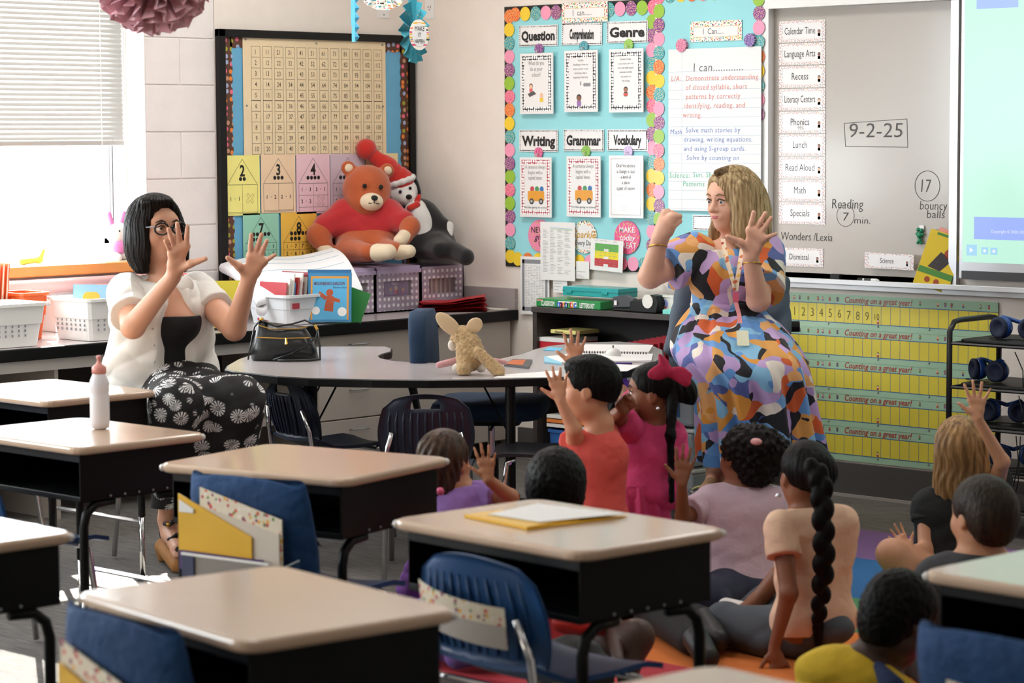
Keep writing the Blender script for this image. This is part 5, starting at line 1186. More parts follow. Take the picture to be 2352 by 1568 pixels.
def headphones(label, px_, py_, zt_, rz, lying=True):
    f = Fr((0, -.4, 0), (1, 0, 0), (0, 0, 1)); x = f.px(px_, py_)[0]
    t = thing('headphones', label, 'headphones', (x, -.38, zt_+.0195), R(rz), group='blue headphones on the cart tiers')
    for s_ in (-1, 1):
        T = Matrix.Translation((s_*.055, 0, .042)) @ Matrix.Rotation(R(90), 4, 'X') @ Matrix.Rotation(R(s_*18), 4, 'Y')
        q = MB().lathe([(.03, -.022), (.04, -.016), (.042, 0), (.038, .008)], 20, T=T).build('ear_cup', hpb, t, smooth=True, local=True)
        MB().lathe([(.026, .008), (.04, .01), (.041, .02), (.03, .026), (.022, .014)], 20, T=T).build('ear_cushion', cush, q, smooth=True, local=True)
        MB().lathe([(.032, -.0235), (.036, -.022), (.036, -.024), (.032, -.025)], 20, T=T).build('ring_trim', hpt, q, local=True)
    MB().tube([(-.055+.0, .01, .08), (-.045, .03, .075), (0, .05, .06), (.045, .03, .075), (.055, .01, .08)], .008, 8, flat=1.6).build('headband', hpb, t, smooth=True, local=True)
    MB().tube([(-.05, -.02, .01), (-.09, -.03, .003), (-.02, -.06, .003), (.06, -.05, .003)], .002, 5).build('cable', BLK, t, local=True)
headphones('blue headphones on the top tier of the cart', 2325, 755, .715, 10)
headphones('blue headphones resting on the second tier of the cart', 2262, 835, .55, -15)
headphones('blue headphones on the third tier, behind the raised hand', 2300, 935, .40, 20)
headphones('dark blue headphones low on the fourth tier', 2325, 1040, .235, 40)
for i, (xa, za, xb, zb) in enumerate(((2330, .7, 2350, .57), (2340, .54, 2342, .42), (2335, .39, 2330, .2), (2345, .39, 2320, .06))):
    f = Fr((0, Y1_-.012, 0), (1, 0, 0), (0, 0, 1)); a = f.px(xa, 900)[0]; c = f.px(xb, 900)[0]
    MB().tube([(a, Y1_-.012, za), ((a+c)/2+.02, Y1_-.018, (za+zb)/2), (c, Y1_-.012, zb)], .0022, 5).build('headphone_cable', BLK, ca)
# ------------------------------------------------------------------ people: smooth-blended solids meshed as one surface
class Blob:
    def __init__(s, vox=.005): s.ops = []; s.vox = vox; s.off = None
    def cap(s, a, b, ra, rb=None, k=.02, m='u'): s.ops.append(('c', np.array(a, float), np.array(b, float), ra, ra if rb is None else rb, k, m)); return s
    def ell(s, c, rad, B=None, k=.02, m='u'):
        B = np.eye(3) if B is None else np.array([list(v) for v in B], float)
        s.ops.append(('e', np.array(c, float), np.array(rad if hasattr(rad, '__len__') else (rad,)*3, float), B, 0, k, m)); return s
    def clip(s, p, n, k=0): s.ops.append(('p', np.array(p, float), np.array(Vector(n).normalized(), float), 0, 0, 0, 'p')); return s
    def field(s, fn): s.ops.append(('f', fn, 0, 0, 0, 0, 'f')); return s
    def build(s, name, mat, parent=None, label=None, smooth=True):
        vx = s.vox; lo = np.full(3, 1e9); hi = -lo
        for o in s.ops:
            if o[6] != 'u': continue
            if o[0] == 'c': r = max(o[3], o[4]); l, h = np.minimum(o[1], o[2])-r, np.maximum(o[1], o[2])+r
            else: r = o[2].max(); l, h = o[1]-r, o[1]+r
            lo = np.minimum(lo, l); hi = np.maximum(hi, h)
        lo -= .03; hi += .03; dim = np.ceil((hi-lo)/vx).astype(int)+1
        F = np.full(dim, .5, np.float32)
        ax = [(lo[i]+vx*np.arange(dim[i])).astype(np.float32) for i in range(3)]
        for o in s.ops:
            t, k, m = o[0], o[5], o[6]
            if t == 'p':
                d = (ax[0][:, None, None]-o[1][0])*o[2][0]+(ax[1][None, :, None]-o[1][1])*o[2][1]+(ax[2][None, None, :]-o[1][2])*o[2][2]
                F = np.maximum(F, d.astype(np.float32)); continue
            if t == 'f':
                F = F+o[1](ax[0][:, None, None], ax[1][None, :, None], ax[2][None, None, :]).astype(np.float32); continue
            pad = k+vx*3
            if t == 'c': r = max(o[3], o[4]); l, h = np.minimum(o[1], o[2])-r-pad, np.maximum(o[1], o[2])+r+pad
            else: r = np.abs(o[3]*o[2][:, None]).sum(0) if True else 0; l, h = o[1]-r-pad, o[1]+r+pad
            i0 = np.maximum(((l-lo)/vx).astype(int), 0); i1 = np.minimum(np.ceil((h-lo)/vx).astype(int)+1, dim)
            if (i1 <= i0).any(): continue
            x = ax[0][i0[0]:i1[0], None, None]; y = ax[1][None, i0[1]:i1[1], None]; z = ax[2][None, None, i0[2]:i1[2]]
            if t == 'c':
                a, b = o[1], o[2]; ba = b-a; L2 = max(float(ba @ ba), 1e-9)
                h_ = np.clip(((x-a[0])*ba[0]+(y-a[1])*ba[1]+(z-a[2])*ba[2])/L2, 0, 1)
                d = np.sqrt((x-a[0]-h_*ba[0])**2+(y-a[1]-h_*ba[1])**2+(z-a[2]-h_*ba[2])**2)-(o[3]+(o[4]-o[3])*h_)
            else:
                q = [(x-o[1][0])*B_[0]+(y-o[1][1])*B_[1]+(z-o[1][2])*B_[2] for B_ in o[3]]
                k0 = np.sqrt(sum((q[i]/o[2][i])**2 for i in range(3))); k1 = np.sqrt(sum((q[i]/o[2][i]**2)**2 for i in range(3)))
                d = k0*(k0-1)/np.maximum(k1, 1e-6)
            S = (slice(i0[0], i1[0]), slice(i0[1], i1[1]), slice(i0[2], i1[2])); f = F[S]
            if m == 'u': g = np.clip(.5+.5*(d-f)/k, 0, 1); F[S] = d+(f-d)*g-k*g*(1-g)
            else: g = np.clip(.5-.5*(-d-f)/k*-1*-1, 0, 1) if False else np.clip(.5-.5*(f+d)/k, 0, 1); F[S] = f+(-d-f)*g+k*g*(1-g)
        F[0] = F[-1] = .1; F[:, 0] = F[:, -1] = .1; F[:, :, 0] = F[:, :, -1] = .1
        G = openvdb.FloatGrid(.1); G.copyFromArray(np.clip(F, -.1, .1), tolerance=0)
        pts, quads = G.convertToQuads(0.0)
        pts = pts*vx+lo
        if len(pts) == 0: print('EMPTY', name); return None
        a, b, c, d = (pts[quads[:, i]] for i in range(4)); vol = (np.cross(b-a, c-a)*a).sum()+(np.cross(c-a, d-a)*a).sum()
        if vol < 0: quads = quads[:, ::-1]
        inv = WM[parent.name].inverted() if parent else Matrix.Identity(4); M4 = np.array(inv); pts = pts @ M4[:3, :3].T+M4[:3, 3]
        me = bpy.data.meshes.new(name); me.vertices.add(len(pts)); me.vertices.foreach_set('co', pts.astype(np.float32).ravel())
        me.loops.add(quads.size); me.loops.foreach_set('vertex_index', quads.astype(np.int32).ravel())
        me.polygons.add(len(quads)); me.polygons.foreach_set('loop_start', np.arange(0, quads.size, 4, dtype=np.int32))
        me.polygons.foreach_set('use_smooth', np.ones(len(quads), bool))
        me.update(calc_edges=True); me.validate(); me.materials.append(mat)
        return tag(link(name, me, parent), label)
Rw, Uw = Vector(RT), Vector((0, 0, 1)); Fh = Vector((FW[0], FW[1], 0)).normalized()   # right / up / away from the photographer
def facing(deg, tilt=0):
    """horizontal direction: 0 = towards the photographer, 90 = photo right, 180 = away"""
    a = R(deg); v = -Fh*math.cos(a)+Rw*math.sin(a); return (v*math.cos(R(tilt))+Uw*math.sin(R(tilt))).normalized()
def frame(fwd, up=Uw, roll=0):
    f = Vector(fwd).normalized(); r = f.cross(up).normalized(); u = r.cross(f); a = R(roll)
    return r*math.cos(a)+u*math.sin(a), f, u*math.cos(a)-r*math.sin(a)      # right, forward, up of the head itself
def skin_mat(name, col, rough=.5):
    if name in MATS: return MATS[name]
    m = M(name, col, rough, bump=(160, .12, .003), var=.05); P = m.node_tree.nodes['Principled BSDF']
    P.inputs['Subsurface Weight'].default_value = .12; P.inputs['Subsurface Radius'].default_value = (.02, .008, .004); P.inputs['Subsurface Scale'].default_value = .5
    return m
def hair_mat(name, c1, c2, scale=90, rough=.42, st=(1, 1, .06), spec=.22):
    if name in MATS: return MATS[name]
    m, N, L, P = nt_of(name); P.inputs['Roughness'].default_value = rough; P.inputs['Specular IOR Level'].default_value = spec
    tc = N.new('ShaderNodeTexCoord'); mp = N.new('ShaderNodeMapping'); mp.inputs['Scale'].default_value = st; L.new(tc.outputs['Object'], mp.inputs[0])
    n = N.new('ShaderNodeTexNoise'); n.inputs['Scale'].default_value = scale; n.inputs['Detail'].default_value = 5; L.new(mp.outputs[0], n.inputs['Vector'])
    cr = N.new('ShaderNodeValToRGB'); e = cr.color_ramp.elements; e[0].position = .35; e[0].color = lin(c1); e[1].position = .68; e[1].color = lin(c2)
    b = N.new('ShaderNodeBump'); b.inputs['Strength'].default_value = .8; b.inputs['Distance'].default_value = .006
    L.new(n.outputs['Fac'], cr.inputs[0]); L.new(cr.outputs[0], P.inputs['Base Color']); L.new(n.outputs['Fac'], b.inputs['Height']); L.new(b.outputs[0], P.inputs['Normal'])
    return m
class Head:
    def __init__(s, c, fwd, size, up=Uw, roll=0):
        s.c = Vector(c); s.r, s.f, s.u = frame(fwd, up, roll); s.s = size; s.B = (s.r, s.f, s.u)
    def p(s, x, y, z): return s.c+(s.r*x+s.f*y+s.u*z)*s.s
    def e(s, b, x, y, z, rx, ry, rz, k=.02, m='u'): b.ell(s.p(x, y, z), (rx*s.s, ry*s.s, rz*s.s), s.B, k, m)
    def skull(s, b, child=False, neck=None, nr=.05):
        S = s.s; j = .9 if child else 1
        s.e(b, 0, -.05, .13, .335, .42, .36); s.e(b, 0, .08, -.13, .265*(1.06 if child else 1), .29, .34, .03)
        s.e(b, 0, .22, -.37, .12, .13, .11, .03)
        for x in (-1, 1):
            s.e(b, .15*x, .2, -.13, .13*(1.1 if child else 1), .13, .13, .02); s.e(b, .16*x, -.02, -.26, .12, .16, .14, .03)
        s.e(b, 0, .27, .12, .22, .09, .1, .02)
        for x in (-1, 1): s.e(b, .135*x, .385, .012, .085, .05, .04, .016, 's')
        for x in (-1, 1): s.e(b, .135*x, .322, .040, .068, .058, .026, .004); s.e(b, .135*x, .318, -.032, .062, .052, .02, .004)
        b.cap(s.p(0, .345, .03), s.p(0, .405 if child else .44, -.115), .028*S, .048*S, .012)
        for x in (-1, 1): s.e(b, .045*x, .375, -.125, .035, .04, .03, .01); s.e(b, .35*x, -.03, -.03, .035, .075, .105, .012); s.e(b, .385*x, -.02, -.02, .02, .045, .07, .01, 's')
        s.e(b, 0, .335, -.235, .11, .05, .06, .015)
        if neck is not None: b.cap(s.p(0, -.06, -.28), neck, nr, nr*1.1, .03)
    def face(s, T, eye='4A3222', brow='3A2A20', lips='B5605A', lipw=1, look=(0, 0), lids=True, skin=None):
        for x in (-1, 1):
            c = s.p(.135*x, .322, .008); r = .05*s.s
            o = MB(); o.ball((0, 0, 0), r, 16, T=Matrix.Translation(c)); eo = o.build('eye', M('eye_white', 'F2EEEA', .15), T, smooth=True)
            d = (s.f+s.r*look[0]+s.u*look[1]).normalized(); q = MB(); q.ball(tuple(c+d*r*.55), r*.6, 12); q.build('iris', M('iris_'+eye, eye, .12), eo, smooth=True)
            q = MB(); q.ball(tuple(c+d*r*.94), r*.26, 8); q.build('pupil', M('pupil', '0A0808', .1), eo, smooth=True)
            q = MB(); q.tube([s.p(x*(.06), .385, .105), s.p(x*.13, .385, .135), s.p(x*.21, .335, .105)], [.010*s.s, .014*s.s, .006*s.s], 6); q.build('eyebrow', M('brow_'+brow, brow, .8), T, smooth=True)
            q = MB(); q.tube([s.p(x*.07, .37, .03), s.p(x*.135, .383, .058), s.p(x*.205, .34, .028)], [.008*s.s, .011*s.s, .007*s.s], 6); q.build('eyelash', M('lash', '1E1614', .7), T, smooth=True)
        b = Blob(.0022); s.e(b, 0, .375, -.222, .088*lipw, .022, .014, .006); s.e(b, 0, .372, -.25, .075*lipw, .025, .018, .004); b.build('lips', M('lips_'+lips, lips, .35), T)
    def hair_cap(s, b, grow=1.07, z=.13, k=.02, front=(.58, -.2, .33, .42, .56)):
        s.e(b, 0, -.06, z+.015, .335*grow+.012, .42*grow+.005, .36*grow+.012, k)
def fingers(b, wrist, knuck, tips, tb, tt, r, bend=.12, n=None, tmid=None):
    w = Vector(wrist); kn = [Vector(q) for q in knuck]
    for q in kn: b.cap(w.lerp(q, .12), q, r*1.45, r*1.12, r*1.6)
    b.cap(kn[0], kn[-1], r*1.1, r*1.0, r*1.4); b.cap(w.lerp(kn[0], .5), w.lerp(kn[-1], .5), r*1.4, r*1.3, r*1.5)
    for i, (q, t) in enumerate(zip(kn, tips)):
        t = Vector(t); L = (t-q).length; m = q.lerp(t, .48)+(n*L*bend if n else Vector()); rr = r*(.94 if i < 3 else .8)
        b.cap(q, m, rr, rr*.93, r*.35); b.cap(m, t, rr*.93, rr*.74, r*.2)
    tb, tt = Vector(tb), Vector(tt); m = tb.lerp(tt, .5) if tmid is None else Vector(tmid)
    b.cap(w.lerp(kn[0], .15), tb, r*1.35, r*1.25, r*1.4); b.cap(tb, m, r*1.2, r*1.0, r*.8); b.cap(m, tt, r*1.02, r*.8, r*.4)
def open_hand(b, wrist, d, th, L, spread=1, curl=.1):
    """relaxed open hand: d = finger direction, th = thumb side"""
    w = Vector(wrist); d = Vector(d).normalized(); th = Vector(th); th = (th-d*th.dot(d)).normalized(); n = d.cross(th)
    kn = [w+d*L*h+th*L*x for x, h in ((.17, .48), (.06, .51), (-.06, .49), (-.165, .44))]
    tips = []
    for q, a, l in zip(kn, (14, 3, -8, -24), (.41, .46, .42, .34)):
        v = d*math.cos(R(a*spread))+th*math.sin(R(a*spread)); tips.append(q+v*L*l+n*L*curl*.5)
    fingers(b, w, kn, tips, w+d*L*.2+th*L*.22, w+d*L*.42+th*L*.46, L*.055, .06, n)
def fist(b, c, d, th, L):
    c = Vector(c); d = Vector(d).normalized(); th = (Vector(th)-d*Vector(th).dot(d)).normalized(); n = d.cross(th)
    b.cap(c-d*L*.25+th*L*.1, c+d*L*.1+th*L*.12, L*.15, L*.14, L*.08); b.cap(c-d*L*.25-th*L*.1, c+d*L*.1-th*L*.12, L*.14, L*.13, L*.08)
    for i, x in enumerate((.19, .065, -.06, -.18)):
        q = c+d*L*.16+th*L*x; m = q+n*L*.16+d*L*.02; e = q+n*L*.14-d*L*.17
        b.cap(q, m, L*.07, L*.065, L*.02); b.cap(m, e, L*.064, L*.055, L*.015)
    b.cap(c-d*L*.1+th*L*.2, c+d*L*.06+th*L*.22+n*L*.18, L*.075, L*.065, L*.03); b.cap(c+d*L*.06+th*L*.22+n*L*.18, c+d*L*.1+th*L*.04+n*L*.24, L*.065, L*.055, L*.02)
def wrinkle(amp, fr=1, seed=0):
    def g(x, y, z):
        q = 46*fr*z+30*fr*(x-y)+seed+2.2*np.sin(19*fr*(x+y)+seed)+1.6*np.sin(23*fr*z); g_ = 26*fr*(x+y)-70*fr*z+seed*2+2.5*np.sin(13*fr*z+seed)+1.5*np.sin(31*fr*(x-y)); return amp*((np.abs(np.sin(q*.5))-.6)*-1.1+(np.abs(np.sin(g_*.5))-.6)*-.9)
    return g
def radial(h, amp, n, fz=6):
    """strand ridges running down from the crown of head h"""
    c = np.array(h.c); r = np.array(h.r); f = np.array(h.f); u = np.array(h.u)
    def g(x, y, z):
        X = (x-c[0])*r[0]+(y-c[1])*r[1]+(z-c[2])*r[2]; Y = (x-c[0])*f[0]+(y-c[1])*f[1]+(z-c[2])*f[2]; Z = (x-c[0])*u[0]+(y-c[1])*u[1]+(z-c[2])*u[2]
        a = np.arctan2(X, -Y+.001); return amp*np.clip((np.sqrt(X*X+Y*Y)-.02)/.06, 0, 1)*(np.sin(a*n+2*np.sin(Z*fz*8))+.6*np.sin(a*n*.37+1+Z*fz*3))
    return g
def fuzz(amp, fr):
    def g(x, y, z): return amp*(np.sin(fr*x+1.3*np.sin(fr*.6*y))*np.sin(fr*y+1.1*np.sin(fr*.7*z))*np.sin(fr*z+np.sin(fr*.5*x)))
    return g
def person(label, base, group=None): return thing('person', label, 'person', tuple(base), group=group)
def torso(b, hip, chest, neck, shL, shR, w, d, fwd, inf=0, k=.05, belly=0):
    """trunk: w,d half width/depth at the chest"""
    hip, chest, neck, shL, shR = map(Vector, (hip, chest, neck, shL, shR)); up = (chest-hip).normalized()
    r = (shR-shL); r = (r-up*r.dot(up)).normalized(); f = up.cross(r) if up.cross(r).dot(fwd) > 0 else -up.cross(r); B = (r, f, up); L = (chest-hip).length
    b.ell(hip, (w*1.0+inf, d*1.05+inf, L*.38+inf), B, k); b.ell(hip.lerp(chest, .5)+f*belly, (w*.86+inf, d*.9+inf, L*.42+inf), B, k)
    b.ell(chest, (w*.98+inf, d*.98+inf, L*.42+inf), B, k); b.cap(shL.lerp(shR, .1), shL.lerp(shR, .9), d*.42+inf, d*.42+inf, k)
    b.cap(chest.lerp(neck, .5), neck, d*.6+inf*.5, d*.3+inf*.4, k)
    return B
def arm(b, sh, el, wr, r, inf=0, k=.02):
    b.cap(sh, el, r*1.15+inf, r*.92+inf, k); b.cap(el, wr, r*.92+inf, r*.6+inf, k*.6)
def sleeve(b, sh, el, t, r, inf, flare=0, k=.03):
    sh, el = Vector(sh), Vector(el); e = sh.lerp(el, t); b.cap(sh, sh.lerp(el, t+.15), r*1.15+inf, r+inf+flare, k); return e, (el-sh).normalized()
def sleeve_part(t, sh, el, tt, r, inf, flare, mat, seed=0, vox=.0045):
    sh, el = Vector(sh), Vector(el); e = sh.lerp(el, tt); d = (el-sh).normalized(); b = Blob(vox)
    b.cap(sh, e+d*.04, r*1.2+inf, r+inf+flare, .02); b.field(wrinkle(.003, 1.3, seed)); b.clip(e, d); b.build('sleeve', mat, t)
def legs(b, pts, r, inf=0, k=.03):
    h, kn, an = pts; b.cap(h, kn, r*1.25+inf, r*.85+inf, k); b.cap(kn, an, r*.85+inf, r*.52+inf, k)
# ================================================================== woman with glasses (left)
SK1 = skin_mat('skin_tan', 'DCA588'); SK2 = skin_mat('skin_fair', 'E2AE94')
wbase = Wp(430, 1290, 8.7); wbase.z = 0
t = person('seated woman with dark bob, glasses and open white shirt raising both hands', wbase)
D = 8.72
neckb = Wp(383, 640, D+.02); hip = Wp(395, 885, D+.06); chest = Wp(375, 722, D)
shR, shL = Wp(292, 672, D-.02), Wp(452, 668, D+.12)
elR, wrR = Wp(305, 750, 8.47), Wp(398, 636, 8.38); elL, wrL = Wp(538, 755, 8.62), Wp(569, 648, 8.5)
h = Head(Wp(359, 526, D+.0), facing(39, 2), .232)
b = Blob(.004); h.skull(b, neck=neckb, nr=.052); fw_ = facing(30)
torso(b, hip, chest, neckb, shL, shR, .155, .1, fw_); b.cap(chest.lerp(hip, .1)+fw_*.06+Rw*.04, chest.lerp(hip, .12)+fw_*.06-Rw*.06, .06, .06, .04)
arm(b, shR, elR, wrR, .045); arm(b, shL, elL, wrL, .045)
dd = 8.34
fingers(b, wrR, [Wp(428, 565, dd), Wp(414, 560, dd), Wp(402, 568, dd), Wp(394, 581, dd)], [Wp(431, 520, dd-.03), Wp(407, 513, dd-.03), Wp(387, 526, dd-.03), Wp(379, 553, dd-.03)], Wp(438, 605, dd), Wp(472, 594, dd-.02), .0105, .03, -Fh)
dd = 8.46
fingers(b, wrL, [Wp(575, 588, dd), Wp(586, 584, dd), Wp(597, 589, dd), Wp(606, 601, dd)], [Wp(577, 539, dd-.02), Wp(601, 538, dd-.02), Wp(613, 553, dd-.02), Wp(632, 585, dd-.02)], Wp(549, 612, dd), Wp(523, 592, dd-.02), .0108, .03, -Fh)
b.cap(Wp(392, 1100, 8.55), Wp(388, 1195, 8.62), .048, .036, .03); b.cap(Wp(388, 1195, 8.62), Wp(394, 1225, 8.6), .036, .034, .02); b.cap(Wp(394, 1225, 8.6), Wp(410, 1262, 8.45), .036, .024, .02)
for i, (x, y) in enumerate(((416, 1270), (410, 1274), (403, 1276))): b.cap(Wp(x-6, y-14, 8.46), Wp(x, y, 8.42), .012, .009, .006)
b.build('body', SK1, t)
h.face(t, '5A3E28', '2A1E1A', 'B0625A', look=(-.15, .05))
ck = M('tank_top', '101013', .8, bump=(200, .2, .002))
b = Blob(.005); torso(b, hip, chest, neckb, shL, shR, .155, .1, fw_, .007); b.cap(chest.lerp(hip, .1)+fw_*.06+Rw*.04, chest.lerp(hip, .12)+fw_*.06-Rw*.06, .068, .068, .04)
b.clip(Wp(400, 722, D), (0, 0, 1)); b.build('tank_top', ck, t)
lin_ = M('white_linen', 'EDEAE4', .85, bump=(260, .3, .002)); b = Blob(.005)
torso(b, hip+Vector((0, 0, .0)), chest, neckb-Uw*.01, shL, shR, .165, .115, fw_, .018)
b.cap(shR, hip.lerp(shR, .05)-Rw*.13-Fh*.04, .06, .07, .07); b.cap(hip.lerp(shR, .2)-Rw*.12-Fh*.05, hip-Rw*.13-Fh*.06-Uw*.0, .085, .1, .06); b.cap(shL, hip+Rw*.07+Fh*.02, .055, .07, .06)
sleeve_part(t, shR, elR, .68, .047, .016, .01, lin_, 3); sleeve_part(t, shL, elL, .5, .047, .014, .008, lin_, 5)
b.field(wrinkle(.006, .8, 1))
b.cap(neckb+fw_*.1+Uw*.02, chest+fw_*.14+Rw*.01, .035, .05, .015, 's'); b.cap(chest+fw_*.16+Rw*.005, hip+facing(12)*.19-Uw*.06+Rw*.03, .072, .125, .015, 's')
b.clip(Wp(380, 889, D), (0, 0, -1)); b.clip(neckb-Uw*.0-fw_*.02, (fw_*.15+Uw))
b.build('white_shirt', lin_, t)
b = Blob(.003)     # collar flaps
b.ell(neckb-Rw*.075-Uw*.012-Fh*.03, (.045, .012, .028), (Rw, -Fh, Uw), .01); b.ell(neckb+Rw*.075-Uw*.02-Fh*.06, (.03, .012, .035), (Rw, -Fh, Uw), .01); b.build('collar', lin_, t)
q = MB(); [q.ball(tuple(Wp(351+2*i, 755+38*i, 8.55)), .004, 6) for i in range(4)]; q.build('shirt_buttons', M('button_grey', 'A8A49C', .4), t, kind='stuff')
b = Blob(.004); h.hair_cap(b, 1.1); h.e(b, -.02, -.12, -.12, .43, .42, .55, .05)
h.e(b, -.3, .05, -.38, .16, .3, .42, .05); h.e(b, .27, .0, -.3, .15, .25, .4, .05); h.e(b, -.1, -.25, -.3, .4, .25, .42, .05); h.e(b, .12, .2, .42, .22, .2, .08, .04)
h.e(b, .02, .52, -.08, .30, .40, .46, .03, 's'); h.e(b, .0, .35, -.5, .25, .45, .4, .02, 's')
b.field(radial(h, .0016, 52)); b.clip(h.p(0, 0, -.68), -h.u); b.build('hair', hair_mat('hair_dark_brown', '070504', '1C130E', 110, .45, spec=.14), t)
gm = M('black_acetate', '0C0C0E', .18); gl = MB()
for x in (-1, 1):
    pts = [h.p(x*.155+.115*math.cos(a)*1.05, .45-.03*abs(math.cos(a)), -.0+.085*math.sin(a)+(.01 if math.sin(a) > 0 else 0)) for a in [i*math.pi/9 for i in range(18)]]; gl.tube(pts+[pts[0]], .0034, 6)
gl.tube([h.p(-.045, .455, .02), h.p(0, .465, .03), h.p(.045, .455, .02)], .0032, 6); go = gl.build('glasses', gm, t, smooth=True)
q = MB(); [q.tube([h.p(x*.275, .43, .04), h.p(x*.36, .1, .03), h.p(x*.37, -.05, .0)], .0028, 6) for x in (-1, 1)]; q.build('temple', M('grey_acetate', '8E94A0', .3), go)
# patterned trousers
m, N, L, P = nt_of('flower_trousers'); P.inputs['Roughness'].default_value = .8
tc = N.new('ShaderNodeTexCoord'); vo = N.new('ShaderNodeTexVoronoi'); vo.inputs['Scale'].default_value = 17; vo.inputs['Randomness'].default_value = .8
L.new(tc.outputs['Object'], vo.inputs['Vector'])
sc_ = N.new('ShaderNodeVectorMath'); sc_.operation = 'SUBTRACT'; L.new(tc.outputs['Object'], sc_.inputs[0])
mpv = N.new('ShaderNodeVectorMath'); mpv.operation = 'SUBTRACT'; L.new(tc.outputs['Object'], mpv.inputs[0]); L.new(vo.outputs['Position'], mpv.inputs[1])
dR = N.new('ShaderNodeVectorMath'); dR.operation = 'DOT_PRODUCT'; dR.inputs[1].default_value = tuple(Rw); L.new(mpv.outputs[0], dR.inputs[0])
sx = N.new('ShaderNodeSeparateXYZ'); L.new(mpv.outputs[0], sx.inputs[0])
at_ = N.new('ShaderNodeMath'); at_.operation = 'ARCTAN2'; L.new(dR.outputs['Value'], at_.inputs[0]); L.new(sx.outputs[2], at_.inputs[1])
mu = N.new('ShaderNodeMath'); mu.operation = 'MULTIPLY'; mu.inputs[1].default_value = 14; L.new(at_.outputs[0], mu.inputs[0])
sn = N.new('ShaderNodeMath'); sn.operation = 'SINE'; L.new(mu.outputs[0], sn.inputs[0])
rmp = N.new('ShaderNodeValToRGB'); el = rmp.color_ramp.elements; el[0].position = 0; el[0].color = (.02, .02, .02, 1); el[1].position = .5; el[1].color = (0, 0, 0, 1)
for p_, v_ in ((.06, .9), (.12, .1), (.17, .8), (.45, .55), (.52, 0)): e_ = rmp.color_ramp.elements.new(p_); e_.color = (v_,)*3+(1,)
L.new(vo.outputs['Distance'], rmp.inputs[0])
gt = N.new('ShaderNodeMath'); gt.operation = 'GREATER_THAN'; gt.inputs[1].default_value = -.35; L.new(sn.outputs[0], gt.inputs[0])
ml = N.new('ShaderNodeMath'); ml.operation = 'MULTIPLY'; L.new(rmp.outputs[0], ml.inputs[0]); L.new(gt.outputs[0], ml.inputs[1])
nz = N.new('ShaderNodeTexNoise'); nz.inputs['Scale'].default_value = 60; L.new(tc.outputs['Object'], nz.inputs['Vector'])
m3 = N.new('ShaderNodeMath'); m3.operation = 'MULTIPLY'; L.new(ml.outputs[0], m3.inputs[0]); L.new(nz.outputs['Fac'], m3.inputs[1])
m4 = N.new('ShaderNodeMath'); m4.operation = 'MULTIPLY_ADD'; m4.inputs[1].default_value = 2.6; m4.inputs[2].default_value = .01; L.new(m3.outputs[0], m4.inputs[0])
cmb = N.new('ShaderNodeCombineColor'); [L.new(m4.outputs[0], cmb.inputs[i]) for i in range(3)]; L.new(cmb.outputs[0], P.inputs['Base Color'])
b = Blob(.006); kn1, kn2 = Wp(404, 930, 8.3), Wp(545, 925, 8.42)
b.ell(Wp(402, 880, D+.04), (.17, .14, .1), (Rw, -Fh, Uw), .05)
b.cap(Wp(385, 905, D), kn1, .1, .085, .04); b.cap(Wp(440, 905, D+.04), kn2, .1, .088, .05); b.cap(kn1, Wp(388, 1155, 8.56), .085, .062, .04); b.cap(kn2, Wp(520, 1150, 8.72), .092, .085, .04); b.cap(Wp(470, 930, 8.45), Wp(480, 990, 8.5), .09, .08, .06)
b.field(wrinkle(.005, .8, 3)); b.clip(Wp(400, 1160, 8.6), (0, 0, -1)); b.build('patterned_trousers', MATS['flower_trousers'], t)
sd = thing('sandal', None, None) if False else None
cork = M('cork_sole', 'A8743F', .8, bump=(120, .4, .003)); lea = M('black_strap_leather', '18171A', .4)
q = Blob(.004); a0, a1 = Wp(376, 1270, 8.66), Wp(411, 1290, 8.45); q.cap(Vector((a0.x, a0.y, .05)), Vector((a0.x, a0.y, .015)), .026, .022, .01); q.cap(Vector((a0.x, a0.y, .055)), Vector((a1.x, a1.y, .02)), .028, .03, .02); q.clip((0, 0, .002), (0, 0, -1)); so = q.build('sandal_sole', cork, t)
q = MB(); c_ = [Wp(x-14, y, d_) for x, y, d_ in ((392, 1202, 8.57), (402, 1205, 8.53), (415, 1196, 8.53), (423, 1187, 8.57))]; q.tube(c_, .0085, 6)
q.tube([Wp(x-14, y, d_) for x, y, d_ in ((397, 1245, 8.6), (404, 1238, 8.50), (418, 1230, 8.48), (432, 1225, 8.54))], .0095, 6); q.tube([Wp(x-14, y, d_) for x, y, d_ in ((414, 1268, 8.48), (424, 1260, 8.41), (436, 1254, 8.44))], .0095, 6); q.tube([Wp(372, 1200, 8.64), Wp(370, 1225, 8.66), Wp(376, 1250, 8.66)], .008, 6)
q.build('sandal_strap', lea, so, smooth=True); MB().ball(tuple(Wp(386, 1204, 8.51)), .009, 8).build('buckle', gold, so)
p = Wp(430, 960, D+.12); ribbed_chair('2A2C34', 'dark chair under the woman with glasses', at(p.x, p.y, 20), w=.36, seat=.42, top=.62, slot=False)
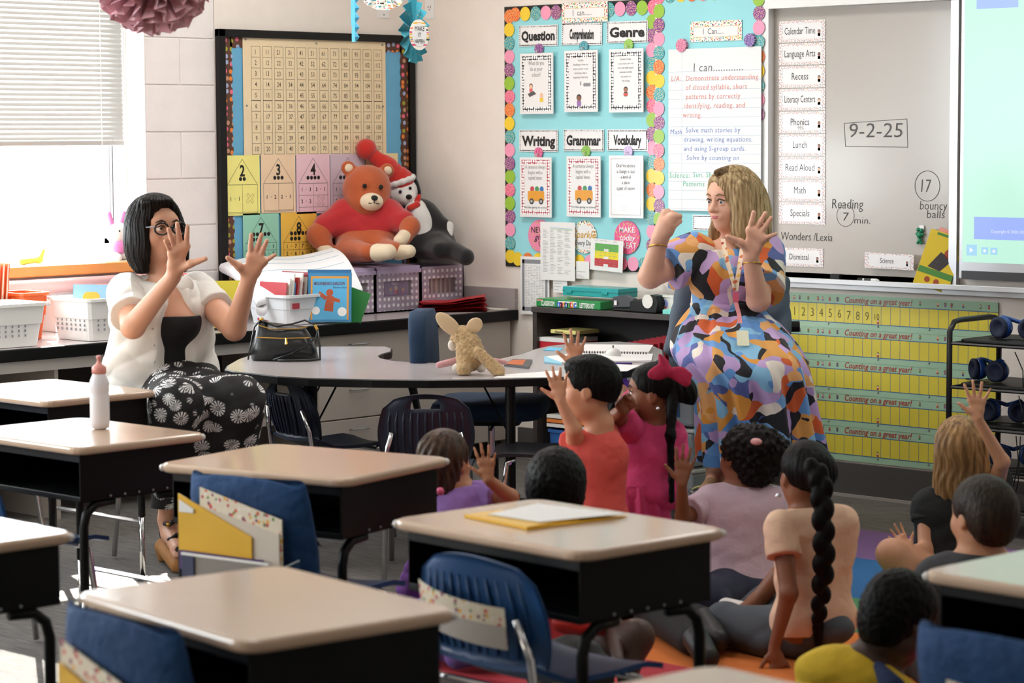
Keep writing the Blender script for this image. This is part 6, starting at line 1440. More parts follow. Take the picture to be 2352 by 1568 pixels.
# ================================================================== teacher in patterned dress (right)
m, N, L, P = nt_of('dress_print'); P.inputs['Roughness'].default_value = .75; P.inputs['Sheen Weight'].default_value = .1
tc = N.new('ShaderNodeTexCoord'); nz = N.new('ShaderNodeTexNoise'); nz.inputs['Scale'].default_value = 7; nz.inputs['Detail'].default_value = 1; L.new(tc.outputs['Object'], nz.inputs['Vector'])
ad = N.new('ShaderNodeVectorMath'); ad.operation = 'MULTIPLY_ADD'; ad.inputs[1].default_value = (.18, .18, .18); L.new(nz.outputs['Color'], ad.inputs[0]); L.new(tc.outputs['Object'], ad.inputs[2])
vo = N.new('ShaderNodeTexVoronoi'); vo.inputs['Scale'].default_value = 17; L.new(ad.outputs[0], vo.inputs['Vector'])
sp = N.new('ShaderNodeSeparateColor'); L.new(vo.outputs['Color'], sp.inputs[0])
cr = N.new('ShaderNodeValToRGB'); cr.color_ramp.interpolation = 'CONSTANT'; e = cr.color_ramp.elements
cl = ['6CA0DC', 'E39A3C', '17171E', '5D92D2', 'C6A6D8', 'EFE4D8', '88BEE2', 'E0A050', 'D9622E', '1C1B24', '5866A6', '79ADE0', 'EDB070', 'BFA0D4']
while len(e) < len(cl): e.new(.5)
for i, c in enumerate(cl): e[i].position = i/len(cl); e[i].color = lin(c)
L.new(sp.outputs[0], cr.inputs[0]); L.new(cr.outputs[0], P.inputs['Base Color'])
dress = MATS['dress_print']
D = 9.2; tb_ = Wp(1700, 1000, D); tb_.z = 0
t = person('seated blonde teacher in a colourful patterned dress with one fist and one open hand', tb_)
neckb = Wp(1692, 565, D+.02); chest = Wp(1675, 620, D); hip = Wp(1668, 742, D+.03); shR, shL = Wp(1594, 583, D-.02), Wp(1752, 584, D+.06)
elR, wrR = Wp(1493, 635, D-.12), Wp(1517, 545, D-.2); elL, wrL = Wp(1742, 688, D-.14), Wp(1724, 590, D-.24)
fw_ = facing(-18); h = Head(Wp(1680, 458, D), facing(-52, -6), .238, roll=0)
b = Blob(.004); h.skull(b, neck=neckb, nr=.05); torso(b, hip, chest, neckb, shL, shR, .15, .105, fw_)
arm(b, shR, elR, wrR, .048); arm(b, shL, elL, wrL, .048); dd = D-.28
fist(b, Wp(1534, 505, D-.22), (Wp(1540, 480, D-.22)-Wp(1520, 540, D-.2)), (Rw*.6-Fh*.5), .15); b.cap(wrR, Wp(1530, 515, D-.22), .028, .03, .02)
fingers(b, wrL, [Wp(1722, 528, dd), Wp(1736, 528, dd), Wp(1747, 536, dd), Wp(1753, 548, dd)], [Wp(1731, 487, dd-.02), Wp(1758, 489, dd-.02), Wp(1771, 500, dd-.02), Wp(1782, 537, dd-.02)], Wp(1700, 556, dd), Wp(1671, 543, dd-.02), .0112, .03, -Fh)
for i, (x, s_) in enumerate(((1648, -1), (1690, 1))): b.cap(Wp(1650+30*i, 1000, D-.15), Wp(1645+40*i, 1085, D+.0), .05, .036, .03); b.cap(Wp(1645+40*i, 1085, D), Wp(1632+40*i, 1112, D-.14), .036, .024, .02)
b.build('body', SK2, t); h.face(t, '5A7A8A', '8A6A48', 'C05A62', look=(-.2, -.1))
b = Blob(.0045); torso(b, hip, chest, neckb, shL, shR, .15, .105, fw_, .012); b.cap(chest+fw_*.06+Rw*.05-Uw*.02, chest+fw_*.06-Rw*.07-Uw*.02, .068, .068, .04)
sleeve_part(t, shR, elR, .62, .05, .024, .02, dress, 1); sleeve_part(t, shL, elL, .78, .05, .026, .022, dress, 2)
b.cap(shR+Uw*.0, shR+Vector((0, 0, -.02)), .066, .06, .03)
b.cap(neckb+fw_*.11+Uw*.03, chest+fw_*.15+Uw*.05, .03, .012, .01, 's')
b.field(wrinkle(.003, 1, 5)); b.clip(neckb+Uw*.004, (Uw+fw_*.12)); b.clip(Wp(1668, 712, D), (0, 0, -1)); b.build('dress_bodice', dress, t)
# skirt: horizontal rings, widths read off the photo
rows = [(695, 1592, 1745, D+.02, .115, 0), (703, 1590, 1748, D+.02, .12, .004), (725, 1574, 1768, D, .15, .011), (750, 1558, 1795, D-.04, .19, .012), (775, 1547, 1818, D-.09, .235, .01), (800, 1542, 1836, D-.12, .265, .007), (822, 1548, 1850, D-.14, .28, .008), (845, 1566, 1857, D-.14, .28, .01), (870, 1588, 1862, D-.14, .27, .012), (900, 1604, 1866, D-.13, .25, .015), (950, 1608, 1876, D-.12, .24, .019), (1000, 1610, 1886, D-.11, .235, .023), (1045, 1614, 1896, D-.1, .235, .026), (1062, 1616, 1898, D-.1, .235, .027)]
rs = []; n = 96
for y, x0, x1, d_, hd, amp in rows:
    c = Wp((x0+x1)/2, y, d_); hw = (x1-x0)/2*d_/FPX; r_ = []
    for i in range(n):
        a = 2*math.pi*i/n; f_ = 1+amp/hw*(math.sin(13*a+.8*math.sin(3*a))+.5*math.sin(29*a+1)); p = c+Rw*(hw*math.copysign(abs(math.cos(a))**.85, math.cos(a))*f_)+Fh*(hd*math.copysign(abs(math.sin(a))**.85, math.sin(a))*f_)
        p.z = c.z+(.012*math.sin(5*a) if 780 < y < 860 else 0); r_.append(tuple(p))
    rs.append(r_)
b = MB(); b.rings(rs, cap=False); b.rings([rs[0], [tuple(Vector(p).lerp(Wp(1668, 694, D+.02), .9)) for p in rs[0]]], cap=True)
o = b.build('dress_skirt', dress, t, smooth=True, sub=1)
q = MB(); w0 = rows[0]; c = Wp(1668, 700, D+.02); pts = [c+Rw*(.124*math.cos(a))+Fh*(.12*math.sin(a))+Uw*(.003*math.sin(9*a)) for a in [2*math.pi*i/40 for i in range(41)]]; q.tube(pts, .013, 8); q.build('waistband', dress, t, smooth=True)
b = Blob(.004); h.hair_cap(b, 1.09); h.e(b, -.33, -.1, -.2, .13, .34, .5, .04); h.e(b, -.1, -.3, -.3, .34, .2, .5, .05); h.e(b, -.31, .07, -.22, .1, .17, .46, .04)
h.e(b, -.34, -.02, -.62, .14, .24, .34, .06); h.e(b, .28, .0, -.3, .08, .2, .42, .04); h.e(b, .3, .12, -.72, .1, .13, .24, .05); h.e(b, -.05, -.27, -.6, .3, .16, .3, .05)
h.e(b, .08, .56, -.06, .33, .42, .46, .02, 's'); h.e(b, .06, .36, -.62, .26, .4, .4, .02, 's')
b.field(radial(h, .0018, 50)); b.build('hair', hair_mat('hair_blonde', '7A6040', 'CDB386', 90, .4), t)
q = Blob(.004); h.e(q, -.02, .05, .46, .035, .34, .05, .02); h.e(q, .0, .0, .43, .2, .28, .08, .03); h.e(q, 0, .6, .2, .4, .3, .4, .02, 's'); q.build('hair_roots', hair_mat('hair_roots', '4A3826', '7A6242', 80), t, label='darker hair roots along the parting')
# lanyard
lm = dots('lanyard_print', 'F2DDC4', ['B03A30', 'D87A50', 'E8C060'], 42, .28, .5, rough=.6, plane='XZ'); fd = -fw_*-1
pa = [Wp(1660, 548, D-.09), Wp(1668, 590, D-.155), Wp(1682, 640, D-.19), Wp(1690, 668, D-.2)]; pb = [Wp(1706, 560, D-.09), Wp(1700, 600, D-.155), Wp(1694, 640, D-.19), Wp(1690, 668, D-.2)]
ly = MB(); ly.tube(pa, .0095, 6, flat=.25)
def ribbon(b, pts, w, n=-Fh):
    P = [[Vector(p)-Rw*w/2+n*.002, Vector(p)+Rw*w/2+n*.002] for p in pts]; b.grid(P); b.grid([[q-n*.0015 for q in r_] for r_ in P])
ly = MB(); ribbon(ly, pa, .017); ribbon(ly, pb, .017); ly.build('lanyard', lm, t)
q = MB(); q.fprism(Fr(Wp(1690, 682, D-.205), Rw, Uw), rrect(-.011, -.018, .011, .018, .004), -.003, .003); q.build('lanyard_buckle', M('pink_buckle', 'D8607A', .35), t)
q = MB(); ribbon(q, [Wp(1690, 694, D-.205), Wp(1697, 720, D-.22), Wp(1700, 742, D-.25)], .016); q.build('lanyard_tail', M('pink_webbing', 'DE8C92', .6), t)
q = MB(); q.fprism(Fr(Wp(1706, 775, D-.33), Rw, (Uw*.8+Fh*.6)), rrect(-.022, -.035, .022, .03, .004), -.001, .001); q.build('badge', M('badge_cover', 'D8D8B8', .3), t)
for c, rr in ((Wp(1511, 566, D-.19), .034), (Wp(1727, 606, D-.225), .035)):
    q = MB(); q.tube([c+Rw*rr*math.cos(a)+Fh*rr*math.sin(a)-Uw*.008*math.sin(a) for a in [2*math.pi*i/24 for i in range(25)]], .0028, 6); q.build('bracelet', gold, t, smooth=True)
shm = M('tan_shoe', 'B8906C', .5); q = Blob(.005); q.cap(Wp(1634, 1112, D-.12), Wp(1618, 1126, D-.26), .03, .022, .02); q.cap(Wp(1676, 1112, D-.12), Wp(1660, 1128, D-.26), .03, .022, .02); q.build('shoes', shm, t)
# stool chair with grey jacket
p = Wp(1700, 840, D+.1); T = at(p.x, p.y, 180+42); sw = swivel('raised black swivel chair under the teacher', T, seat=.60, top=.95, fab=M('black_fabric', '17181B', .8))
fr_ = MB(); fr_.tube([Vector((.19*math.cos(a), .19*math.sin(a), .14)) for a in [2*math.pi*i/28 for i in range(29)]], .009, 8); fr_.build('foot_ring', CHROME, sw, smooth=True, local=True)
jk = M('grey_denim', '54606E', .8, bump=(200, .4, .003), var=.12)
b = Blob(.006); jc = Wp(1690, 700, D+.32)
b.cap(Wp(1588, 645, D+.28), Wp(1775, 660, D+.36), .03, .03, .02)
for x0, x1, y1 in ((1578, 1552, 855), (1565, 1540, 800), (1600, 1575, 860), (1755, 1775, 780), (1780, 1800, 765)): b.cap(Wp(x0+12, 650, D+.26), Wp(x1, y1, D+.2), .035, .028, .04)
b.cap(Wp(1660, 660, D+.33), Wp(1660, 860, D+.33), .05, .06, .06); b.field(wrinkle(.006, 1, 2)); b.build('jacket', jk, None) if False else None
jt = thing('jacket', 'grey denim jacket hung over the back of the teacher chair', 'jacket', tuple(Wp(1660, 860, D+.3))); b.build('cloth', jk, jt)
# ================================================================== children
def kid_person(label, D, head, hs, hface, neck, chest, hip, shL, shR, skin, shirt, hair=None, arms=(), w=.115, d=.075, ar=.026, fw=None, sleeve_t=.55, vox=.0055, hem=None, roll=0, up=Uw, wr=1, sinf=.01, face=None, legsp=(), pants=None, necky=.0, extra=None):
    c = Wp(*head, D); base = Wp(hip[0], hip[1], D); base.z = 0; t = person(label, base)
    H = Head(c, hface, hs, up, roll); fw = fw or facing(180)
    def W(q): return Wp(q[0], q[1], q[2] if len(q) > 2 else D)
    nk, ch, hp, sl, sr = map(W, (neck, chest, hip, shL, shR))
    b = Blob(vox); H.skull(b, True, nk, hs*.19); torso(b, hp, ch, nk, sl, sr, w, d, fw, 0, .04)
    for a in arms:
        s_, e, wv = sl if a['s'] == 'L' else sr, W(a['el']), W(a['wr']); arm(b, s_, e, wv, ar)
        if a.get('fist'): fist(b, W(a['hand']), a['d'], a['th'], a['L'])
        else: open_hand(b, wv, a['d'], a['th'], a['L'], a.get('spread', 1))
    for lg in legsp:
        if lg.get('bare'): legs(b, [W(q) for q in lg['p']], lg.get('r', .042))
    if extra: extra(b)
    b.build('body', skin, t)
    b = Blob(vox); torso(b, hp, ch, nk-Uw*.006, sl, sr, w, d, fw, sinf, .04)
    for a in arms:
        s_, e = sl if a['s'] == 'L' else sr, W(a['el']); sleeve_part(t, s_, e, sleeve_t+.08, ar, .016, .009, shirt, len(label) % 5, vox); b.cap(s_, s_.lerp(e, .12), ar*1.15+.014, ar+.012, .03)
    if len(arms) < 2:
        for s_ in ((sl, sr) if not arms else ((sr,) if arms[0]['s'] == 'L' else (sl,))): b.cap(s_, s_.lerp(hp, .45)+(s_-ch)*.25, ar*1.3+.012, ar+.012, .03)
    b.field(wrinkle(.0024*wr, 1.1, hash(label) % 7 if False else len(label) % 7)); b.clip(nk+Uw*(.004+necky), (nk-ch).normalized())
    if hem: b.clip(W(hem), (hp-ch).normalized())
    b.build('shirt', shirt, t)
    if face is not None: H.face(t, **face)
    if pants:
        b = Blob(vox); b.ell(hp-Uw*.02, (w*1.02, d*1.15, .06), None, .03)
        for lg in legsp:
            if not lg.get('bare'): legs(b, [W(q) for q in lg['p']], lg.get('r', .045), .008)
        b.field(wrinkle(.003, 1, 1)); b.clip((0, 0, .011), (0, 0, -1)); b.build('trousers', pants, t)
    return t, H, nk, ch, hp
BLK_H = hair_mat('hair_black', '050404', '110E0D', 90, .5, spec=.12); DK_H = hair_mat('hair_brown_black', '0B0807', '1C1411', 90, .5, spec=.14)
def cap_hair(t, H, mat, grow=1.06, cutz=-.16, face=(.0, .55, -.12, .31, .4, .44), fz=None, extra=None, vox=.0045, name='hair'):
    b = Blob(vox); H.hair_cap(b, grow)
    if extra: extra(b)
    if fz is not None: b.field(fz)
    H.e(b, *face, .02, 's'); b.clip(H.p(0, -.1, cutz), (-H.u+H.f*.25)); return b.build(name, mat, t)
SKB = skin_mat('skin_brown_light', 'B97F5C'); SKC = skin_mat('skin_brown', '8A563A'); SKD = skin_mat('skin_dark', '43281C'); SKE = skin_mat('skin_olive', 'C48E6C')
cot = lambda n, c: M(n, c, .88, bump=(15, .35, .03), var=.03)
UPV, LEFTV = Vector(UP), -Rw
# 1 girl in purple, raised right hand
t, H, nk, ch, hp = kid_person('child in purple top with brown hair and raised hand behind the tan desk', 7.0, (1022, 1062), .185, facing(150, 8), (1035, 1122), (1045, 1200), (1040, 1420), (985, 1150), (1098, 1140), SKB, cot('purple_cotton', 'A27BC8'),
    arms=[dict(s='R', el=(1172, 1142, 6.95), wr=(1122, 1102, 6.85), d=UPV-Rw*.12, th=LEFTV, L=.108)], sleeve_t=.5, hem=(1040, 1440), legsp=[dict(p=((1060, 1440, 7.0), (1130, 1475, 6.8), (1050, 1505, 6.8)), r=.055), dict(p=((1020, 1440, 7.0), (960, 1455, 6.9), (1030, 1490, 6.9)), r=.055)], pants=M('lilac_leggings', '8E6AB4', .85))
cap_hair(t, H, hair_mat('hair_mid_brown', '2E2019', '5A4232', 80), 1.1, -.35, fz=radial(H, .003, 22), extra=lambda b: (H.e(b, 0, -.2, -.25, .3, .25, .3, .04), H.e(b, -.1, -.34, -.42, .12, .12, .16, .04)))
MB().ball(tuple(Wp(1011, 1128, 6.86)), .012, 10).build('hair_bobble', M('pink_bobble', 'E8608C', .3), t, smooth=True)
b = Blob(.005); b.cap(Wp(958, 1160, 6.8), Wp(952, 1240, 6.8), .016, .009, .01); b.cap(Wp(952, 1240, 6.8), Wp(948, 1310, 6.85), .009, .014, .01); b.cap(Wp(948, 1310, 6.85), Wp(935, 1350, 6.9), .022, .03, .02); b.cap(Wp(955, 1310, 6.85), Wp(965, 1350, 6.9), .02, .028, .02); b.field(wrinkle(.004, 2)); b.build('jacket_tie', cot('deep_purple', '7A4A9C'), t)
# 2 child with short black hair, red shirt, near the front
t, H, nk, ch, hp = kid_person('child with cropped black hair seen from behind, above the desk with yellow folder', 6.55, (1278, 1122), .205, facing(175, 4), (1280, 1195), (1285, 1275), (1290, 1495), (1215, 1225), (1350, 1225), SKD, cot('red_cotton', 'C23438'),
    arms=[dict(s='R', el=(1400, 1400, 6.4), wr=(1420, 1520, 6.1), d=-UPV+Rw*.5, th=LEFTV, L=.1)], w=.125, hem=(1290, 1520), legsp=[dict(bare=True, p=((1340, 1500, 6.5), (1462, 1462, 6.25), (1440, 1560, 6.2)), r=.048)], pants=None)
cap_hair(t, H, BLK_H, 1.16, -.36, fz=fuzz(.003, 260), extra=lambda b: H.e(b, 0, -.2, -.1, .36, .3, .36, .03))
# 3 boy in coral shirt
t, H, nk, ch, hp = kid_person('kneeling boy in coral red T-shirt with both hands raised', 7.5, (1352, 893), .2, facing(-100, 4), (1378, 972), (1366, 1060), (1366, 1185), (1322, 1030), (1402, 1030), skin_mat('skin_peach', 'D49A78'), cot('coral_cotton', 'D9574E'),
    arms=[dict(s='L', el=(1318, 985, 7.42), wr=(1288, 922, 7.4), d=UPV-Rw*.15, th=LEFTV-UPV*.1, L=.115), dict(s='R', el=(1350, 930, 7.85), wr=(1322, 842, 7.8), d=UPV-Rw*.05, th=LEFTV-UPV*.2, L=.125)],
    fw=facing(-110), face=dict(eye='2A1A14', brow='2A1E1A', lips='B86A5E'), hem=(1372, 1190), sleeve_t=.35, w=.098, d=.07, necky=.012, legsp=[dict(p=((1350, 1200, 7.5), (1330, 1395, 7.4), (1420, 1385, 7.6)), r=.05), dict(p=((1385, 1200, 7.5), (1380, 1395, 7.5), (1470, 1390, 7.65)), r=.05)], pants=M('dark_shorts', '22252C', .85))
cap_hair(t, H, BLK_H, 1.07, -.1, (.0, .5, -.16, .42, .34, .4), fz=fuzz(.0018, 300), extra=lambda b: (H.e(b, 0, .12, .36, .28, .26, .1, .03), H.e(b, 0, -.22, .0, .32, .22, .3, .03)))
# 4 girl in pink dress
t, H, nk, ch, hp = kid_person('girl in pink dress with crimson hair bow and hands at her mouth', 7.75, (1498, 903), .19, facing(-95, 2), (1520, 970), (1490, 1040), (1480, 1130), (1462, 1000), (1545, 1000), SKC, cot('pink_cotton', 'D8467E'),
    arms=[dict(s='L', el=(1418, 955, 7.62), wr=(1432, 945, 7.55), d=UPV*.4+Rw*.5, th=UPV, L=.1, fist=True, hand=(1442, 925, 7.55)), dict(s='R', el=(1425, 900, 7.9), wr=(1445, 935, 7.8), d=Rw*.5-UPV*.2, th=UPV, L=.1, fist=True, hand=(1450, 938, 7.72))],
    fw=facing(-90), face=dict(eye='2A1A14', brow='1E1512', lips='9A4A44'), sleeve_t=.75, wr=1.6, sinf=.016)
cap_hair(t, H, BLK_H, 1.06, -.02, (.0, .5, -.16, .42, .34, .42), fz=radial(H, .0012, 40), extra=lambda b: (H.e(b, .0, -.5, .02, .26, .26, .3, .04), H.e(b, 0, -.2, .05, .3, .3, .3, .03)))
b = Blob(.0045); b.cap(Wp(1545, 900, 7.7), Wp(1540, 1000, 7.66), .022, .013, .02); b.cap(Wp(1540, 1000, 7.66), Wp(1543, 1150, 7.66), .013, .009, .02); b.field(fuzz(.002, 200)); b.build('ponytail', BLK_H, t)
b = Blob(.004); bc = Wp(1540, 855, 7.62); bm = cot('crimson_ribbon', 'B8264E'); b.ell(bc-Rw*.035+Uw*.0, (.035, .012, .022), (Rw*.9+Uw*.3, -Fh, Uw*.9-Rw*.3), .01); b.ell(bc+Rw*.03-Uw*.005, (.038, .012, .022), (Rw*.95-Uw*.2, -Fh, Uw*.95+Rw*.2), .01); b.ell(bc-Rw*.02+Uw*.03, (.012, .01, .03), (Rw*.8+Uw*.5, -Fh, Uw*.8-Rw*.5), .01); b.cap(bc, bc+Rw*.05-Uw*.03, .012, .014, .01); b.ell(bc, .013, None, .006); b.field(wrinkle(.002, 2)); b.build('hair_bow', bm, t)
MB().ball(tuple(Wp(1511, 938, 7.66)), .006, 8).build('earring', M('crystal', 'E8ECF4', .05, .6), t, smooth=True)
rs = []
for y, x0, x1 in ((1108, 1412, 1518), (1118, 1408, 1526), (1150, 1406, 1534), (1190, 1404, 1540), (1240, 1400, 1545), (1290, 1398, 1548)):
    c = Wp((x0+x1)/2, y, 7.75); hw = (x1-x0)/2*7.75/FPX; rs.append([tuple(c+Rw*hw*math.cos(a)*(1+.05*math.sin(11*a))+Fh*.095*math.sin(a)*(1+.07*math.sin(11*a))) for a in [2*math.pi*i/60 for i in range(60)]])
MB().rings(rs).build('skirt', MATS['pink_cotton'], t, smooth=True)
q = MB(); c = Wp(1465, 1108, 7.75); q.tube([c+Rw*.075*math.cos(a)+Fh*.09*math.sin(a) for a in [2*math.pi*i/30 for i in range(31)]], .008, 6); q.build('waistband', MATS['pink_cotton'], t, smooth=True)
lg = M('black_leggings', '121316', .8); b = Blob(.006)
b.cap(Wp(1470, 1330, 7.7), Wp(1500, 1420, 7.35), .06, .055); b.cap(Wp(1500, 1405, 7.35), Wp(1590, 1470, 7.0), .055, .045); b.cap(Wp(1530, 1400, 7.5), Wp(1610, 1425, 7.2), .05, .045); b.clip((0, 0, .012), (0, 0, -1)); b.build('leggings', lg, t)
sb_ = M('black_sneaker', '141416', .5)
for a_, c_ in (((1600, 1468, 6.95), (1625, 1510, 6.85)), ((1620, 1425, 7.1), (1648, 1470, 6.98))):
    b = Blob(.005); b.cap(Wp(*a_), Wp(*c_), .04, .034, .02); so = b.build('sneaker', sb_, t)
    m_ = Wp((a_[0]+c_[0])/2, (a_[1]+c_[1])/2-6, a_[2]-.08); MB().tube([m_-Rw*.02-Uw*.01, m_+Uw*.012, m_+Rw*.02], .004, 5).build('blue_lace', M('blue_lace', '2A4AC8', .5), so)
# 5 girl in mauve shirt, curly bun
t, H, nk, ch, hp = kid_person('girl in pale mauve T-shirt with curly dark bun and raised hand', 7.6, (1712, 1052), .2, facing(-150, 4), (1712, 1108), (1700, 1180), (1700, 1330), (1628, 1152), (1775, 1140), SKC, cot('mauve_cotton', 'D8BFCE'),
    arms=[dict(s='L', el=(1568, 1190, 7.52), wr=(1566, 1112, 7.45), d=UPV+Rw*.12, th=LEFTV+UPV*.1, L=.125, spread=.8)], w=.145, d=.09, fw=facing(-160), sleeve_t=.6, hem=(1700, 1352), wr=.7,
    legsp=[dict(p=((1680, 1360, 7.55), (1615, 1375, 7.35), (1670, 1408, 7.35)), r=.06), dict(p=((1700, 1360, 7.6), (1640, 1355, 7.6), (1610, 1400, 7.45)), r=.055)], pants=M('navy_denim', '2C3147', .85, bump=(220, .4, .002), var=.1))
cap_hair(t, H, DK_H, 1.1, -.3, fz=fuzz(.008, 150), extra=lambda b: (H.e(b, .3, -.25, .1, .33, .33, .33, .04), H.e(b, .1, -.3, .3, .2, .2, .2, .04), H.e(b, 0, -.3, -.2, .26, .2, .25, .04)))
MB().ball(tuple(Wp(1737, 1014, 7.45)), .014, 10, rad=(1.5, 1, .8)).build('hair_tie', M('pink_tie', 'E0A0A0', .6), t, smooth=True)
# 6 girl in peach shirt with long braid
t, H, nk, ch, hp = kid_person('girl in peach T-shirt with long black braid sitting with a hand on the rug', 6.95, (1850, 1092), .196, facing(-165, 2), (1858, 1165), (1865, 1240), (1870, 1420), (1793, 1208, 6.87), (1935, 1200), SKC, cot('peach_cotton', 'ECC6A8'),
    arms=[dict(s='L', el=(1812, 1362, 6.8), wr=(1778, 1486, 6.84), d=-UPV*.8+Rw*.2, th=LEFTV, L=.12, spread=1.2), ], w=.125, d=.08, fw=facing(170), sleeve_t=.38, hem=(1870, 1455), wr=1.2, ar=.027,
    legsp=[dict(p=((1840, 1452, 6.98), (1665, 1430, 7.1), (1760, 1480, 6.98)), r=.055), dict(p=((1860, 1450, 7.0), (1760, 1385, 7.3), (1700, 1410, 7.3)), r=.05)], pants=M('grey_denim_dark', '4A5058', .85, bump=(220, .4, .002), var=.12),
    extra=lambda b: (b.cap(Wp(1790, 1320, 7.15), Wp(1735, 1385, 7.18), .03, .024), b.cap(Wp(1735, 1385, 7.18), Wp(1705, 1400, 7.15), .024, .018)))
cap_hair(t, H, BLK_H, 1.06, -.3, fz=radial(H, .0012, 40), extra=lambda b: H.e(b, .1, -.42, .1, .2, .16, .22, .04))
b = Blob(.0045); pts = [(1868, 1070, 6.6), (1886, 1110, 6.58), (1890, 1180, 6.56), (1893, 1260, 6.56), (1890, 1330, 6.58), (1882, 1400, 6.62), (1878, 1440, 6.64)]
for i, (a_, c_) in enumerate(zip(pts, pts[1:])):
    A_, B_ = Wp(a_[0], a_[1], a_[2]+.2), Wp(c_[0], c_[1], c_[2]+.2); r0, r1 = [.03, .031, .03, .03, .028, .022, .013][i], [.031, .03, .03, .028, .022, .013, .01][i]
    for j in range(3):
        q = A_.lerp(B_, (j+.5)/3); sg = 1 if (i*3+j) % 2 else -1; rr = r0+(r1-r0)*j/3
        b.ell(q+Rw*sg*rr*.35, (rr*.75, rr*.7, rr*1.1), (Rw, -Fh, Uw), .008)
b.cap(Wp(1878, 1442, 6.84), Wp(1882, 1500, 6.86), .016, .01, .01); b.build('braid', BLK_H, t)
MB().ball(tuple(Wp(1787, 1139, 6.88)), .009, 8).build('earring', MATS['crystal'], t, smooth=True)
b = Blob(.005); b.cap(Wp(1668, 1392, 7.25), Wp(1705, 1405, 7.2), .026, .032, .02); b.clip((0, 0, .011), (0, 0, -1)); b.build('white_sneaker', M('white_sneaker', 'E6E0DC', .6), t)
# 7 blonde girl
t, H, nk, ch, hp = kid_person('blonde girl in black top raising her hand beside the cart', 7.9, (2205, 1030), .204, facing(175, 6), (2205, 1105), (2190, 1180), (2180, 1315), (2130, 1160), (2285, 1120), skin_mat('skin_pink', 'CE9878'), cot('black_cotton', '17191B'),
    arms=[dict(s='R', el=(2302, 1060, 7.75), wr=(2246, 962, 7.7), d=UPV-Rw*.05, th=LEFTV-UPV*.25, L=.128, spread=1.3), dict(s='L', el=(2125, 1260, 7.85), wr=(2085, 1265, 7.75), d=LEFTV*.6+UPV, th=UPV+Rw*.4, L=.1)], w=.13, fw=facing(180), sleeve_t=.3, hem=(2180, 1335),
    legsp=[dict(bare=True, p=((2160, 1335, 7.85), (2048, 1272, 7.7), (2095, 1375, 7.7)), r=.052), dict(bare=True, p=((2190, 1335, 7.85), (2300, 1310, 7.7), (2200, 1385, 7.6)), r=.05)])
cap_hair(t, H, hair_mat('hair_dark_blonde', '6E5134', 'B58F60', 70, .4), 1.1, -1.0, fz=radial(H, .003, 26), extra=lambda b: (H.e(b, 0, -.2, -.25, .42, .3, .5, .05), H.e(b, -.12, -.25, -.75, .3, .22, .42, .06), H.e(b, .1, -.28, -.6, .3, .2, .4, .06)))
# 8 boy with brown hair in grey shirt
t, H, nk, ch, hp = kid_person('boy with short brown hair in dark grey shirt, right of the blonde girl', 6.35, (2255, 1185), .205, facing(-150, 0), (2255, 1275), (2250, 1340), (2250, 1530), (2140, 1325), (2350, 1320), SKE, cot('grey_cotton', '3F4044'), arms=[dict(s='L', el=(2112, 1440, 6.3), wr=(2170, 1530, 6.5), d=Rw*.5-Uw*.3+Fh*.4, th=Uw, L=.11), dict(s='R', el=(2390, 1440, 6.3), wr=(2330, 1530, 6.5), d=-Rw*.5-Uw*.3+Fh*.4, th=Uw, L=.11)], w=.14, d=.085, fw=facing(-160), legsp=[dict(p=((2210, 1560, 6.35), (2120, 1530, 6.75), (2240, 1560, 6.75)), r=.05), dict(p=((2290, 1560, 6.35), (2390, 1530, 6.75), (2270, 1565, 6.65)), r=.05)], pants=M('black_trousers', '1A1B1F', .85))
cap_hair(t, H, hair_mat('hair_short_brown', '1A1410', '382C20', 120, .5), 1.08, -.28, fz=fuzz(.0015, 280), extra=lambda b: H.e(b, 0, -.25, -.05, .33, .25, .34, .03))
# 9 child in yellow shirt
t, H, nk, ch, hp = kid_person('child in yellow shirt with black hair leaning forward at bottom right', 5.55, (2068, 1420), .2, facing(120, -25), (2005, 1500), (1960, 1560), (1930, 1680), (1900, 1540), (2050, 1590), SKD, cot('yellow_cotton', 'E3BE32'), arms=[dict(s='L', el=(1868, 1650, 5.6), wr=(1960, 1700, 5.8), d=Rw*.6+Fh*.3, th=Uw, L=.11), dict(s='R', el=(2100, 1690, 5.6), wr=(2110, 1720, 5.85), d=Rw*.3+Fh*.5, th=Uw, L=.11)], w=.13, d=.09, fw=facing(150), legsp=[dict(p=((1950, 1710, 5.55), (2080, 1660, 5.95), (1980, 1700, 6.0)), r=.05), dict(p=((1900, 1710, 5.55), (1830, 1660, 5.95), (1950, 1700, 5.95)), r=.05)], pants=M('navy_trousers', '1C2436', .85))
cap_hair(t, H, BLK_H, 1.12, -.36, fz=fuzz(.003, 240), extra=lambda b: H.e(b, 0, -.2, -.1, .34, .28, .36, .03))
b = Blob(.005); b.cap(Wp(2018, 1530, 5.44), Wp(2050, 1580, 5.38), .012, .03, .02); b.build('blue_collar', cot('blue_cotton', '14284E'), t)
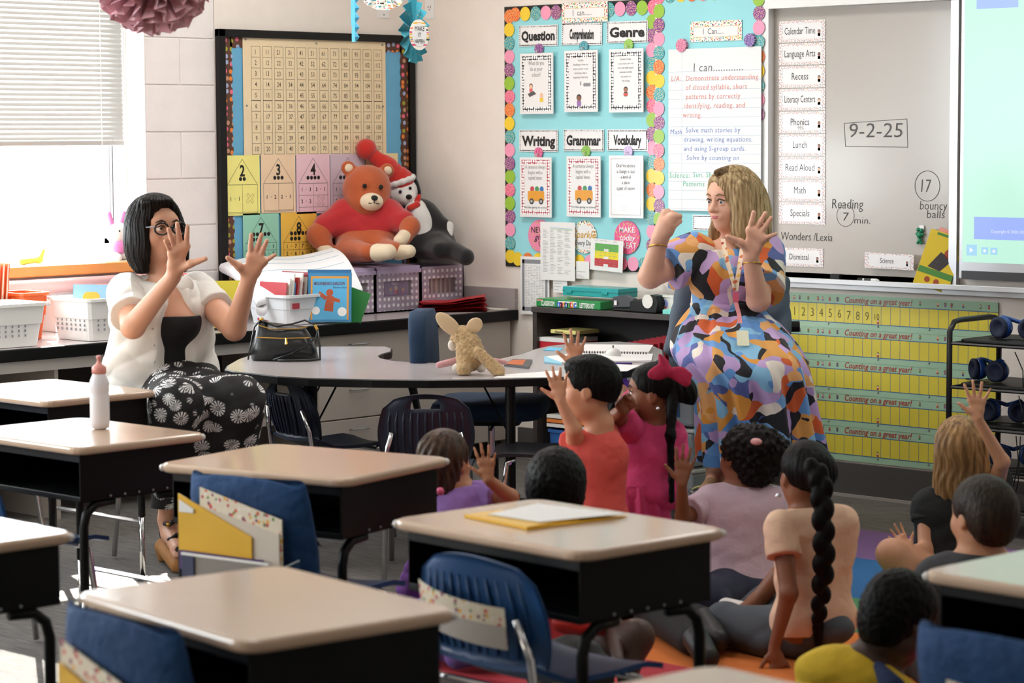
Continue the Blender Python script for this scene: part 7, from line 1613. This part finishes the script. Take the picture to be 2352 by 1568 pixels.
# swoosh bag
bg = thing('drawstring_bag', 'black and red bag with yellow swoosh mark under the desk with the yellow folder', 'bag', tuple(onz(1320, 1520, .01)))
q = Blob(.006); c0 = Wp(1310, 1540, 5.9); q.ell(Wp(1310, 1550, 6.1), (.11, .07, .1), (Rw, -Fh, Uw), .03); q.clip((0, 0, .012), (0, 0, -1)); q.field(wrinkle(.004)); q.build('bag_body', M('black_nylon', '16171A', .55), bg)
q = Blob(.006); q.ell(Wp(1345, 1430, 6.3), (.085, .05, .03), (Rw, -Fh, Uw), .03); q.cap(Wp(1290, 1425, 6.3), Wp(1400, 1440, 6.3), .02, .02); q.field(wrinkle(.004)); q.build('red_panel', M('red_nylon', 'C8241E', .5), bg)
f = Fr(Wp(1300, 1555, 5.98), Rw, Uw); MB().fprism(f, [(-.045, .0), (-.035, .014), (-.028, .012), (-.03, .004), (-.02, .0), (.04, .028), (.055, .04), (.0, -.012), (-.03, -.02)], 0, .003).build('swoosh_mark', M('swoosh_yellow', 'D8C02A', .5), bg)
# ================================================================== plush toys
pl = lambda n, c: M(n, c, .95, bump=(350, .6, .003), var=.06, sheen=.4)
D = 11.35
orp, crm, redp = pl('orange_plush', 'B4552A'), pl('cream_plush', 'E6D2B4'), pl('red_fleece', 'B8242A')
FB = M('felt_black', '141212', .8)
base = Wp(850, 592, D); t = thing('plush_toy', 'large orange teddy bear in a plain red shirt seated on the lilac bins', 'plush toy', tuple(base))
hd = Head(Wp(843, 440, D), facing(18, 0), .26, roll=4)
b = Blob(.005); hd.e(b, 0, -.02, .04, .44, .38, .44, .04); hd.e(b, 0, .1, -.2, .34, .28, .24, .04)
for x in (-1, 1): hd.e(b, .36*x, -.05, .40, .13, .07, .13, .02)
bd = Wp(840, 530, D+.03); b.ell(bd, (.14, .1, .14), (Rw, -Fh, Uw), .04); b.ell(Wp(845, 560, D), (.15, .11, .08), (Rw, -Fh, Uw), .04)
b.cap(Wp(775, 492, D), Wp(732, 540, D-.05), .045, .05, .04); b.cap(Wp(732, 540, D-.05), Wp(745, 565, D-.08), .05, .038, .03); b.cap(Wp(905, 492, D), Wp(942, 520, D-.08), .045, .042, .04); b.cap(Wp(942, 520, D-.08), Wp(930, 545, D-.12), .04, .034, .03)
b.cap(Wp(800, 575, D-.08), Wp(845, 580, D-.22), .055, .042, .04); b.cap(Wp(880, 570, D-.08), Wp(905, 575, D-.2), .05, .04, .04); b.build('body', orp, t)
b = Blob(.0045); hd.e(b, 0, .36, -.17, .21, .18, .16, .02); b.build('muzzle', crm, t)
for x in (-1, 1): b = Blob(.0045); hd.e(b, .36*x, -.0, .40, .08, .05, .08, .01); b.build('ear_lining', crm, t)
for x in (-1, 1): MB().ball(tuple(hd.p(.15*x, .385, .1)), .011, 10).build('eye', FB, t, smooth=True)
MB().ball(tuple(hd.p(0, .54, -.1)), .016, 10, rad=(1.3, .8, .8)).build('nose', FB, t, smooth=True)
q = MB(); q.tube([hd.p(0, .55, -.13), hd.p(0, .55, -.2)], .0022, 5); q.build('stitched_mouth', FB, t); q = MB(); q.tube([hd.p(x, .53-.6*x*x, -.2-.5*(abs(x)-.05)*(abs(x) < .05)+.3*x*x) for x in [-.1+.02*i for i in range(11)]], .0022, 5); q.build('stitched_mouth', FB, t)
b = Blob(.005); b.ell(bd+Uw*.01, (.15, .112, .135), (Rw, -Fh, Uw), .04); b.cap(Wp(800, 492, D), Wp(748, 520, D-.03), .062, .06, .04); b.cap(Wp(885, 490, D), Wp(925, 508, D-.05), .06, .056, .04); b.cap(Wp(790, 482, D), Wp(895, 482, D), .05, .05, .04); b.field(wrinkle(.0025)); b.clip(Wp(840, 562, D), (-Uw+Rw*-.12)); b.build('red_shirt', redp, t)
for (a_, c_, r_, nm) in (((745, 572, D-.09), (768, 590, D-.12), .032, 'paw'), ((930, 542, D-.12), (918, 552, D-.16), .034, 'paw'), ((868, 580, D-.24), (893, 578, D-.26), .042, 'foot'), ((915, 580, D-.2), (940, 577, D-.22), .036, 'foot')):
    b = Blob(.005); b.cap(Wp(*a_), Wp(*c_), r_, r_*.85, .02); b.build(nm, crm, t)
MB().fprism(Fr(Wp(790, 575, D-.12), Rw, Uw), [(-.01, -.02), (.012, -.024), (.008, .012), (-.008, .014)], 0, .001).build('care_tag', PAPER, t)
# black and white plush dog in a plain red knitted cap
blp, whp = pl('black_plush', '131315'), pl('white_plush', 'E9E7E4'); rp2 = pl('red_felt', 'C8281F')
D = 11.62; base = Wp(990, 590, D-.1); t = thing('plush_toy', 'black and white plush dog with a red cap leaning in the corner', 'plush toy', tuple(base))
hd = Head(Wp(925, 440, D), facing(15, 0), .17, roll=-18)
b = Blob(.005); b.cap(Wp(985, 490, D), Wp(1018, 520, D-.05), .042, .034, .03); b.cap(Wp(1018, 520, D-.05), Wp(1022, 535, D-.06), .034, .03, .02)
b.ell(Wp(985, 560, D-.05), (.13, .09, .075), (Rw, -Fh, Uw), .04); b.cap(Wp(985, 565, D-.1), Wp(1010, 575, D-.22), .05, .04, .04); b.cap(Wp(1010, 560, D-.12), Wp(1070, 590, D-.28), .045, .04, .04); b.cap(Wp(960, 495, D), Wp(990, 545, D), .085, .09, .04); b.build('body', blp, t)
b = Blob(.0045); b.ell(Wp(963, 510, D-.07), (.06, .045, .09), (Rw+Uw*.3, -Fh, Uw-Rw*.3), .02); b.cap(Wp(955, 480, D-.05), Wp(975, 545, D-.08), .05, .045, .03); b.build('chest_panel', whp, t)
b = Blob(.0045); hd.e(b, 0, 0, 0, .42, .4, .42, .02); hd.e(b, 0, .34, -.2, .22, .25, .18, .03); b.build('head', whp, t)
for x in (-1, 1): b = Blob(.0045); hd.e(b, .43*x, .02, .02, .08, .14, .3, .01); b.build('floppy_ear', blp, t)
for x in (-1, 1): MB().ball(tuple(hd.p(.15*x, .41, .06)), .008, 10).build('eye', FB, t, smooth=True)
MB().ball(tuple(hd.p(0, .6, -.14)), .014, 10, rad=(1.2, 1, .9)).build('nose', FB, t, smooth=True)
b = Blob(.0045); b.ell(Wp(958, 462, D-.08), (.016, .014, .04), (Rw+Uw*-.4, -Fh, Uw+Rw*.4), .01); b.cap(Wp(940, 478, D-.12), Wp(958, 470, D-.1), .014, .016, .01); b.build('neck_ribbon', rp2, t)
b = Blob(.0045); b.cap(Wp(1030, 520, D-.06), Wp(1028, 548, D-.08), .026, .022, .02); b.build('paw', whp, t)
ax0, ax1 = Wp(908, 402, D-.04), Wp(852, 352, D-.08); v = (ax1-ax0).normalized()
b = Blob(.0045); b.cap(hd.p(-.02, 0, .3), ax0.lerp(ax1, .35), .068, .045, .03); b.cap(ax0.lerp(ax1, .35), ax1, .045, .03, .03); b.field(wrinkle(.002, 2)); b.build('cap', rp2, t)
b = Blob(.0045); pts_ = [hd.p(.4*math.cos(a), .38*math.sin(a), .3) for a in [2*math.pi*i/12 for i in range(13)]]
for p_, q_ in zip(pts_, pts_[1:]): b.cap(p_, q_, .014, .014, .008)
b.build('cap_cuff', whp, t); MB().ball(tuple(ax1+v*.03), .05, 18).build('cap_pompom', rp2, t, smooth=True)
# sandy plush animal with big ears on the table
snd, wh2 = M('sandy_fur', 'C9A878', .95, bump=(160, .9, .01), var=.2, sheen=.3, varscale=60), pl('ear_lining', 'E6C9A0'); D = 8.85; base = onz(1085, 856, .641)
t = thing('plush_toy', 'sandy furry plush animal with big ears on the horseshoe table', 'plush toy', tuple(base))
b = Blob(.0035); b.ell(Wp(1080, 815, D), (.052, .05, .06), (Rw, -Fh, Uw), .02); b.ell(Wp(1075, 785, D+.01), (.04, .04, .04), (Rw, -Fh, Uw), .03); b.ell(Wp(1062, 768, D+.02), (.036, .04, .034), (Rw, -Fh, Uw), .02); b.ell(Wp(1047, 778, D+.05), (.022, .03, .02), (Rw, -Fh, Uw), .02)
b.cap(Wp(1100, 810, D-.05), Wp(1145, 852, D-.07), .02, .024, .015); b.cap(Wp(1068, 840, D-.03), Wp(1065, 850, D-.05), .03, .026, .02); b.field(fuzz(.0035, 240)); b.clip((0, 0, .642), (0, 0, -1)); b.build('body', snd, t)
for a_, c_, r_ in (((1052, 765, D), (1012, 728, D), .03), ((1078, 758, D), (1100, 738, D), .028)):
    b = Blob(.0035); A_, C_ = Wp(*a_), Wp(*c_); vv = (C_-A_).normalized(); b.ell(A_.lerp(C_, .55), ((C_-A_).length*.68, r_*.3, r_*.95), (vv, -Fh, vv.cross(Fh)), .01); b.build('ear', wh2, t)
b = Blob(.0035); b.ell(Wp(1052, 845, D-.01), (.02, .025, .018), None, .01); b.ell(Wp(1105, 845, D), (.018, .02, .016), None, .01); b.ell(Wp(1040, 792, D+.04), (.016, .02, .022), None, .01); b.clip((0, 0, .642), (0, 0, -1)); b.build('white_paws', pl('white_plush_2', 'EEE8DC'), t)
pk = pl('pink_plush', 'D8A2A6')
for a_, c_, r_ in ((Wp(1050, 828, D+.02), Wp(1008, 838, D), .014), (Wp(1120, 826, D+.05), Wp(1160, 832, D+.04), .011)): b = Blob(.0035); b.cap(a_, c_, r_, r_*.85, .01); b.clip((0, 0, .642), (0, 0, -1)); b.build('pink_limb', pk, t)
# small white and pink plush on the sill, yellow toy
t = thing('plush_toy', 'small white plush rabbit in pink sitting on the window sill', 'plush toy', tuple(onx_ := Vector((-.02, -1.76, .973))))
b = Blob(.004); c0 = Vector((-.02, -1.78, .973)); b.ell(c0+Uw*.12, (.05, .055, .045), None, .015); b.ell(c0+Uw*.045, (.035, .04, .045), None, .02); b.cap(c0+Vector((.02, -.03, .015)), c0+Vector((.05, -.03, .012)), .018, .016); b.cap(c0+Vector((.02, .03, .015)), c0+Vector((.05, .03, .012)), .018, .016); b.build('body', whp, t)
for y in (-.025, .025): b = Blob(.004); b.cap(c0+Vector((0, y, .15)), c0+Vector((0, y*1.6, .2)), .014, .012, .01); b.build('ear', pl('pink_felt', 'E88AC8'), t)
b = Blob(.004); b.ell(c0+Vector((.02, 0, .055)), (.028, .042, .032), None, .01); b.build('pink_dress', MATS['pink_felt'], t)
MB().box((.012, -1.8, 1.02), (.016, -1.76, 1.04)).build('red_patch', M('red_patch', 'C82A4A', .6), t)
for y in (-1.80, -1.765): MB().ball((.028, y, 1.1), .004, 6).build('eye', M('felt_black', '141212', .8), t)
b = Blob(.004); b.cap((-.01, -2.28, .985), (-.01, -2.2, .99), .014, .012); b.cap((-.01, -2.19, .99), (-.01, -2.17, 1.03), .012, .006); o = b.build('toy_figure', pl('yellow_toy', 'F2D44A'), None); tag(o, 'small yellow toy animal on the window sill', 'toy')
# ================================================================== hanging decorations
def string(pt, name='string'):
    MB().tube([pt, Vector((pt[0], pt[1], 2.9))], .0012, 4).build(name, WHT, PAR)
D = 7.2; c = Wp(352, -62, D); pb = thing('tissue_pompom', 'pink tissue paper pompom hanging at the top left', 'paper decoration', tuple(c)); PAR = pb
pm = M('pink_tissue', 'F7C3CD', .8, var=.15, bump=(40, .5, .01)); b = MB(); rad = 112*D/FPX*1.27
def leafring(k, tilt, n):
    pass
random.seed(3)
for k in range(30):
    ph = random.uniform(0, math.pi); th = random.uniform(0, 2*math.pi); ax_ = Vector((math.sin(ph)*math.cos(th), math.sin(ph)*math.sin(th), math.cos(ph)))
    x = ax_.orthogonal().normalized(); y = ax_.cross(x); n = 40; off = ax_*random.uniform(-.03, .03)
    pts = [c+off+(x*math.cos(2*math.pi*i/n)+y*math.sin(2*math.pi*i/n))*rad*(1 if i % 2 else .93)*random.uniform(.97, 1.03)+ax_*(.012*(-1)**i) for i in range(n)]
    m0 = len(b.v); b.v += [tuple(c+off)]+[tuple(p) for p in pts]; b.f += [(m0, m0+1+i, m0+1+(i+1) % n) for i in range(n)]; b.m += [0]*n
pp = pm.node_tree.nodes['Principled BSDF']; pp.inputs['Subsurface Weight'].default_value = .5; pp.inputs['Subsurface Radius'].default_value = (.06, .03, .03); b.build('tissue_sheets', pm, pb, kind='stuff'); string(c+Uw*.1)
def fan(label, cx, cy, D, rpx, n, mat, yaw, inner=None, squash=1):
    c = Wp(cx, cy, D); t = thing('paper_fan', label, 'paper decoration', tuple(c)); globals()['PAR'] = t
    f = facing(yaw); r = f.cross(Uw).normalized(); rr = rpx*D/FPX; b = MB(); m0 = 0; ctr = c
    pts = []
    for i in range(2*n):
        a = math.pi*i/n; pts.append(c+(r*math.cos(a)+Uw*math.sin(a))*rr*(1 if i % 2 else .97)+f*(.014 if i % 2 else -.014))
    ins = [c+(p-c)*.08 for p in pts]; b.rings([[tuple(p) for p in ins], [tuple(p) for p in pts]], cap=False)
    b.build('pleated_disc', mat, t)
    return t, c, r, f, rr
tealf = dots('teal_foil', '2F94A8', ['C8A860'], 60, .14, 1, rough=.5)
t, c, r, f, rr = fan('teal pleated paper fan with a Make it happen badge', 951, 72, 10.0, 74, 14, tealf, 68)
string(c+Uw*rr*.0)
c2 = Wp(962, 80, 9.93); f2 = Fr(c2, -f.cross(Uw)*-1 if (f.cross(Uw)).dot(Rw) > 0 else -f.cross(Uw), Uw); f2 = Fr(c2, (Rw*.5+Fh*.86*(1 if (f.cross(Uw)).dot(Rw) < 0 else -1)), Uw)
f2 = Fr(c2+f*.02, (Rw*math.cos(R(55))+Fh*math.sin(R(55))) if False else (Rw*.45-Fh*-.89), Uw); f2 = Fr(c2, Rw*.5-Fh*.0+Fh*.5, Uw)
if f2.n.dot(-Fh) < 0: f2 = Fr(c2, -f2.r, Uw)
MB().disc(f2, 0, 0, 22*10/FPX*1.35, 0, 24, ry=35*10/FPX, n1=.003).build('badge', conf, t); MB().disc(f2, 0, 0, 17*10/FPX*1.35, .0034, 24, ry=27*10/FPX, n1=.0038).build('badge_centre', LAM, t)
MB().text(f2, 'MAKE', 0, .026, .026, .0048, sx=.8).text(f2, 'IT', 0, .0, .026, .0048, sx=.8).text(f2, 'HAPPEN', 0, -.026, .024, .0048, sx=.62).build('lettering', INK, t)
t, c, r, f, rr = fan('white confetti paper fan at the top edge of the picture', 880, -42, 10.1, 66, 16, conf, 8)
string(c)
t = thing('paper_streamer', 'sky blue folded paper streamer hanging beside the confetti fan', 'paper decoration', tuple(Wp(815, 96, 10.0))); PAR = t
P = []
for i in range(15):
    y = -60+156*i/14; P.append([Wp(806+ (2 if i > 10 else 0), y, 10.0), Wp(815, y, 9.97), Wp(826 if i % 2 else 818, y, 10.0)])
b = MB(); b.grid(P); b.grid([[p+Fh*.002 for p in q] for q in P]); b.build('streamer', M('sky_paper', '5FBFE8', .6), t); string(Wp(815, -60, 10.0))
